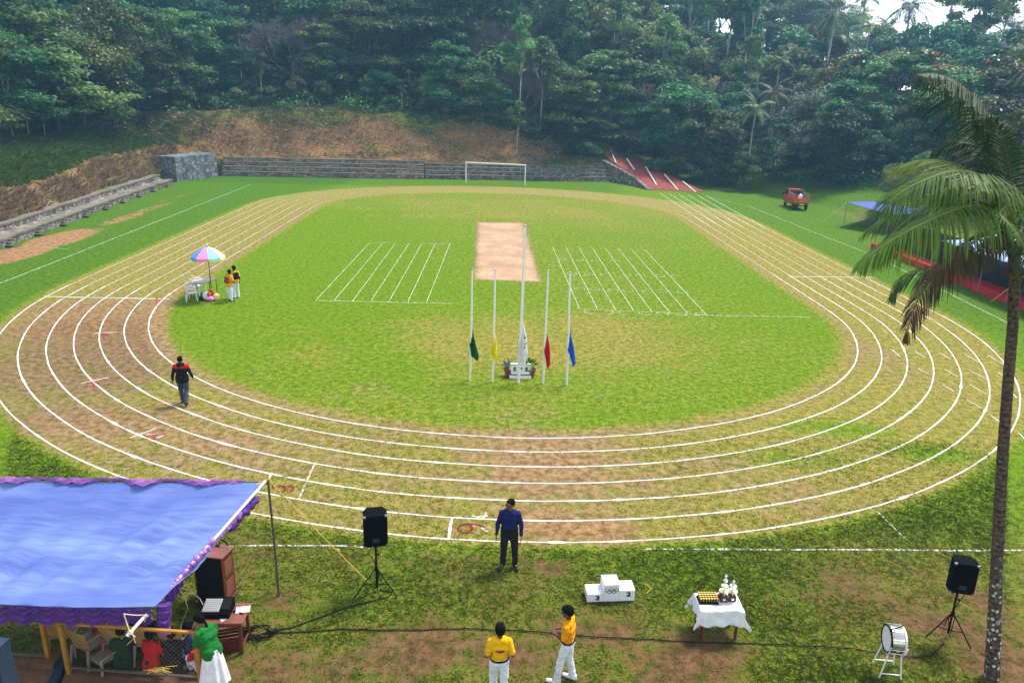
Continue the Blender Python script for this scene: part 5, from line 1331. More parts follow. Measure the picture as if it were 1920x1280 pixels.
def backpack(col):
    def f(e, J, hd, HR):
        ch = J['chest']; m_ = blob_mesh([(ch + Vector((-.07, -.19, -.10)), ch + Vector((.07, -.19, -.10)), .105, .105), (ch + Vector((-.06, -.18, .08)), ch + Vector((.06, -.18, .08)), .09, .09), (ch + Vector((0, -.21, -.10)), ch + Vector((0, -.19, .08)), .11, .10)], .012, 2, .006, 5)
        m_.materials.append(col); link('backpack', m_, e)
        for s in (-1, 1): st = MB(); st.path([ch + Vector((s * .09, -.14, .12)), ch + Vector((s * .10, -.02, .225)), ch + Vector((s * .10, .125, .12)), ch + Vector((s * .12, .10, -.12)), ch + Vector((s * .11, -.13, -.16))], .018, 6); st.build('strap', BLK, e)
    return f
p5 = at(432, 565); p6 = at(444, 558)
person(p5, -.35, 'boy in yellow shirt with a maroon backpack standing near the umbrella', dict(chest=(0, .05, 1.25), neck=(0, .10, 1.42), ls=(-.17, .07, 1.37), rs=(.17, .07, 1.37), le=(-.23, .04, 1.10), re=(.23, .06, 1.10), lw=(-.22, .14, .88), rw=(.16, .24, 1.0), la=(-.11, .1, .085), lt=(-.12, .27, .035)), 1.60, SKIN, YEL, WHT, SHOEB, 'short', nod=-.5, yaw=.7, hs=1.15, vox=.013, extra=backpack(cloth('maroon_bag_cloth', (.24, .045, .028))))
person(p6, .75, 'boy in yellow shirt with black backpack standing behind the maroon backpack boy', dict(lw=(-.14, .20, 1.0), le=(-.22, .0, 1.1)), 1.64, SKIN, YEL, WHT, SHOEW, 'short', nod=-.3, yaw=.3, hs=1.15, vox=.013, extra=backpack(BLKJ))

# ------------------------------------------------------------------ awning, fence and the people below it
AB = at(523, 1116)                                   # foot of the corner pole
ATop = dep(502, 897, (Vector((AB.x, AB.y, 2.75)) - Vector(_C)).dot(Vector(_F)))
CORN = dep(500, 905, (Vector((AB.x, AB.y, 2.70)) - Vector(_C)).dot(Vector(_F)))
NEAR = at(290, 1137, 1.55); NEARL = at(-10, 1132, 1.55); FARL = at(-10, 897, 2.70)
xd = (FARL - CORN).normalized() * 2.6; FARL2 = FARL + xd; NEARL2 = NEARL + xd
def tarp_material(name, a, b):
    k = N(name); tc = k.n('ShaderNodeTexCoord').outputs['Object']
    mq = k.n('ShaderNodeMapping'); mq.inputs['Rotation'].default_value = (0, 0, .9); mq.inputs['Scale'].default_value = (.35, 1.6, 1); k.l(tc, mq.inputs[0]); n1 = k.noise(1.1, 3, .5, mq.outputs[0]); mp = k.n('ShaderNodeMapping'); mp.inputs['Rotation'].default_value = (0, 0, .12); mp.inputs['Scale'].default_value = (1.4, 13, 3); k.l(tc, mp.inputs[0]); n2 = k.math('ABSOLUTE', k.math('SUBTRACT', k.noise(1.0, 4, .6, mp.outputs[0], 1.2), .5))  # slanting deep and pale streaks paint fold shading into the colour
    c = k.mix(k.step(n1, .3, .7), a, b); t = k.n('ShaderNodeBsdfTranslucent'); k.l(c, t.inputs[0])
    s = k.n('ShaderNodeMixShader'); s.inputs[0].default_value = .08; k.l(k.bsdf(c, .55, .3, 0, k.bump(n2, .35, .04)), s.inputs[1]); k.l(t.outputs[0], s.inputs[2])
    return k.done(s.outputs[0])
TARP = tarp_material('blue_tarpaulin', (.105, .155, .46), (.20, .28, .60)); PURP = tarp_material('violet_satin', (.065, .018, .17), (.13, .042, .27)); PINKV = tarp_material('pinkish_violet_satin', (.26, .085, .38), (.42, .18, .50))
aw = empty('awning', AB, 0, 'blue tarpaulin awning with violet frills slung on poles at the lower left', 'awning')
ia = -AB
def tarp(u, v):
    a = FARL2.lerp(CORN, u); b = NEARL2.lerp(NEAR, u); p = a.lerp(b, v)
    p.z += -.16 * math.sin(math.pi * v) * (1 - .4 * u) - .05 * math.sin(math.pi * u) * (1 - v)
    w = math.sin(math.pi * min(1, max(0, v))) ** .5
    p.z += w * (.030 * math.sin(u * 62 + v * 9) * (.4 + .6 * math.sin(v * 3.1)) + .030 * math.sin(u * 14 + v * 5)) + .012 * w * mnoise.noise(Vector((u * 16 + v * 9, v * 60, 2))) + .022 * w * mnoise.noise(Vector((u * 5 + v * 2, v * 20, 7))) + .030 * w * math.sin(u * 50 + v * 17 + 1.2 * mnoise.noise(Vector((u * 3, v * 3, 4)))) + .006 * w * mnoise.noise(Vector((u * 30 + v * 20, v * 150, 12)))
    p.y += .05 * math.sin(math.pi * u * 2) * v
    return p + ia
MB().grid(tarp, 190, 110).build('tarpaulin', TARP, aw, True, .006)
# frills
def frill(p0, p1, h, name, mat, flip=1, top_over=.0, nsw=9, seed=0):
    mb = MB(); d = (p1 - p0); L = d.length; n_ = Vector((d.y, -d.x, 0)).normalized() * flip
    def fn(u, v):
        p = p0.lerp(p1, u); sw = abs(math.sin(u * nsw * math.pi)); hh = h * (.72 + .28 * sw) * (1 + .12 * mnoise.noise(Vector((u * 12, seed, 0))))
        q = p + n_ * (.03 + .05 * v + .014 * math.sin(u * nsw * math.pi * 4 + 2 * v) * v + .02 * mnoise.noise(Vector((u * 60, v * 3, seed)))) + Vector((0, 0, -hh * v))
        xf = (u * nsw) % 1.0; sg_ = 4 * xf * (1 - xf); q += n_ * .012 * math.sin(v * 21 - 8 * sg_)
        return q + ia
    mb.grid(fn, int(L * 45), 14); return mb.build(name, mat, aw, True)
frill(NEARL2, NEAR + Vector((-.05, 0, -.02)), .36, 'near_frill', PURP, 1, nsw=13)
def lump(p0, p1, r, name, mat, seed, drop=.0, n=60, amp=.6):
    mb = MB(); pts = []; rs = []
    for i in range(n + 1):
        t = i / n; p = p0.lerp(p1, t) + Vector((0, 0, -drop * (1 + .6 * mnoise.noise(Vector((t * 14, seed, 1))))))
        pts.append(p + ia + Vector((0, 0, .03 * mnoise.noise(Vector((t * 30, seed, 5)))))); rs.append(r * (1 + .55 * amp * mnoise.noise(Vector((t * 12, seed, 9)))))
    mb.path(pts, rs, 9)
    mb.v = [(x + .035 * mnoise.noise(Vector((x * 16, y * 16, z * 16 + seed))), y + .035 * mnoise.noise(Vector((x * 16 + 7, y * 16, z * 16))), z + .045 * mnoise.noise(Vector((x * 16, y * 16 + 3, z * 16)))) for x, y, z in mb.v]
    return mb.build(name, mat, aw, True)
# far frill is flung up over the edge of the sheet
def ffn(u, v):
    p = FARL2.lerp(CORN + Vector((-.45, 0, 0)), u); w = .07 + .09 * mnoise.noise(Vector((u * 17, 0, 3))) + .05 * math.sin(u * 37)
    return p + ia + Vector((0, -max(.02, w) * v + .02, .02 + .03 * math.sin(v * 3.1) - .05 * v + .022 * math.sin(u * 150 + v * 7) + .02 * mnoise.noise(Vector((u * 70, v * 4, 1)))))
MB().grid(ffn, 260, 10).build('far_frill', PINKV, aw, True)
PEND = dep(238, 1192, (at(238, 1192, 1.22) - Vector(_C)).dot(Vector(_F)))
lump(ATop.lerp(PEND, .10), ATop.lerp(PEND, .30), .07, 'side_frill', PURP, 3, .16); lump(ATop.lerp(PEND, .22), ATop.lerp(PEND, .46), .04, 'side_frill', PINKV, 4, .08); lump(ATop.lerp(PEND, .42), ATop.lerp(PEND, .76), .050, 'side_frill', PINKV, 6, .03)
lump(NEAR + Vector((.12, .10, -.02)), NEAR + Vector((.10, .02, -.42)), .12, 'hanging_frill', PURP, 8, 0, 20, .4); lump(NEAR + Vector((.10, .02, -.36)), NEAR + Vector((.12, .02, -.56)), .10, 'hanging_frill', PINKV, 9, 0, 12, .3)
sf = MB()
q0, q1 = NEAR + Vector((.05, .05, .02)), ATop.lerp(PEND, .62)
sf.grid(lambda u, v: q0.lerp(q1, u) + ia + Vector((.03 * math.sin(u * 40), 0, -.05 - v * .38 * (1 - u * .75) + .01 * math.sin(u * 30))), 40, 8); sf.build('side_frill', PURP, aw, True)
mb = MB(); mb.path([(0, 0, -.1), (ATop - AB) * .5 + Vector((.01, 0, 0)), ATop - AB + Vector((0, 0, .06))], [.026, .026, .024], 8); mb.build('corner_pole', M('rusty_pole', (.10, .075, .065), .8, .2, 0, .3, 8), aw, True)
mb = MB(); mb.path([ATop + ia + (ATop - PEND).normalized() * .14, ATop.lerp(PEND, .5) + ia + Vector((0, 0, -.02)), PEND + ia], .030, 10); mb.build('slanting_pole', WHITEM, aw, True)
mb = MB(); mb.tube(FARL2 + ia + Vector((0, .03, -.02)), CORN + ia + Vector((0, .03, -.02)), .025); mb.tube(NEARL2 + ia + Vector((0, 0, -.03)), NEAR + ia + Vector((0, 0, -.03)), .022); mb.build('edge_pole', M('dark_pole2', (.05, .045, .04), .7), aw)
# inner posts that carry the sheet
for s, pt in ((0, FARL2), (1, NEARL2)): mb = MB(); mb.tube(Vector((pt.x, pt.y, 0)) + ia, pt + ia, .026); mb.build('inner_pole', M('dark_pole2', (.05, .045, .04), .7), aw)
def knot(p, r=.05, m=ROPE, n_=5, seed=0):
    mb = MB(); rng = np.random.default_rng(seed)
    for i in range(n_):
        a = rng.uniform(0, 6.28, 3); R_ = Matrix.Rotation(a[0], 3, 'X') @ Matrix.Rotation(a[1], 3, 'Z'); mb.path([p + ia + R_ @ Vector((r * math.cos(t), r * math.sin(t), 0)) for t in np.linspace(0, 6.283, 11)], .010, 5)
    for i in range(2): mb.path([p + ia, p + ia + Vector(rng.normal(size=3) * .07) + Vector((0, 0, -.05)), p + ia + Vector(rng.normal(size=3) * .10) + Vector((0, 0, -.12))], .008, 4)
    mb.build('rope_knot', m, aw)
knot(ATop, .05, ROPE, 6, 1); knot(ATop.lerp(PEND, .80), .055, ROPEP, 6, 2); knot(ATop.lerp(PEND, .88), .05, ROPEP, 4, 3); knot(ATop.lerp(PEND, .98), .045, ROPEP, 3, 4)
def sagrope(a, b, sag, r, name, mat, parent=None, off=Vector((0, 0, 0)), n=10):
    mb = MB(); mb.path([a.lerp(b, i / n) + Vector((0, 0, -sag * math.sin(math.pi * i / n))) + off for i in range(n + 1)], r, 5); return mb.build(name, mat, parent)
sagrope(ATop.lerp(PEND, .88), at(232, 1150, 1.56), .02, .009, 'lashing', ROPEP, aw, ia); sagrope(ATop.lerp(PEND, .98), at(232, 1150, 1.56), .02, .009, 'lashing', ROPEP, aw, ia)
gy = sagrope(ATop, at(690, 1090, .03), .03, .012, 'guy_rope', ROPE); tag(gy, 'yellow guy rope running from the awning corner pole to the ground', 'rope')
kb = MB(); kp_ = ATop.lerp(at(690, 1090, .03), .68)
kb.path([kp_ + Vector((.03 * math.cos(a), .02 * math.sin(a * 2), .03 * math.sin(a))) for a in np.linspace(0, 12.5, 26)], .012, 5); kb.build('knot', ROPE, gy)
sagrope(ATop, at(618, 1040, .03), .03, .008, 'guy_strand', ROPE, gy)

# fence panels
FY = M('ochre_paint', (.38, .18, .028), .7, .25, 0, .25, 6, .2); WIRE = M('galvanised_wire', (.085, .075, .065), .6, .3, .2)
def fence(p0, p1, h, label, left=True, right=True, z0=.0):
    e = empty('mesh_fence', p0, math.atan2(p1.y - p0.y, p1.x - p0.x), label, 'fence', None); L = (Vector((p1.x, p1.y, 0)) - Vector((p0.x, p0.y, 0))).length
    if left: MB().box((0, 0, h / 2), (.075, .075, h), bev=.006).build('post', FY, e)
    if right: MB().box((L, 0, h / 2), (.075, .075, h), bev=.006).build('post', FY, e)
    MB().box((L / 2, 0, h + .022), (L + .09, .06, .045), bev=.006).build('top_rail', FY, e); MB().box((L / 2, 0, .14), (L - .08, .04, .035), bev=.005).build('bottom_rail', M('dark_rail', (.10, .09, .075), .7), e)
    mb = MB(); sp = .085; z_0, z_1 = .15, h - .0; hh = z_1 - z_0; n = int((L + hh) / sp) + 1
    for i in range(n):
        x0 = -hh + i * sp
        for sg in (0, 1):
            a = [x0, z_0]; b = [x0 + hh, z_1]
            if a[0] < .04: a = [.04, z_0 + (.04 - x0)]
            if b[0] > L - .04: b = [L - .04, z_0 + (L - .04 - x0)]
            if a[1] < z_1 and b[1] > z_0 and a[0] < L - .04 and b[0] > .04:
                if sg: a[0], b[0] = L - a[0], L - b[0]
                mb.tube((a[0], .004 * (1 if sg else -1), a[1]), (b[0], .004 * (1 if sg else -1), b[1]), .0026, n=3)
    mb.build('wire_netting', WIRE, e)
    return e
FP0, FP1 = at(130, 1262, .05), at(377, 1281, .05)
f_ = fence(FP0, FP1, 1.10, 'ochre framed wire mesh fence panel before the seated people', True, True)
F2a, F2b = at(-60, 1232, .05), at(93, 1240, .05)
fence(F2a, F2b, 1.08, 'ochre framed wire mesh fence panel at the left edge beside the blue grey pillar', True, True)
st = MB(); sp0 = f_.matrix_basis @ Vector((2.85, 0, 0)); st.box((FP1.x + .05, FP1.y + .06, .56), (.05, .05, 1.1), bev=.005); o = st.build('brace_post', FY); tag(o, 'short ochre post doubled against the right end of the mesh fence', 'post')
kn = MB(); bp_ = at(305, 1262, .15)
rng = np.random.default_rng(4)
for i in range(22):
    q = bp_ + Vector((rng.normal() * .03, rng.normal() * .02, 0)); kn.path([q, q + Vector((rng.normal() * .07, rng.normal() * .03, .10)), q + Vector((rng.normal() * .13, rng.normal() * .05 - .05, rng.uniform(.0, .12)))], .006, 4)
tag(kn.build('frayed_rope', ROPE), 'frayed yellow rope end knotted on the bottom rail of the mesh fence', 'rope')
# ledge, kerb beam and pillar
CONC = M('brown_cement', (.155, .085, .050), .9, .1, 0, .3, 1.5, .3, .02); BG = M('blue_grey_paint', (.026, .044, .075), .6, .2, 0, .15, 3)
mb = MB(); a = at(120, 1262); b = at(382, 1285)
def slab(pts, z, name, m):
    mb = MB(); n = len(pts); mb.add([(p.x, p.y, z) for p in pts] + [(p.x, p.y, -.3) for p in pts], [tuple(range(n))] + [(i, n + i, n + (i + 1) % n, (i + 1) % n) for i in range(n)]); o = mb.build(name, m); md = o.modifiers.new('b', 'BEVEL'); md.width = .012; md.segments = 2; return o
o = slab([at(128, 1251), at(400, 1270), at(440, 1420), at(60, 1420)], .05, 'cement_ledge', CONC); tag(o, 'brown cement ledge in front of the mesh fence at the bottom edge', 'ledge')
o = slab([at(-80, 1222), at(122, 1238), at(80, 1300), at(40, 1420), at(-80, 1420)], .06, 'cement_floor', CONC); tag(o, 'brown cement floor patch round the blue grey pillar', 'floor')
o = slab([at(122, 1226), at(134, 1228), at(104, 1300), at(84, 1300)], .12, 'kerb_beam', BG); tag(o, 'low blue grey beam running towards the camera between the two fence panels', 'beam')
MB().box(F2b + Vector((-.02, -.02, .06)), (.42, .36, .12), bev=.015).build('post_plinth', CONC); tag(bpy.data.objects['post_plinth'], 'square cement plinth at the foot of the left fence post', 'plinth')
pb = at(18, 1345); e = empty('square_pillar', pb, -.10, 'blue grey square steel pillar at the lower left edge', 'pillar'); MB().box((0, 0, .76), (.34, .30, 1.52), bev=.008).build('shaft', BG, e); MB().box((0, 0, 1.535), (.355, .315, .03), bev=.006).build('cap', BG, e)

# chairs under the awning, their backs to us
ch0 = armchair('plastic_chair', 'leftmost tan woven plastic chair behind the mesh fence, turned aside', 'tan plastic chairs under the awning', TANP, CREAMP)
for i, (px, py, rz, lab) in enumerate(((158, 1258, -.40, None), (217, 1250, -.2, 'tan woven plastic chair second from left behind the mesh fence'), (274, 1252, .05, 'tan woven plastic chair right of the slanting pole end'), (323, 1254, -.03, 'rightmost tan woven plastic chair behind the mesh fence'), (112, 1236, .15, 'tan plastic chair in the shade behind the left end of the mesh fence'))):
    o = ch0 if i == 0 else copy_tree(ch0)
    p = at(px, py); o.location = (p.x, p.y + .30, 0); o.rotation_euler.z = rz
    if lab: o['label'] = lab
flr = MB()
o = copy_tree(ch0); p = at(172, 1290); o.location = (p.x, p.y + .55, 0.0); o.rotation_euler = (0, 0, 2.6); o['label'] = 'tan plastic chair with its seat towards us close behind the mesh fence'; o.scale = (.9, .9, .62)
# seated people
SIT = dict(pelvis=(0, 0, .20), chest=(0, .06, .53), neck=(0, .10, .71), ls=(-.17, .07, .655), rs=(.17, .07, .655), lh=(-.09, .02, .17), rh=(.09, .02, .17), lk=(-.20, .33, .42), rk=(.20, .33, .42), la=(-.14, .46, .09), ra=(.14, .46, .09), lt=(-.15, .62, .04), rt=(.15, .62, .04), le=(-.25, .15, .42), re=(.25, .15, .42), lw=(-.14, .36, .46), rw=(.14, .36, .46))
for px, py, rz, lab, sh, tr, yw in ((222, 1268, .2, 'child in dark green shirt sitting on the ground behind the mesh fence', DKG, CHAR, .2), (276, 1276, -.25, 'child in red shirt sitting on the ground close behind the mesh fence', REDC, CHAR, -.3), (345, 1262, -.5, 'child in dark blue shirt and white trousers sitting behind the mesh fence', BLUEP, WHT, -.4), (318, 1274, .3, 'child in black shirt crouching between the red and the dark blue shirted children', BLKJ, CHAR, .3),
                                 (187, 1232, .1, 'child in a red shirt deep in the awning shade behind the leftmost tan chair', REDC, CHAR, 0), (255, 1228, -.1, 'child in dark clothes in the awning shade behind the middle tan chairs', BLKJ, CHAR, 0)):
    p = at(px, py); person((p.x, p.y + .22, 0), rz, lab, SIT, 1.5, SKIN, sh, tr, SHOEB, 'short', yaw=yw, hs=1.15, vox=.013)
p = at(388, 1275)
LEAN = dict(SIT); LEAN.update(chest=(.0, .12, .50), neck=(0, .22, .64), ls=(-.17, .17, .60), rs=(.17, .17, .60), le=(-.24, .28, .40), re=(.24, .28, .40), lw=(-.10, .46, .36), rw=(.10, .46, .36))
person((p.x - .02, p.y + .12, 0), .9, 'child in red shirt and white trousers squatting at the fence end', LEAN, 1.5, SKIN, REDC, WHT, SHOEW, 'short', nod=-.5, vox=.012)
p = at(404, 1297)
person((p.x, p.y + .05, 0), .95, 'girl in green top and long white skirt bending over beside the mixer table', dict(chest=(0, .10, 1.23), neck=(0, .20, 1.38), ls=(-.17, .14, 1.34), rs=(.17, .14, 1.34), le=(-.22, .18, 1.08), re=(.22, .20, 1.06), lw=(-.06, .30, 1.0), rw=(.04, .34, .98)), 1.58, SKIN2, GREENC, None, SHOEW, 'short', skirt=WSK, nod=-.65, yaw=.2, hairbun=True, vox=.011)

# ------------------------------------------------------------------ lectern, mixer table
WOOD = M('dark_mahogany', (.115, .028, .016), .4, .4, 0, .35, 3, .2); WOODT = M('mahogany_top', (.20, .070, .045), .35, .4, 0, .25, 2.5, .1); SHADE = M('painted_shade', (.008, .008, .009), .6)
lp = at(408, 1121)
e = empty('lectern', lp, -.12, 'dark mahogany lectern with sloping top and small microphone hoop', 'lectern')
for s in (-1, 1): MB().box((s * .30, .0, .58), (.03, .46, 1.12), bev=.004).build('side_panel', WOOD, e)
MB().box((0, .215, .58), (.57, .03, 1.12), bev=.004).build('front_panel', WOOD, e); MB().box((0, -.205, .58), (.57, .02, 1.12)).build('back_shade_sheet', SHADE, e)  # dark sheet across the open back stands for the shade inside
mb = MB(); mb.box((0, 0, 0), (.70, .54, .03), Matrix.Rotation(-.10, 3, 'X'), bev=.006); o = mb.build('top', WOODT, e); o.location = (0, 0, 1.165)
for i in range(2):
    mb = MB(); mb.box((.319, 0, .34 + i * .5), (.012, .30, .36), bev=.004); mb.build('side_moulding', WOODT, e)
MB().box((0, 0, .03), (.70, .54, .06), bev=.008).build('plinth', WOOD, e)
mb = MB(); mb.path([(.05, .20, 1.17)] + [(.05 + .17 * math.cos(a) + .0, .22, 1.19 + .13 * math.sin(a)) for a in np.linspace(math.pi, 0, 12)], .014, 6); mb.build('top_rail', BLK, e); MB().tube((.05, .22, 1.18), (.05, .19, 1.30), .008).build('microphone', BLK, e)
tp0 = at(384, 1164, .75); tp1 = at(446, 1164, .75); tp2 = at(462, 1136, .75); tp3 = at(394, 1131, .75); tc_ = (tp0 + tp1 + tp2 + tp3) / 4; rz = math.atan2(tp1.y - tp0.y, tp1.x - tp0.x)
tw = max((tp1 - tp0).length, .8); td = .56
e = empty('wooden_table', (tc_.x, tc_.y, 0), rz, 'small dark wooden table carrying the sound mixer', 'table')
MB().box((0, 0, .735), (tw + .06, td + .04, .03), bev=.006).build('tabletop', WOODT, e); MB().box((0, 0, .66), (tw - .06, td - .06, .09), bev=.004).build('apron', WOOD, e)
for sx in (-1, 1):
    for sy in (-1, 1): MB().box((sx * (tw / 2 - .06), sy * (td / 2 - .06), .33), (.055, .055, .66), bev=.005).build('leg', WOOD, e)
    MB().box((sx * (tw / 2 - .06), 0, .12), (.035, td - .16, .04), bev=.004).build('stretcher', WOOD, e)
me_ = empty('sound_mixer', (tc_.x - .13, tc_.y + .02, .75), rz, 'black sound mixing desk with pale knobs on the dark wooden table', 'mixer')
mb = MB(); mb.add([(-.28, -.20, 0), (.26, -.20, 0), (.26, .20, 0), (-.28, .20, 0), (-.28, -.20, .10), (.26, -.20, .10), (.26, .20, .20), (-.28, .20, .20)], [(3, 2, 1, 0), (4, 5, 6, 7), (0, 1, 5, 4), (1, 2, 6, 5), (2, 3, 7, 6), (3, 0, 4, 7)]); mb.build('case', BLACK, me_)
MB().box((-.10, .0, 0), (.32, .30, .008), Matrix.Rotation(math.atan2(.1, .4), 3, 'X')).build('control_panel', M('grey_panel', (.30, .30, .31), .5), me_).location = (0, .0, .158)
mb = MB()
for i in range(8):
    for j in range(6):
        y = -.12 + j * .045; mb.box((-.24 + i * .038, y, .155 + y * .25 + .016), (.014, .022 if j < 2 else .014, .022))
o = mb.build('knob', M('pale_knob', (.42, .42, .41), .5), me_); o['kind'] = 'stuff'
mb = MB(); mb.box((.16, .02, .172), (.17, .26, .02), Matrix.Rotation(.24, 3, 'X'), bev=.004); mb.build('amplifier_section', BLK, me_)
pp_ = MB(); pp_.box((tc_.x + .32, tc_.y + .09, .765), (.26, .18, .022), Matrix.Rotation(rz + .2, 3, 'Z'), bev=.004); tag(pp_.build('paper_pad', M('paper', (.78, .77, .74), .8)), 'white paper pad lying on the right of the wooden table', 'papers')
pp_ = MB(); pp_.box((tc_.x + .05, tc_.y - .17, .754), (.14, .10, .004), Matrix.Rotation(rz + .7, 3, 'Z')); tag(pp_.build('paper_sheet', M('paper', (.78, .77, .74), .8)), 'small white paper slip at the front edge of the wooden table', 'papers')
mcx = MB(); mcx.tube((tc_.x + .18, tc_.y + .03, .765), (tc_.x + .36, tc_.y - .02, .768), .013); mcx.ball((tc_.x + .17, tc_.y + .033, .772), .024, 8, 6); tag(mcx.build('microphone', BLK), 'black hand microphone lying beside the paper pad', 'microphone')
cr = at(436, 1212); e = empty('plastic_crate', (cr.x - .06, cr.y, 0), rz + .25, 'dark red plastic crate standing below the wooden table', 'crate')
CRR = M('dark_red_plastic', (.11, .018, .018), .5)
MB().box((0, 0, .015), (.40, .30, .02)).build('base', CRR, e)
for s in (-1, 1):
    for z in (.06, .14, .22, .29): MB().box((0, s * .15, z), (.42, .02, .05), bev=.003).build('side_slat', CRR, e)
    for z in (.06, .14, .22, .29): MB().box((s * .20, 0, z), (.02, .279, .05), bev=.003).build('end_slat', CRR, e)

# ------------------------------------------------------------------ loudspeakers
def speaker_set(base, rz, label_s, label_b, zb, tilt=0.0, spread=.55):
    e = empty('speaker_stand', base, rz, label_s, 'speaker stand')
    MB().tube((0, 0, .08), (0, 0, zb + .05), .022, n=8).build('pole', BLK, e); MB().tube((0, 0, .50), (0, 0, .60), .034, n=8).build('collar', BLK, e); MB().box((0, 0, zb - .005), (.16, .16, .02)).build('mount_plate', BLK, e)
    kn = MB(); kn.ball((.05, -.02, .92), .025, 8, 5); kn.tube((0, 0, .92), (.05, -.02, .92), .010); kn.build('knob', BLK, e)
    for i in range(3):
        a = rad(200 + i * 120); L = MB(); L.tube((.03 * math.cos(a), .03 * math.sin(a), .56), (spread * math.cos(a), spread * math.sin(a), .02), .014, n=6); lo = L.build('leg', BLK, e)
        fb = MB(); fb.ball((spread * math.cos(a), spread * math.sin(a), .022), .022, 8, 5); fb.build('rubber_foot', RUB, lo)
        MB().tube((.02 * math.cos(a), .02 * math.sin(a), .16), (spread * .55 * math.cos(a), spread * .55 * math.sin(a), .26), .010, n=6).build('brace', BLK, e)
    c = empty('loudspeaker', base + Vector((0, 0, zb + .005)), rz, label_b, 'loudspeaker')
    w, d, h = .50, .40, .74
    mb = MB(); pr = [(-w / 2, -d * .15), (-w * .34, -d / 2), (w * .34, -d / 2), (w / 2, -d * .15), (w / 2, d / 2), (-w / 2, d / 2)]
    pr = [(x, -y) for x, y in pr][::-1]
    mb.add([(x, y, 0) for x, y in pr] + [(x, y, h) for x, y in pr], [tuple(reversed(range(6))), tuple(range(6, 12))] + [(i, (i + 1) % 6, 6 + (i + 1) % 6, 6 + i) for i in range(6)])
    o = mb.build('cabinet', BLACK, c); md = o.modifiers.new('b', 'BEVEL'); md.width = .012; md.segments = 2
    MB().box((0, d / 2 + .006, h / 2), (w * .62, .012, h - .08), bev=.004).build('grille', M('black_grille', (.014, .014, .015), .7, .3, .3, .2, 30, .6), c)
    MB().box((0, -d / 2 - .004, .16), (.14, .008, .10), bev=.002).build('jack_plate', M('grey_jack_plate', (.03, .03, .03), .5), c)
    for sx in (-1, 1):
        for z_ in (.02, h - .02):
            cb = MB(); cb.box((sx * (w / 2 - .025), -d / 2 + .02, z_), (.06, .05, .05), bev=.01); cb.build('corner_guard', M('worn_corner', (.20, .20, .21), .5, .4, .3, .4, 20), c)
    hd_ = MB(); hd_.path([(-w / 2 - .002, .04, h * .55), (-w / 2 - .03, .02, h * .55), (-w / 2 - .03, -.10, h * .55), (-w / 2 - .002, -.12, h * .55)], .010, 5); hd_.build('handle', BLK, c)
    ln = MB(); ln.path([base + Vector((.02, -.22, zb + .14)), base + Vector((-.12, -.26, zb - .10)), base + Vector((-.03, -.05, zb - .45)), base + Vector((.04, -.03, .45)), base + Vector((.02, -.04, .02))], .009, 5)
    tag(ln.build('speaker_cable', BLK), 'black cable hanging from the back of the %s' % ('left loudspeaker' if base.x < 0 else 'right loudspeaker'), 'cable')
    return e, c
S1 = at(707, 1106); speaker_set(S1, .25, 'black tripod stand carrying the loudspeaker left of the standing man', 'black box loudspeaker left of the standing man', 1.22, 0, .52)
S2 = at(1776, 1192); e_, c_ = speaker_set(S2, -.25, 'black tripod stand carrying the loudspeaker beside the palm trunk', 'black box loudspeaker leaning beside the palm trunk', 1.16, 0, .46)
for q in (e_, c_): q.rotation_euler = (0, -.015, -.25)
c_.location = S2 + Vector((-.018, 0, 1.165)); c_.scale = (.9, .9, .92)
def ground_cable(px, name, label, r=.012, w=.03, mat=BLK):
    pts = [at(*q) for q in px]; mb = MB(); out = []
    for i in range(len(pts) - 1):
        n = max(2, int((pts[i + 1] - pts[i]).length / .15))
        for j in range(n): p = pts[i].lerp(pts[i + 1], j / n); out.append(Vector((p.x + w * mnoise.noise(Vector((p.x * 2.2, p.y * 2, 1))), p.y + w * mnoise.noise(Vector((p.x * 2.5, p.y * 3, 4))), .012 + .006 * mnoise.noise(Vector((p.x * 5, p.y, 2))))))
    out.append(Vector((pts[-1].x, pts[-1].y, .012))); mb.path(out, r, 5); return tag(mb.build(name, mat), label, 'cable')
ground_cable([(490, 1188), (560, 1185), (640, 1180), (760, 1182), (870, 1178), (1000, 1184), (1120, 1194), (1300, 1203), (1480, 1209), (1600, 1216), (1700, 1232), (1745, 1230), (1770, 1205)], 'long_cable', 'long black cable crossing the grass from the coil to the right loudspeaker')
ground_cable([(500, 1186), (560, 1172), (600, 1158), (640, 1142), (690, 1130), (725, 1120), (735, 1110), (712, 1106)], 'short_cable', 'black cable curving from the coil up to the left loudspeaker', w=.06)
mb = MB(); rng = np.random.default_rng(6); cc = at(482, 1188)
for i in range(6): mb.path([cc + Vector(((.26 + .09 * rng.normal()) * math.cos(a) + rng.normal() * .005 + .05 * i / 6, (.17 + .05 * rng.normal()) * math.sin(a), .015 + .012 * i)) for a in np.linspace(rng.uniform(0, 3), rng.uniform(5, 7.5), 22)], .011, 5)
tag(mb.build('cable_coil', BLK), 'loose coil of black cable on the grass right of the wooden table', 'cable')
mb = MB(); mb.path([at(328, 1098, 1.05), at(345, 1115, .9), at(352, 1140, .6), at(340, 1170, .25), at(338, 1215, .02)], .010, 5); tag(mb.build('hanging_cord', ROPEP), 'pale cord dangling from the awning side towards the ground', 'cord')
mb = MB(); mb.path([at(330, 1100, 1.02), at(355, 1106, .95), at(375, 1122, .85), at(384, 1140, .77)], .008, 5); tag(mb.build('hanging_cord', ROPEP), 'pale cord leading from the awning side to the mixer', 'cord')

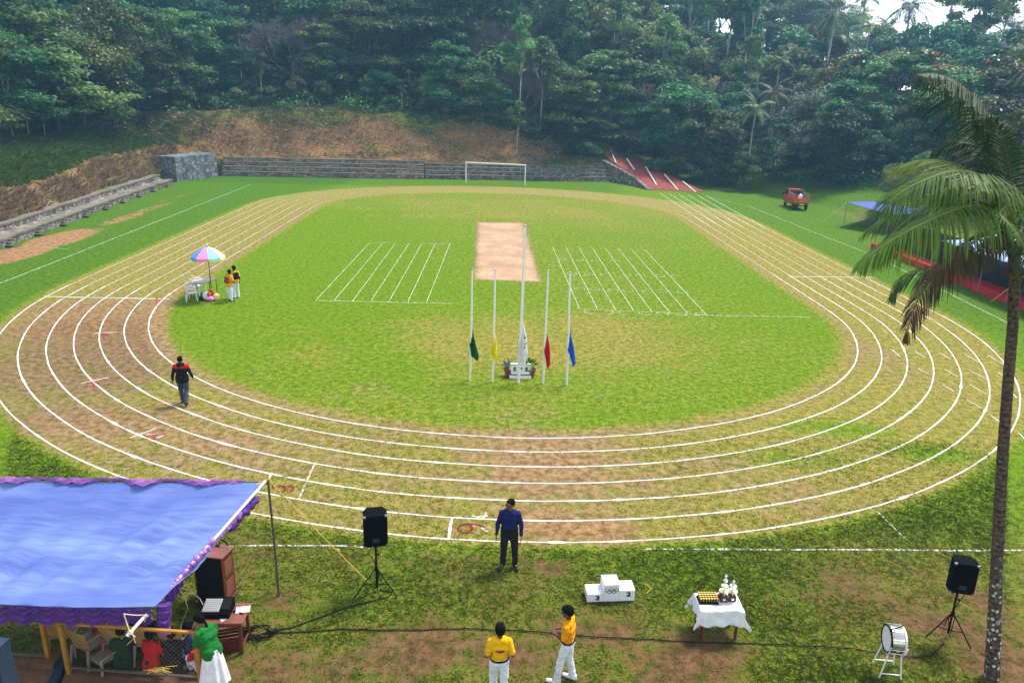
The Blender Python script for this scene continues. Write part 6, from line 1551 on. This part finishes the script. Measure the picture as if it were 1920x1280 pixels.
# ------------------------------------------------------------------ podium
PODW = M('podium_white_paint', (.80, .80, .83), .6, .3, 0, .07, 3)
pa, pb_ = at(1099, 1128), at(1188, 1125)
W3 = (pb_ - pa).length; e = empty('winners_podium', (pa + pb_) / 2 + Vector((0, .17, 0)), math.atan2(pb_.y - pa.y, pb_.x - pa.x), 'white three step winners podium with black rings and numbers', 'podium')
for i, (x, h, nm) in enumerate(((-W3 / 3, .20, 'third_step'), (0, .43, 'first_step'), (W3 / 3, .27, 'second_step'))):
    MB().box((x, 0, h / 2), (W3 / 3 - .004, .36 if i != 1 else .365, h), bev=.006).build(nm, PODW, e)
for x, z, ch in ((-W3 / 3 + .05, .10, '3'), (W3 / 3 + .03, .17, '2')):
    t = text_mesh(ch, .15, 'number', BLK, e, .003, .006); t.location = (x, -.1835, z); t.rotation_euler = (math.pi / 2, 0, 0); t.scale.x = 1.35
mb = MB()
for i in range(5):
    cx = -.105 + i * .0525; cz = .30 if i % 2 == 0 else .262
    mb.path([(cx + .043 * math.cos(a), -.187 - .001 * i, cz + .043 * math.sin(a)) for a in np.linspace(0, 6.283, 25)], .0045, 5)
mb.build('rings_emblem', BLK, e)
tw_ = MB(); tw_.path([at(1198, 1092, .01), at(1214, 1096, .02), at(1221, 1103, .015), at(1212, 1112, .01)], .008, 5); tag(tw_.build('yellow_string', ROPE), 'bit of yellow string on the grass right of the podium', 'string')

# ------------------------------------------------------------------ trophy table
q0, q1, q2, q3 = at(1312, 1143, .75), at(1391, 1143, .75), at(1382, 1111, .75), at(1308, 1112, .75)
tcx = (q0 + q1 + q2 + q3) / 4; TW = ((q1 - q0).length + (q2 - q3).length) / 2; TD = ((q3 - q0).length + (q2 - q1).length) / 2; rz = math.atan2(q1.y - q0.y, q1.x - q0.x) * .5
e = empty('trophy_table', (tcx.x, tcx.y, 0), rz, 'brown wooden table below the white cloth with trophies', 'table')
MB().box((0, 0, .72), (TW - .02, TD - .02, .03)).build('tabletop', WOOD, e)
for sx in (-1, 1):
    for sy in (-1, 1): MB().box((sx * (TW / 2 - .07), sy * (TD / 2 - .07), .355), (.05, .05, .70)).build('leg', WOOD, e)
# the cloth: flat top, hanging hem with folds and a long drooping corner
mb = MB(); nu, nv = 72, 60; hx, hy = TW / 2 + .30, TD / 2 + .36
def clothfn(u, v):
    x = -hx + 2 * hx * u; y = -hy + 2 * hy * v; ox = max(0, abs(x) - TW / 2); oy = max(0, abs(y) - TD / 2); z = .745
    if ox > 0 or oy > 0:
        drop = math.hypot(ox, oy) if (ox > 0 and oy > 0) else ox + oy
        if x < 0 and oy == 0: drop *= .95
        z -= drop * .97; sx_ = math.copysign(1, x); sy_ = math.copysign(1, y)
        fold = .028 * math.sin(x * 19 + 1.0) * oy / .36 + .025 * math.sin(y * 21) * ox / .3
        X_ = sx_ * (min(abs(x), TW / 2) + min(ox, .02) + .10 * ox) + (sx_ * (fold + .10 * min(ox, oy) * 3) if ox > 0 else 0); Y_ = sy_ * (min(abs(y), TD / 2) + min(oy, .02) + .08 * oy) + (sy_ * (fold + .06 * min(ox, oy) * 2) if oy > 0 else 0)
        if oy > 0 and ox == 0: z += .02 * math.sin(x * 8)
        x, y = X_, Y_
    return (x, y, max(z, .02))
mb.grid(clothfn, nu, nv); o = mb.build('tablecloth', cloth('white_table_cloth', (.78, .79, .82)), None, True, .004); o.location = (tcx.x, tcx.y, 0); o.rotation_euler.z = rz; tag(o, 'white cloth draped over the trophy table with a long drooping corner', 'tablecloth')
GOLD = M('gold_metal', (.85, .58, .12), .25, .5, .85, .15, 20, .05); SILV = M('silver_metal', (.80, .80, .78), .18, .5, .9, .1, 10, .05); PALE = M('pale_gold_metal', (.90, .82, .52), .22, .5, .6, .1, 10, .05); MARO = M('maroon_base', (.10, .022, .018), .4)
Rz = Matrix.Rotation(rz, 3, 'Z'); TP = lambda x, y, z=.75: Vector((tcx.x, tcx.y, 0)) + Rz @ Vector((x, y, z))
tr_ = MB(); tr_.box((0, 0, .008), (.40, .27, .016), bev=.003); o = tr_.build('black_tray', BLK); o.location = TP(-.23, .03); o.rotation_euler.z = rz; tag(o, 'black tray carrying rows of small gold cups on the white cloth', 'tray')
cup = MB(); cup.box((0, 0, .014), (.032, .032, .028), mi=1); cup.lathe([(.010, .028), (.005, .045), (.008, .052), (.020, .068), (.024, .088), (.021, .088)], n=10)
for s in (-1, 1): cup.path([(s * .021, 0, .083), (s * .034, 0, .078), (s * .032, 0, .064), (s * .018, 0, .060)], .003, 4)
c0 = cup.build('small_cup', [GOLD, BLK], None, True); tag(c0, 'small gold cup on black base among the rows on the black tray', 'trophy', 'small gold cups on the tray')
for i in range(7):
    for j in range(4):
        o = c0 if (i, j) == (0, 0) else c0.copy()
        if o is not c0: COL.objects.link(o)
        o.location = TP(-.23 - .168 + i * .056, .03 - .095 + j * .064, .767); o.rotation_euler.z = rz; o.scale = (.95, .95, 1.2)
def big(loc, h, label, tiers):
    e = empty('tall_trophy', loc, rz, label, 'trophy', 'tall trophies on the white cloth')
    MB().box((0, 0, .06), (.15, .13, .12), bev=.006).build('base', MARO, e); mk = MB(); mk.lathe([(.0, .0), (.026, 0), (.026, .006)], (0, -.066, .06), 12, Matrix.Rotation(math.pi / 2, 3, 'X')); mk.build('medallion', SILV, e)
    z = .12; hh = (h - .12) / tiers
    for i in range(tiers):
        r = .085 * (1 - .28 * i)
        for a in range(3 if i < tiers - 1 else 1):
            dx, dy = (.035 * math.cos(a * 2.09 + .5), .035 * math.sin(a * 2.09 + .5)) if i < tiers - 1 else (0, 0); mb = MB(); mb.tube((dx, dy, z), (dx, dy, z + hh), .008, n=6); mb.build('column', SILV, e)
        mb = MB(); mb.lathe([(.012, z + hh * .45), (r * .7, z + hh * .55), (r * 1.15, z + hh * .82), (r * 1.2, z + hh * .85), (r * .5, z + hh * .9), (.014, z + hh)], n=18); mb.build('bowl', PALE if i < tiers - 1 else SILV, e, True)
        z += hh
    mb = MB(); mb.lathe([(.014, z), (.03, z + .01), (.016, z + .03), (.032, z + .06), (.036, z + .085), (.020, z + .10), (.004, z + .13)], n=12); mb.build('finial', SILV, e, True)
    return e
big(TP(.09, .04), .50, 'tallest three tiered silver and gold trophy on the white cloth', 3); big(TP(.27, .06), .36, 'shorter two tiered trophy at the right end of the white cloth', 2)
sh = MB(); sh.box((0, 0, .04), (.11, .06, .08), mi=1); sh.lathe([(.05, 0), (.055, .012), (.02, .016)], (0, -.01, .14), 14, Matrix.Rotation(math.pi / 2, 3, 'X')); sh.box((0, 0, .10), (.02, .02, .06)); o = sh.build('small_shield', [SILV, MARO]); o.location = TP(.03, .10); tag(o, 'small silver shield trophy behind the tallest trophy on the white cloth', 'trophy')

# ------------------------------------------------------------------ bass drum
db_ = at(1668, 1268); e = empty('bass_drum_stand', db_ + Vector((0, .12, 0)), -.1, 'white tubular stand under the bass drum', 'drum stand')
R_ = .25; zc = .78
for s in (-1, 1):
    fr = MB(); fr.tube((s * .20, -.17, .0), (s * .12, -.15, zc - R_ - .01), .014, n=6); fr.build('leg', WHITE, e); fr = MB(); fr.tube((s * .20, .22, 0), (s * .12, .15, zc - R_ - .01), .014, n=6); fr.build('leg', WHITE, e)
    fr = MB(); fr.path([(s * .13, -.16, zc - R_ - .01), (s * .125, 0, zc - R_ - .02), (s * .13, .16, zc - R_ - .01)], .012, 6); fr.build('cradle_bar', WHITE, e)
    fr = MB(); fr.path([(s * .13, -.16, zc - R_), (s * .155, -.24, zc - R_ + .12), (s * .15, -.27, zc - R_ + .26)], .010, 6); fr.build('cradle_arm', WHITE, e)
MB().tube((-.195, -.168, .10), (.195, -.168, .10), .011, n=6).build('crossbar', WHITE, e); MB().tube((-.19, .215, .10), (.19, .215, .10), .011, n=6).build('crossbar', WHITE, e)
d = empty('bass_drum', db_ + Vector((0, .12, zc)), -.12, 'white skinned bass drum with dark patched chrome shell', 'drum')
ry = Matrix.Rotation(math.pi / 2, 3, 'Y'); DW = .13
MB().lathe([(R_ - .002, -DW), (R_, -DW + .01), (R_, DW - .01), (R_ - .002, DW)], n=40, rot=ry).build('shell', M('chrome_shell', (.62, .60, .52), .2, .5, .8, .2, 3, .05), d, True)
for s in (-1, 1):
    MB().lathe([(.0, s * DW + s * .004), (R_ - .012, s * DW + s * .006), (R_ - .012, s * DW)][::s], n=40, rot=ry).build('drum_skin', M('drum_skin', (.78, .79, .84), .5, .3, 0, .05, 3), d, True)
    MB().lathe([(R_ - .015, s * DW - .018), (R_ + .012, s * DW - .018), (R_ + .012, s * DW + .014), (R_ - .015, s * DW + .014), (R_ - .015, s * DW - .018)], n=40, rot=ry, cap=False).build('hoop', BLK if s < 0 else WHITE, d, True)
pch = MB(); n_ = 14
vs = []
for i in range(n_ + 1):
    a = rad(-95 + 85 * i / n_); 
    for xx_ in (-DW + .03, DW - .03): vs.append((xx_, -(R_ + .003) * math.cos(a), (R_ + .003) * math.sin(a)))
pch.add(vs, [(2 * i, 2 * i + 1, 2 * i + 3, 2 * i + 2) for i in range(n_)]); pch.build('dark_patch', M('dark_brown_patch', (.025, .014, .010), .35), d, True)
bg_ = MB(); bg_.lathe([(0, 0), (.034, 0), (.034, .006), (.02, .008), (0, .006)], (0.0, -(R_ + .002) * math.cos(rad(-20)), (R_ + .002) * math.sin(rad(-20))), 14, Matrix.Rotation(math.pi / 2 + .35, 3, 'X')); bg_.build('badge', PALE, d)
for i in range(8):
    a = 6.283 * i / 8 + .2; lg = MB(); lg.tube((-DW, (R_ + .018) * math.cos(a), (R_ + .018) * math.sin(a)), (DW, (R_ + .018) * math.cos(a), (R_ + .018) * math.sin(a)), .006, n=5); lg.build('tension_rod', SILV, d)
bt = MB(); bt.path([(-DW - .02, -.12, R_ + .03), (.06, .0, R_ + .035), (DW, .06, R_ + .03)], .012, 6); bt.ball((-DW - .02, -.12, R_ + .03), .03, 8, 6); o = bt.build('drum_beater', BLK); o.location = d.location; o.rotation_euler = d.rotation_euler; tag(o, 'black beater lying on top of the bass drum', 'drumstick')

# ------------------------------------------------------------------ marquee on the right
MQ = M('marquee_blue', (.05, .09, .42), .55, .3, 0, .15, 1); REDF = M('red_carpet_cloth', (.50, .018, .018), .85, .15, 0, .12, 1.5); DARKC = M('interior_shade', (.014, .016, .030), .9); MQL = tarp_material('faded_blue_tarpaulin', (.28, .36, .68), (.40, .47, .78))
m0, m1 = at(1632, 466), at(1912, 579)               # front edge of the red staging
m = empty('marquee', m1, 0, 'long blue roofed marquee with dark shade sheet and red base along the right edge', 'marquee'); im = -m1
dirv = (m1 - m0).normalized(); outv = Vector((1, 0, 0)) - dirv * dirv.x; outv.normalize()
m2 = m1 + dirv * 6
stg = MB(); a_, b_ = m0 + im, m2 + im; w_ = outv * 4.0; hgt = Vector((0, 0, .42)); NS = 40
stg.add([a_, b_, b_ + w_, a_ + w_, a_ + hgt, b_ + hgt, b_ + w_ + hgt, a_ + w_ + hgt], [(3, 2, 1, 0), (4, 5, 6, 7), (0, 1, 5, 4), (1, 2, 6, 5), (2, 3, 7, 6), (3, 0, 4, 7)]); stg.build('red_base', REDF, m)
L_ = (m2 - m0).length
bk_ = MB(); b0 = m0 + im + outv * 1.2 + Vector((0, 0, .42)); bk_.grid(lambda u, v: b0 + dirv * L_ * u + outv * (.08 * math.sin(u * 120)) + Vector((0, 0, 2.0 * v)), 160, 3); bk_.build('shade_sheet', DARKC, m, True, .03)  # dark sheet painting the shade of the open interior
rm_ = MB(); rm_.grid(lambda u, v: b0 + dirv * L_ * u + outv * (-.06 + .05 * math.sin(u * 90)) + Vector((0, 0, .62 + .24 * math.sin(u * 23) * .3 + .85 * v)), 120, 3); rm_.build('dark_red_curtain', M('dark_red_cloth', (.085, .010, .010), .9), m, True, .02)
for i in range(9):
    p = m0 + im + dirv * L_ * (i + .2) / 9 - outv * .0; MB().tube(p + Vector((0, 0, -.1)), p + Vector((0, 0, 2.55)), .035).build('post', M('grey_post', (.20, .19, .18), .7), m)
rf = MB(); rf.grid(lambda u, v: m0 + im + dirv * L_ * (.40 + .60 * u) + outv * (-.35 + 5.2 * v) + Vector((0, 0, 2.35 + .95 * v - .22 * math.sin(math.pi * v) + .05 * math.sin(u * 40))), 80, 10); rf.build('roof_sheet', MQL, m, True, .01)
fr_ = MB(); fr_.grid(lambda u, v: m0 + im + dirv * L_ * (.40 + .60 * u) + outv * -.36 + Vector((0, 0, 2.34 - .30 * v + .05 * math.sin(u * 40))), 80, 2); fr_.build('roof_valance', M('navy_valance', (.02, .02, .06), .8), m, True, .01)
sf_ = empty('sun_shelter', at(1584, 424), 0, 'smaller blue tarpaulin shelter on thin poles beyond the marquee', 'shelter'); i2 = -at(1584, 424)
k0 = dep(1589, 379, (at(1584, 424) - Vector(_C)).dot(Vector(_F)) - .8); k1 = dep(1668, 402, 64); k2 = dep(1760, 400, 66); k3 = dep(1770, 376, 76); k4 = dep(1660, 377, 76)
def shf(u, v):
    a = k0.lerp(k4, u) if False else k0.lerp(k1, v); b = k4.lerp(k2, v); p = a.lerp(b, u); p.z -= .25 * math.sin(math.pi * u) * math.sin(math.pi * v); return p + i2
MB().grid(shf, 24, 16).build('tarpaulin', MQ, sf_, True, .01)
for px, q in ((1584, k0), (1668, k1), (1760, k2), (1660, k4)): g_ = Vector((q.x, q.y, tz(q.x, q.y))); MB().tube(g_ + i2, q + i2 + Vector((0, 0, .05)), .03, n=6).build('pole', M('grey_post', (.20, .19, .18), .7), sf_)
o = sagrope(k0, at(1540, 419, .02), .02, .03, 'guy_rope', ROPEP); tag(o, 'pale guy rope stretched from the small blue shelter to the grass', 'rope')
o = sagrope(m1 + Vector((.0, -.3, 2.4)), at(1858, 566, .02), .03, .022, 'guy_rope', ROPE); tag(o, 'yellow guy rope with a knot pegged in front of the marquee', 'rope')
wst = at(1900, 573); e = empty('plastic_stool', wst, .5, 'white plastic stool standing at the front of the marquee', 'stool'); MB().box((0, 0, .45), (.44, .40, .04), bev=.012).build('seat', PLAST, e)
for sx in (-1, 1):
    for sy in (-1, 1): MB().tube((sx * .17, sy * .15, .44), (sx * .21, sy * .19, 0), .024, .020, 6).build('leg', PLAST, e)

# ------------------------------------------------------------------ the coconut palm in the foreground
PB = at(1861, 1268)
ZB = (PB - Vector(_C)).dot(Vector(_F))
def onplane(px, py, dy=0.0):
    r = Vector(ray(px, py)); return Vector(_C) + r * ((PB.y + dy) / r.y)
pm = empty('coconut_palm', PB, 0, 'tall coconut palm with lichen spotted trunk in the right foreground', 'palm')
ip = -PB
k = N('lichen_trunk'); tc = k.n('ShaderNodeTexCoord').outputs['Object']
sx_ = k.n('ShaderNodeSeparateXYZ'); k.l(tc, sx_.inputs[0])
wv = k.math('SINE', k.math('MULTIPLY', sx_.outputs['Z'], 62)); n1 = k.noise(6, 4, .6, tc); n2 = k.noise(16, 3, .6, tc)
v1 = k.n('ShaderNodeTexVoronoi'); v1.inputs['Scale'].default_value = 11; mpn = k.n('ShaderNodeMapping'); mpn.inputs['Scale'].default_value = (1, 1, .8); k.l(tc, mpn.inputs[0]); k.l(mpn.outputs[0], v1.inputs['Vector'])
c = k.mix(k.step(n2, .3, .7), (.040, .027, .021), (.15, .108, .085)); c = k.mix(k.math('MULTIPLY', k.step(wv, .75, 1), .6), c, (.022, .016, .014))
lowz = k.step(sx_.outputs['Z'], 3.4, 1.2)
spots = k.math('MULTIPLY', k.step(k.math('ADD', v1.outputs['Distance'], k.math('MULTIPLY', n1, .5)), .66, .54), k.math('MULTIPLY', k.step(n1, .40, .52), lowz))
c = k.mix(spots, c, (.55, .58, .54)); LICH = k.done(k.bsdf(c, .9, .15, 0, k.bump(k.math('ADD', n2, wv), .35, .015)))
tpx = [(1861, 1270), (1864, 1180), (1868, 1080), (1874, 960), (1881, 840), (1890, 720), (1899, 610), (1903, 520), (1902, 440)]
tp_ = [onplane(*q) + ip for q in tpx]; tp_[0].z = -.1
trr = [.140, .120, .105, .096, .090, .085, .082, .084, .10]
tpp = []; trp = []
for i in range(len(tp_) - 1):
    for j in range(14): t = j / 14; tpp.append(tp_[i].lerp(tp_[i + 1], t)); trp.append((trr[i] * (1 - t) + trr[i + 1] * t) * (1 + .025 * math.sin((i * 14 + j) * 1.9)))
tpp.append(tp_[-1]); trp.append(trr[-1])
MB().path(tpp, trp, 16).build('trunk', LICH, pm, True)
FR1 = leaf_material('frond_green', (.018, .050, .008), (.135, .270, .026), .4, .55, .0); FR2 = leaf_material('frond_yellow', (.10, .15, .010), (.27, .37, .040), .4, .35, .0); FRD = leaf_material('frond_dead', (.020, .012, .010), (.12, .055, .035), .15, .7, .0); FRK = leaf_material('frond_deep_green', (.007, .022, .007), (.028, .072, .016), .2, .6, .0)
RACH = M('rachis_yellow', (.24, .27, .05), .5, .3); RACHD = M('rachis_brown', (.10, .055, .03), .7)
def spline(pts, n):
    pts = [Vector(p) for p in pts]; P = [pts[0] * 2 - pts[1]] + pts + [pts[-1] * 2 - pts[-2]]; out = []
    for i in range(1, len(P) - 2):
        for j in range(n):
            t = j / n; a, b, c_, d_ = P[i - 1], P[i], P[i + 1], P[i + 2]
            out.append(.5 * ((2 * b) + (c_ - a) * t + (2 * a - 5 * b + 4 * c_ - d_) * t * t + (3 * b - a - 3 * c_ + d_) * t ** 3))
    out.append(pts[-1]); return out
def big_frond(pts, L, n, w, mat, rmat, tint, fold, droop, seed, r0=.015, swirl=.55, prof=None):
    rng = np.random.default_rng(seed); ps = spline([onplane(px, py, dy) + ip for px, py, dy in pts], 8)
    rb = MB(); rb.path(ps, [r0 * (1 - .85 * i / (len(ps) - 1)) for i in range(len(ps))], 6); ro = rb.build('frond', rmat, pm, True)
    v, q, t = frond_cards(rng, ps, L, n, w, droop, tint, fold, 3, Vector((0, 0, 1)), prof, swirl); link('leaflets', npmesh('leaflets', v, q, mat, t), ro)
CX, CY = 1898, 418
big_frond([(CX, CY, 0), (1882, 320, .15), (1856, 225, .25), (1806, 162, .2), (1756, 138, .05), (1712, 140, -.1)], 1.15, 121, 0.021, FRK, RACHD, .45, -.10, 1.1, 1, swirl=.25)
big_frond([(CX, CY, 0), (1893, 330, -.3), (1880, 262, -.5), (1852, 218, -.6), (1858, 250, -.75)], 0.53, 66, 0.021, FRK, RACHD, .9, .1, 0.36, 12)
big_frond([(CX, CY, 0), (1850, 345, .5), (1790, 308, .9), (1730, 300, 1.2), (1664, 318, 1.4)], 0.92, 95, 0.021, FR2, RACH, .45, .05, 0.54, 2)
big_frond([(CX, CY, 0), (1860, 345, -.4), (1806, 320, -.8), (1740, 335, -1.05), (1680, 368, -1.2), (1652, 412, -1.25)], 1.01, 108, 0.021, FR1, RACH, .62, .10, 0.58, 3)
big_frond([(CX, CY, 0), (1850, 372, .7), (1780, 362, 1.3), (1700, 385, 1.7), (1640, 420, 1.9), (1606, 450, 2.0)], 0.92, 101, 0.021, FR1, RACH, .40, .05, 0.65, 4)
big_frond([(CX, CY, 0), (1838, 385, -.5), (1770, 402, -.9), (1690, 440, -1.2), (1632, 478, -1.3), (1600, 516, -1.35)], 0.98, 111, 0.021, FR1, RACH, .75, .0, 0.72, 5)
big_frond([(CX, CY + 10, 0), (1850, 440, -.2), (1790, 480, -.5), (1740, 530, -.6), (1710, 590, -.65), (1698, 650, -.65)], 0.63, 88, 0.021, FRD, RACHD, .45, -.15, 0.58, 6)
big_frond([(CX, CY + 10, 0), (1860, 450, .4), (1800, 490, .8), (1740, 500, 1.0), (1690, 520, 1.1), (1668, 570, 1.1)], 0.74, 85, 0.021, FRK, RACHD, .7, -.1, 0.65, 7)
big_frond([(CX, CY, 0), (1900, 385, -.7), (1875, 400, -1.2), (1900, 430, -1.5), (1925, 470, -1.6)], 0.22, 38, 0.021, FR1, RACH, .8, .1, 0.36, 9)
big_frond([(CX, CY, 0), (1930, 375, -.6), (1985, 362, -1.1), (2050, 390, -1.4), (2100, 450, -1.5)], 0.66, 50, 0.021, FR2, RACH, .6, .1, 0.58, 10)
big_frond([(CX, CY, 0), (1940, 350, .3), (1990, 290, .6), (2050, 270, .8), (2110, 300, .9)], 0.70, 50, 0.021, FR1, RACH, .5, .1, 0.58, 11)
big_frond([(CX, CY + 5, 0), (1935, 440, .4), (1980, 500, .8), (2010, 570, 1.0), (2020, 640, 1.0)], 0.66, 85, 0.021, FRK, RACHD, .5, -.1, 0.58, 13)
big_frond([(CX, CY + 5, 0), (1925, 450, -.5), (1955, 520, -.9), (1968, 600, -1.0), (1965, 670, -1.0)], 0.58, 82, 0.021, FRK, RACHD, .7, -.1, 0.58, 14)
big_frond([(CX, CY, 0), (1862, 372, .2), (1800, 362, .4), (1730, 392, .5), (1672, 440, .5), (1640, 500, .5)], 0.92, 97, 0.021, FR1, RACH, .30, .0, 0.7, 21)
big_frond([(CX, CY, 0), (1870, 330, .6), (1830, 270, 1.0), (1790, 262, 1.3), (1740, 290, 1.5)], 0.80, 83, 0.021, FRK, RACHD, .8, .0, 1.0, 23)
big_frond([(CX, CY + 6, 0), (1862, 430, .8), (1815, 455, 1.3), (1770, 500, 1.6), (1740, 560, 1.7)], 0.77, 73, 0.021, FRK, RACHD, .8, -.1, 0.7, 24)
big_frond([(CX, CY, 0), (1885, 372, -.4), (1860, 345, -.8), (1825, 335, -1.1), (1780, 350, -1.3), (1752, 380, -1.4)], 0.77, 73, 0.021, FR1, RACH, .5, .0, 0.7, 26)
big_frond([(CX, CY, 0), (1905, 360, .4), (1915, 290, .8), (1900, 230, 1.0), (1930, 190, 1.1)], 0.60, 73, 0.021, FRK, RACHD, .7, .0, 0.6, 27)
for i in range(9):
    a = i * 2.4; mb = MB(); c_ = tp_[-1] + Vector((.20 * math.cos(a), .20 * math.sin(a), -.10 - .05 * (i % 3))); mb.ball((0, 0, 0), (.085, .085, .11), 10, 7); o = mb.build('coconut', M('green_coconut', (.12, .17, .02), .4) if i % 2 else M('brown_coconut', (.10, .055, .03), .7), pm, True); o.location = c_
for i in range(8):
    a = i * .8; mb = MB(); t0 = tp_[-1]; mb.path([t0 + Vector((0, 0, -.25)), t0 + Vector((.13 * math.cos(a), .13 * math.sin(a), -.05)), t0 + Vector((.22 * math.cos(a), .22 * math.sin(a), .22))], [.05, .045, .02], 6); mb.build('leaf_sheath', RACHD, pm, True)

bpy.data.objects.remove(TO); bpy.data.scenes.remove(TS)
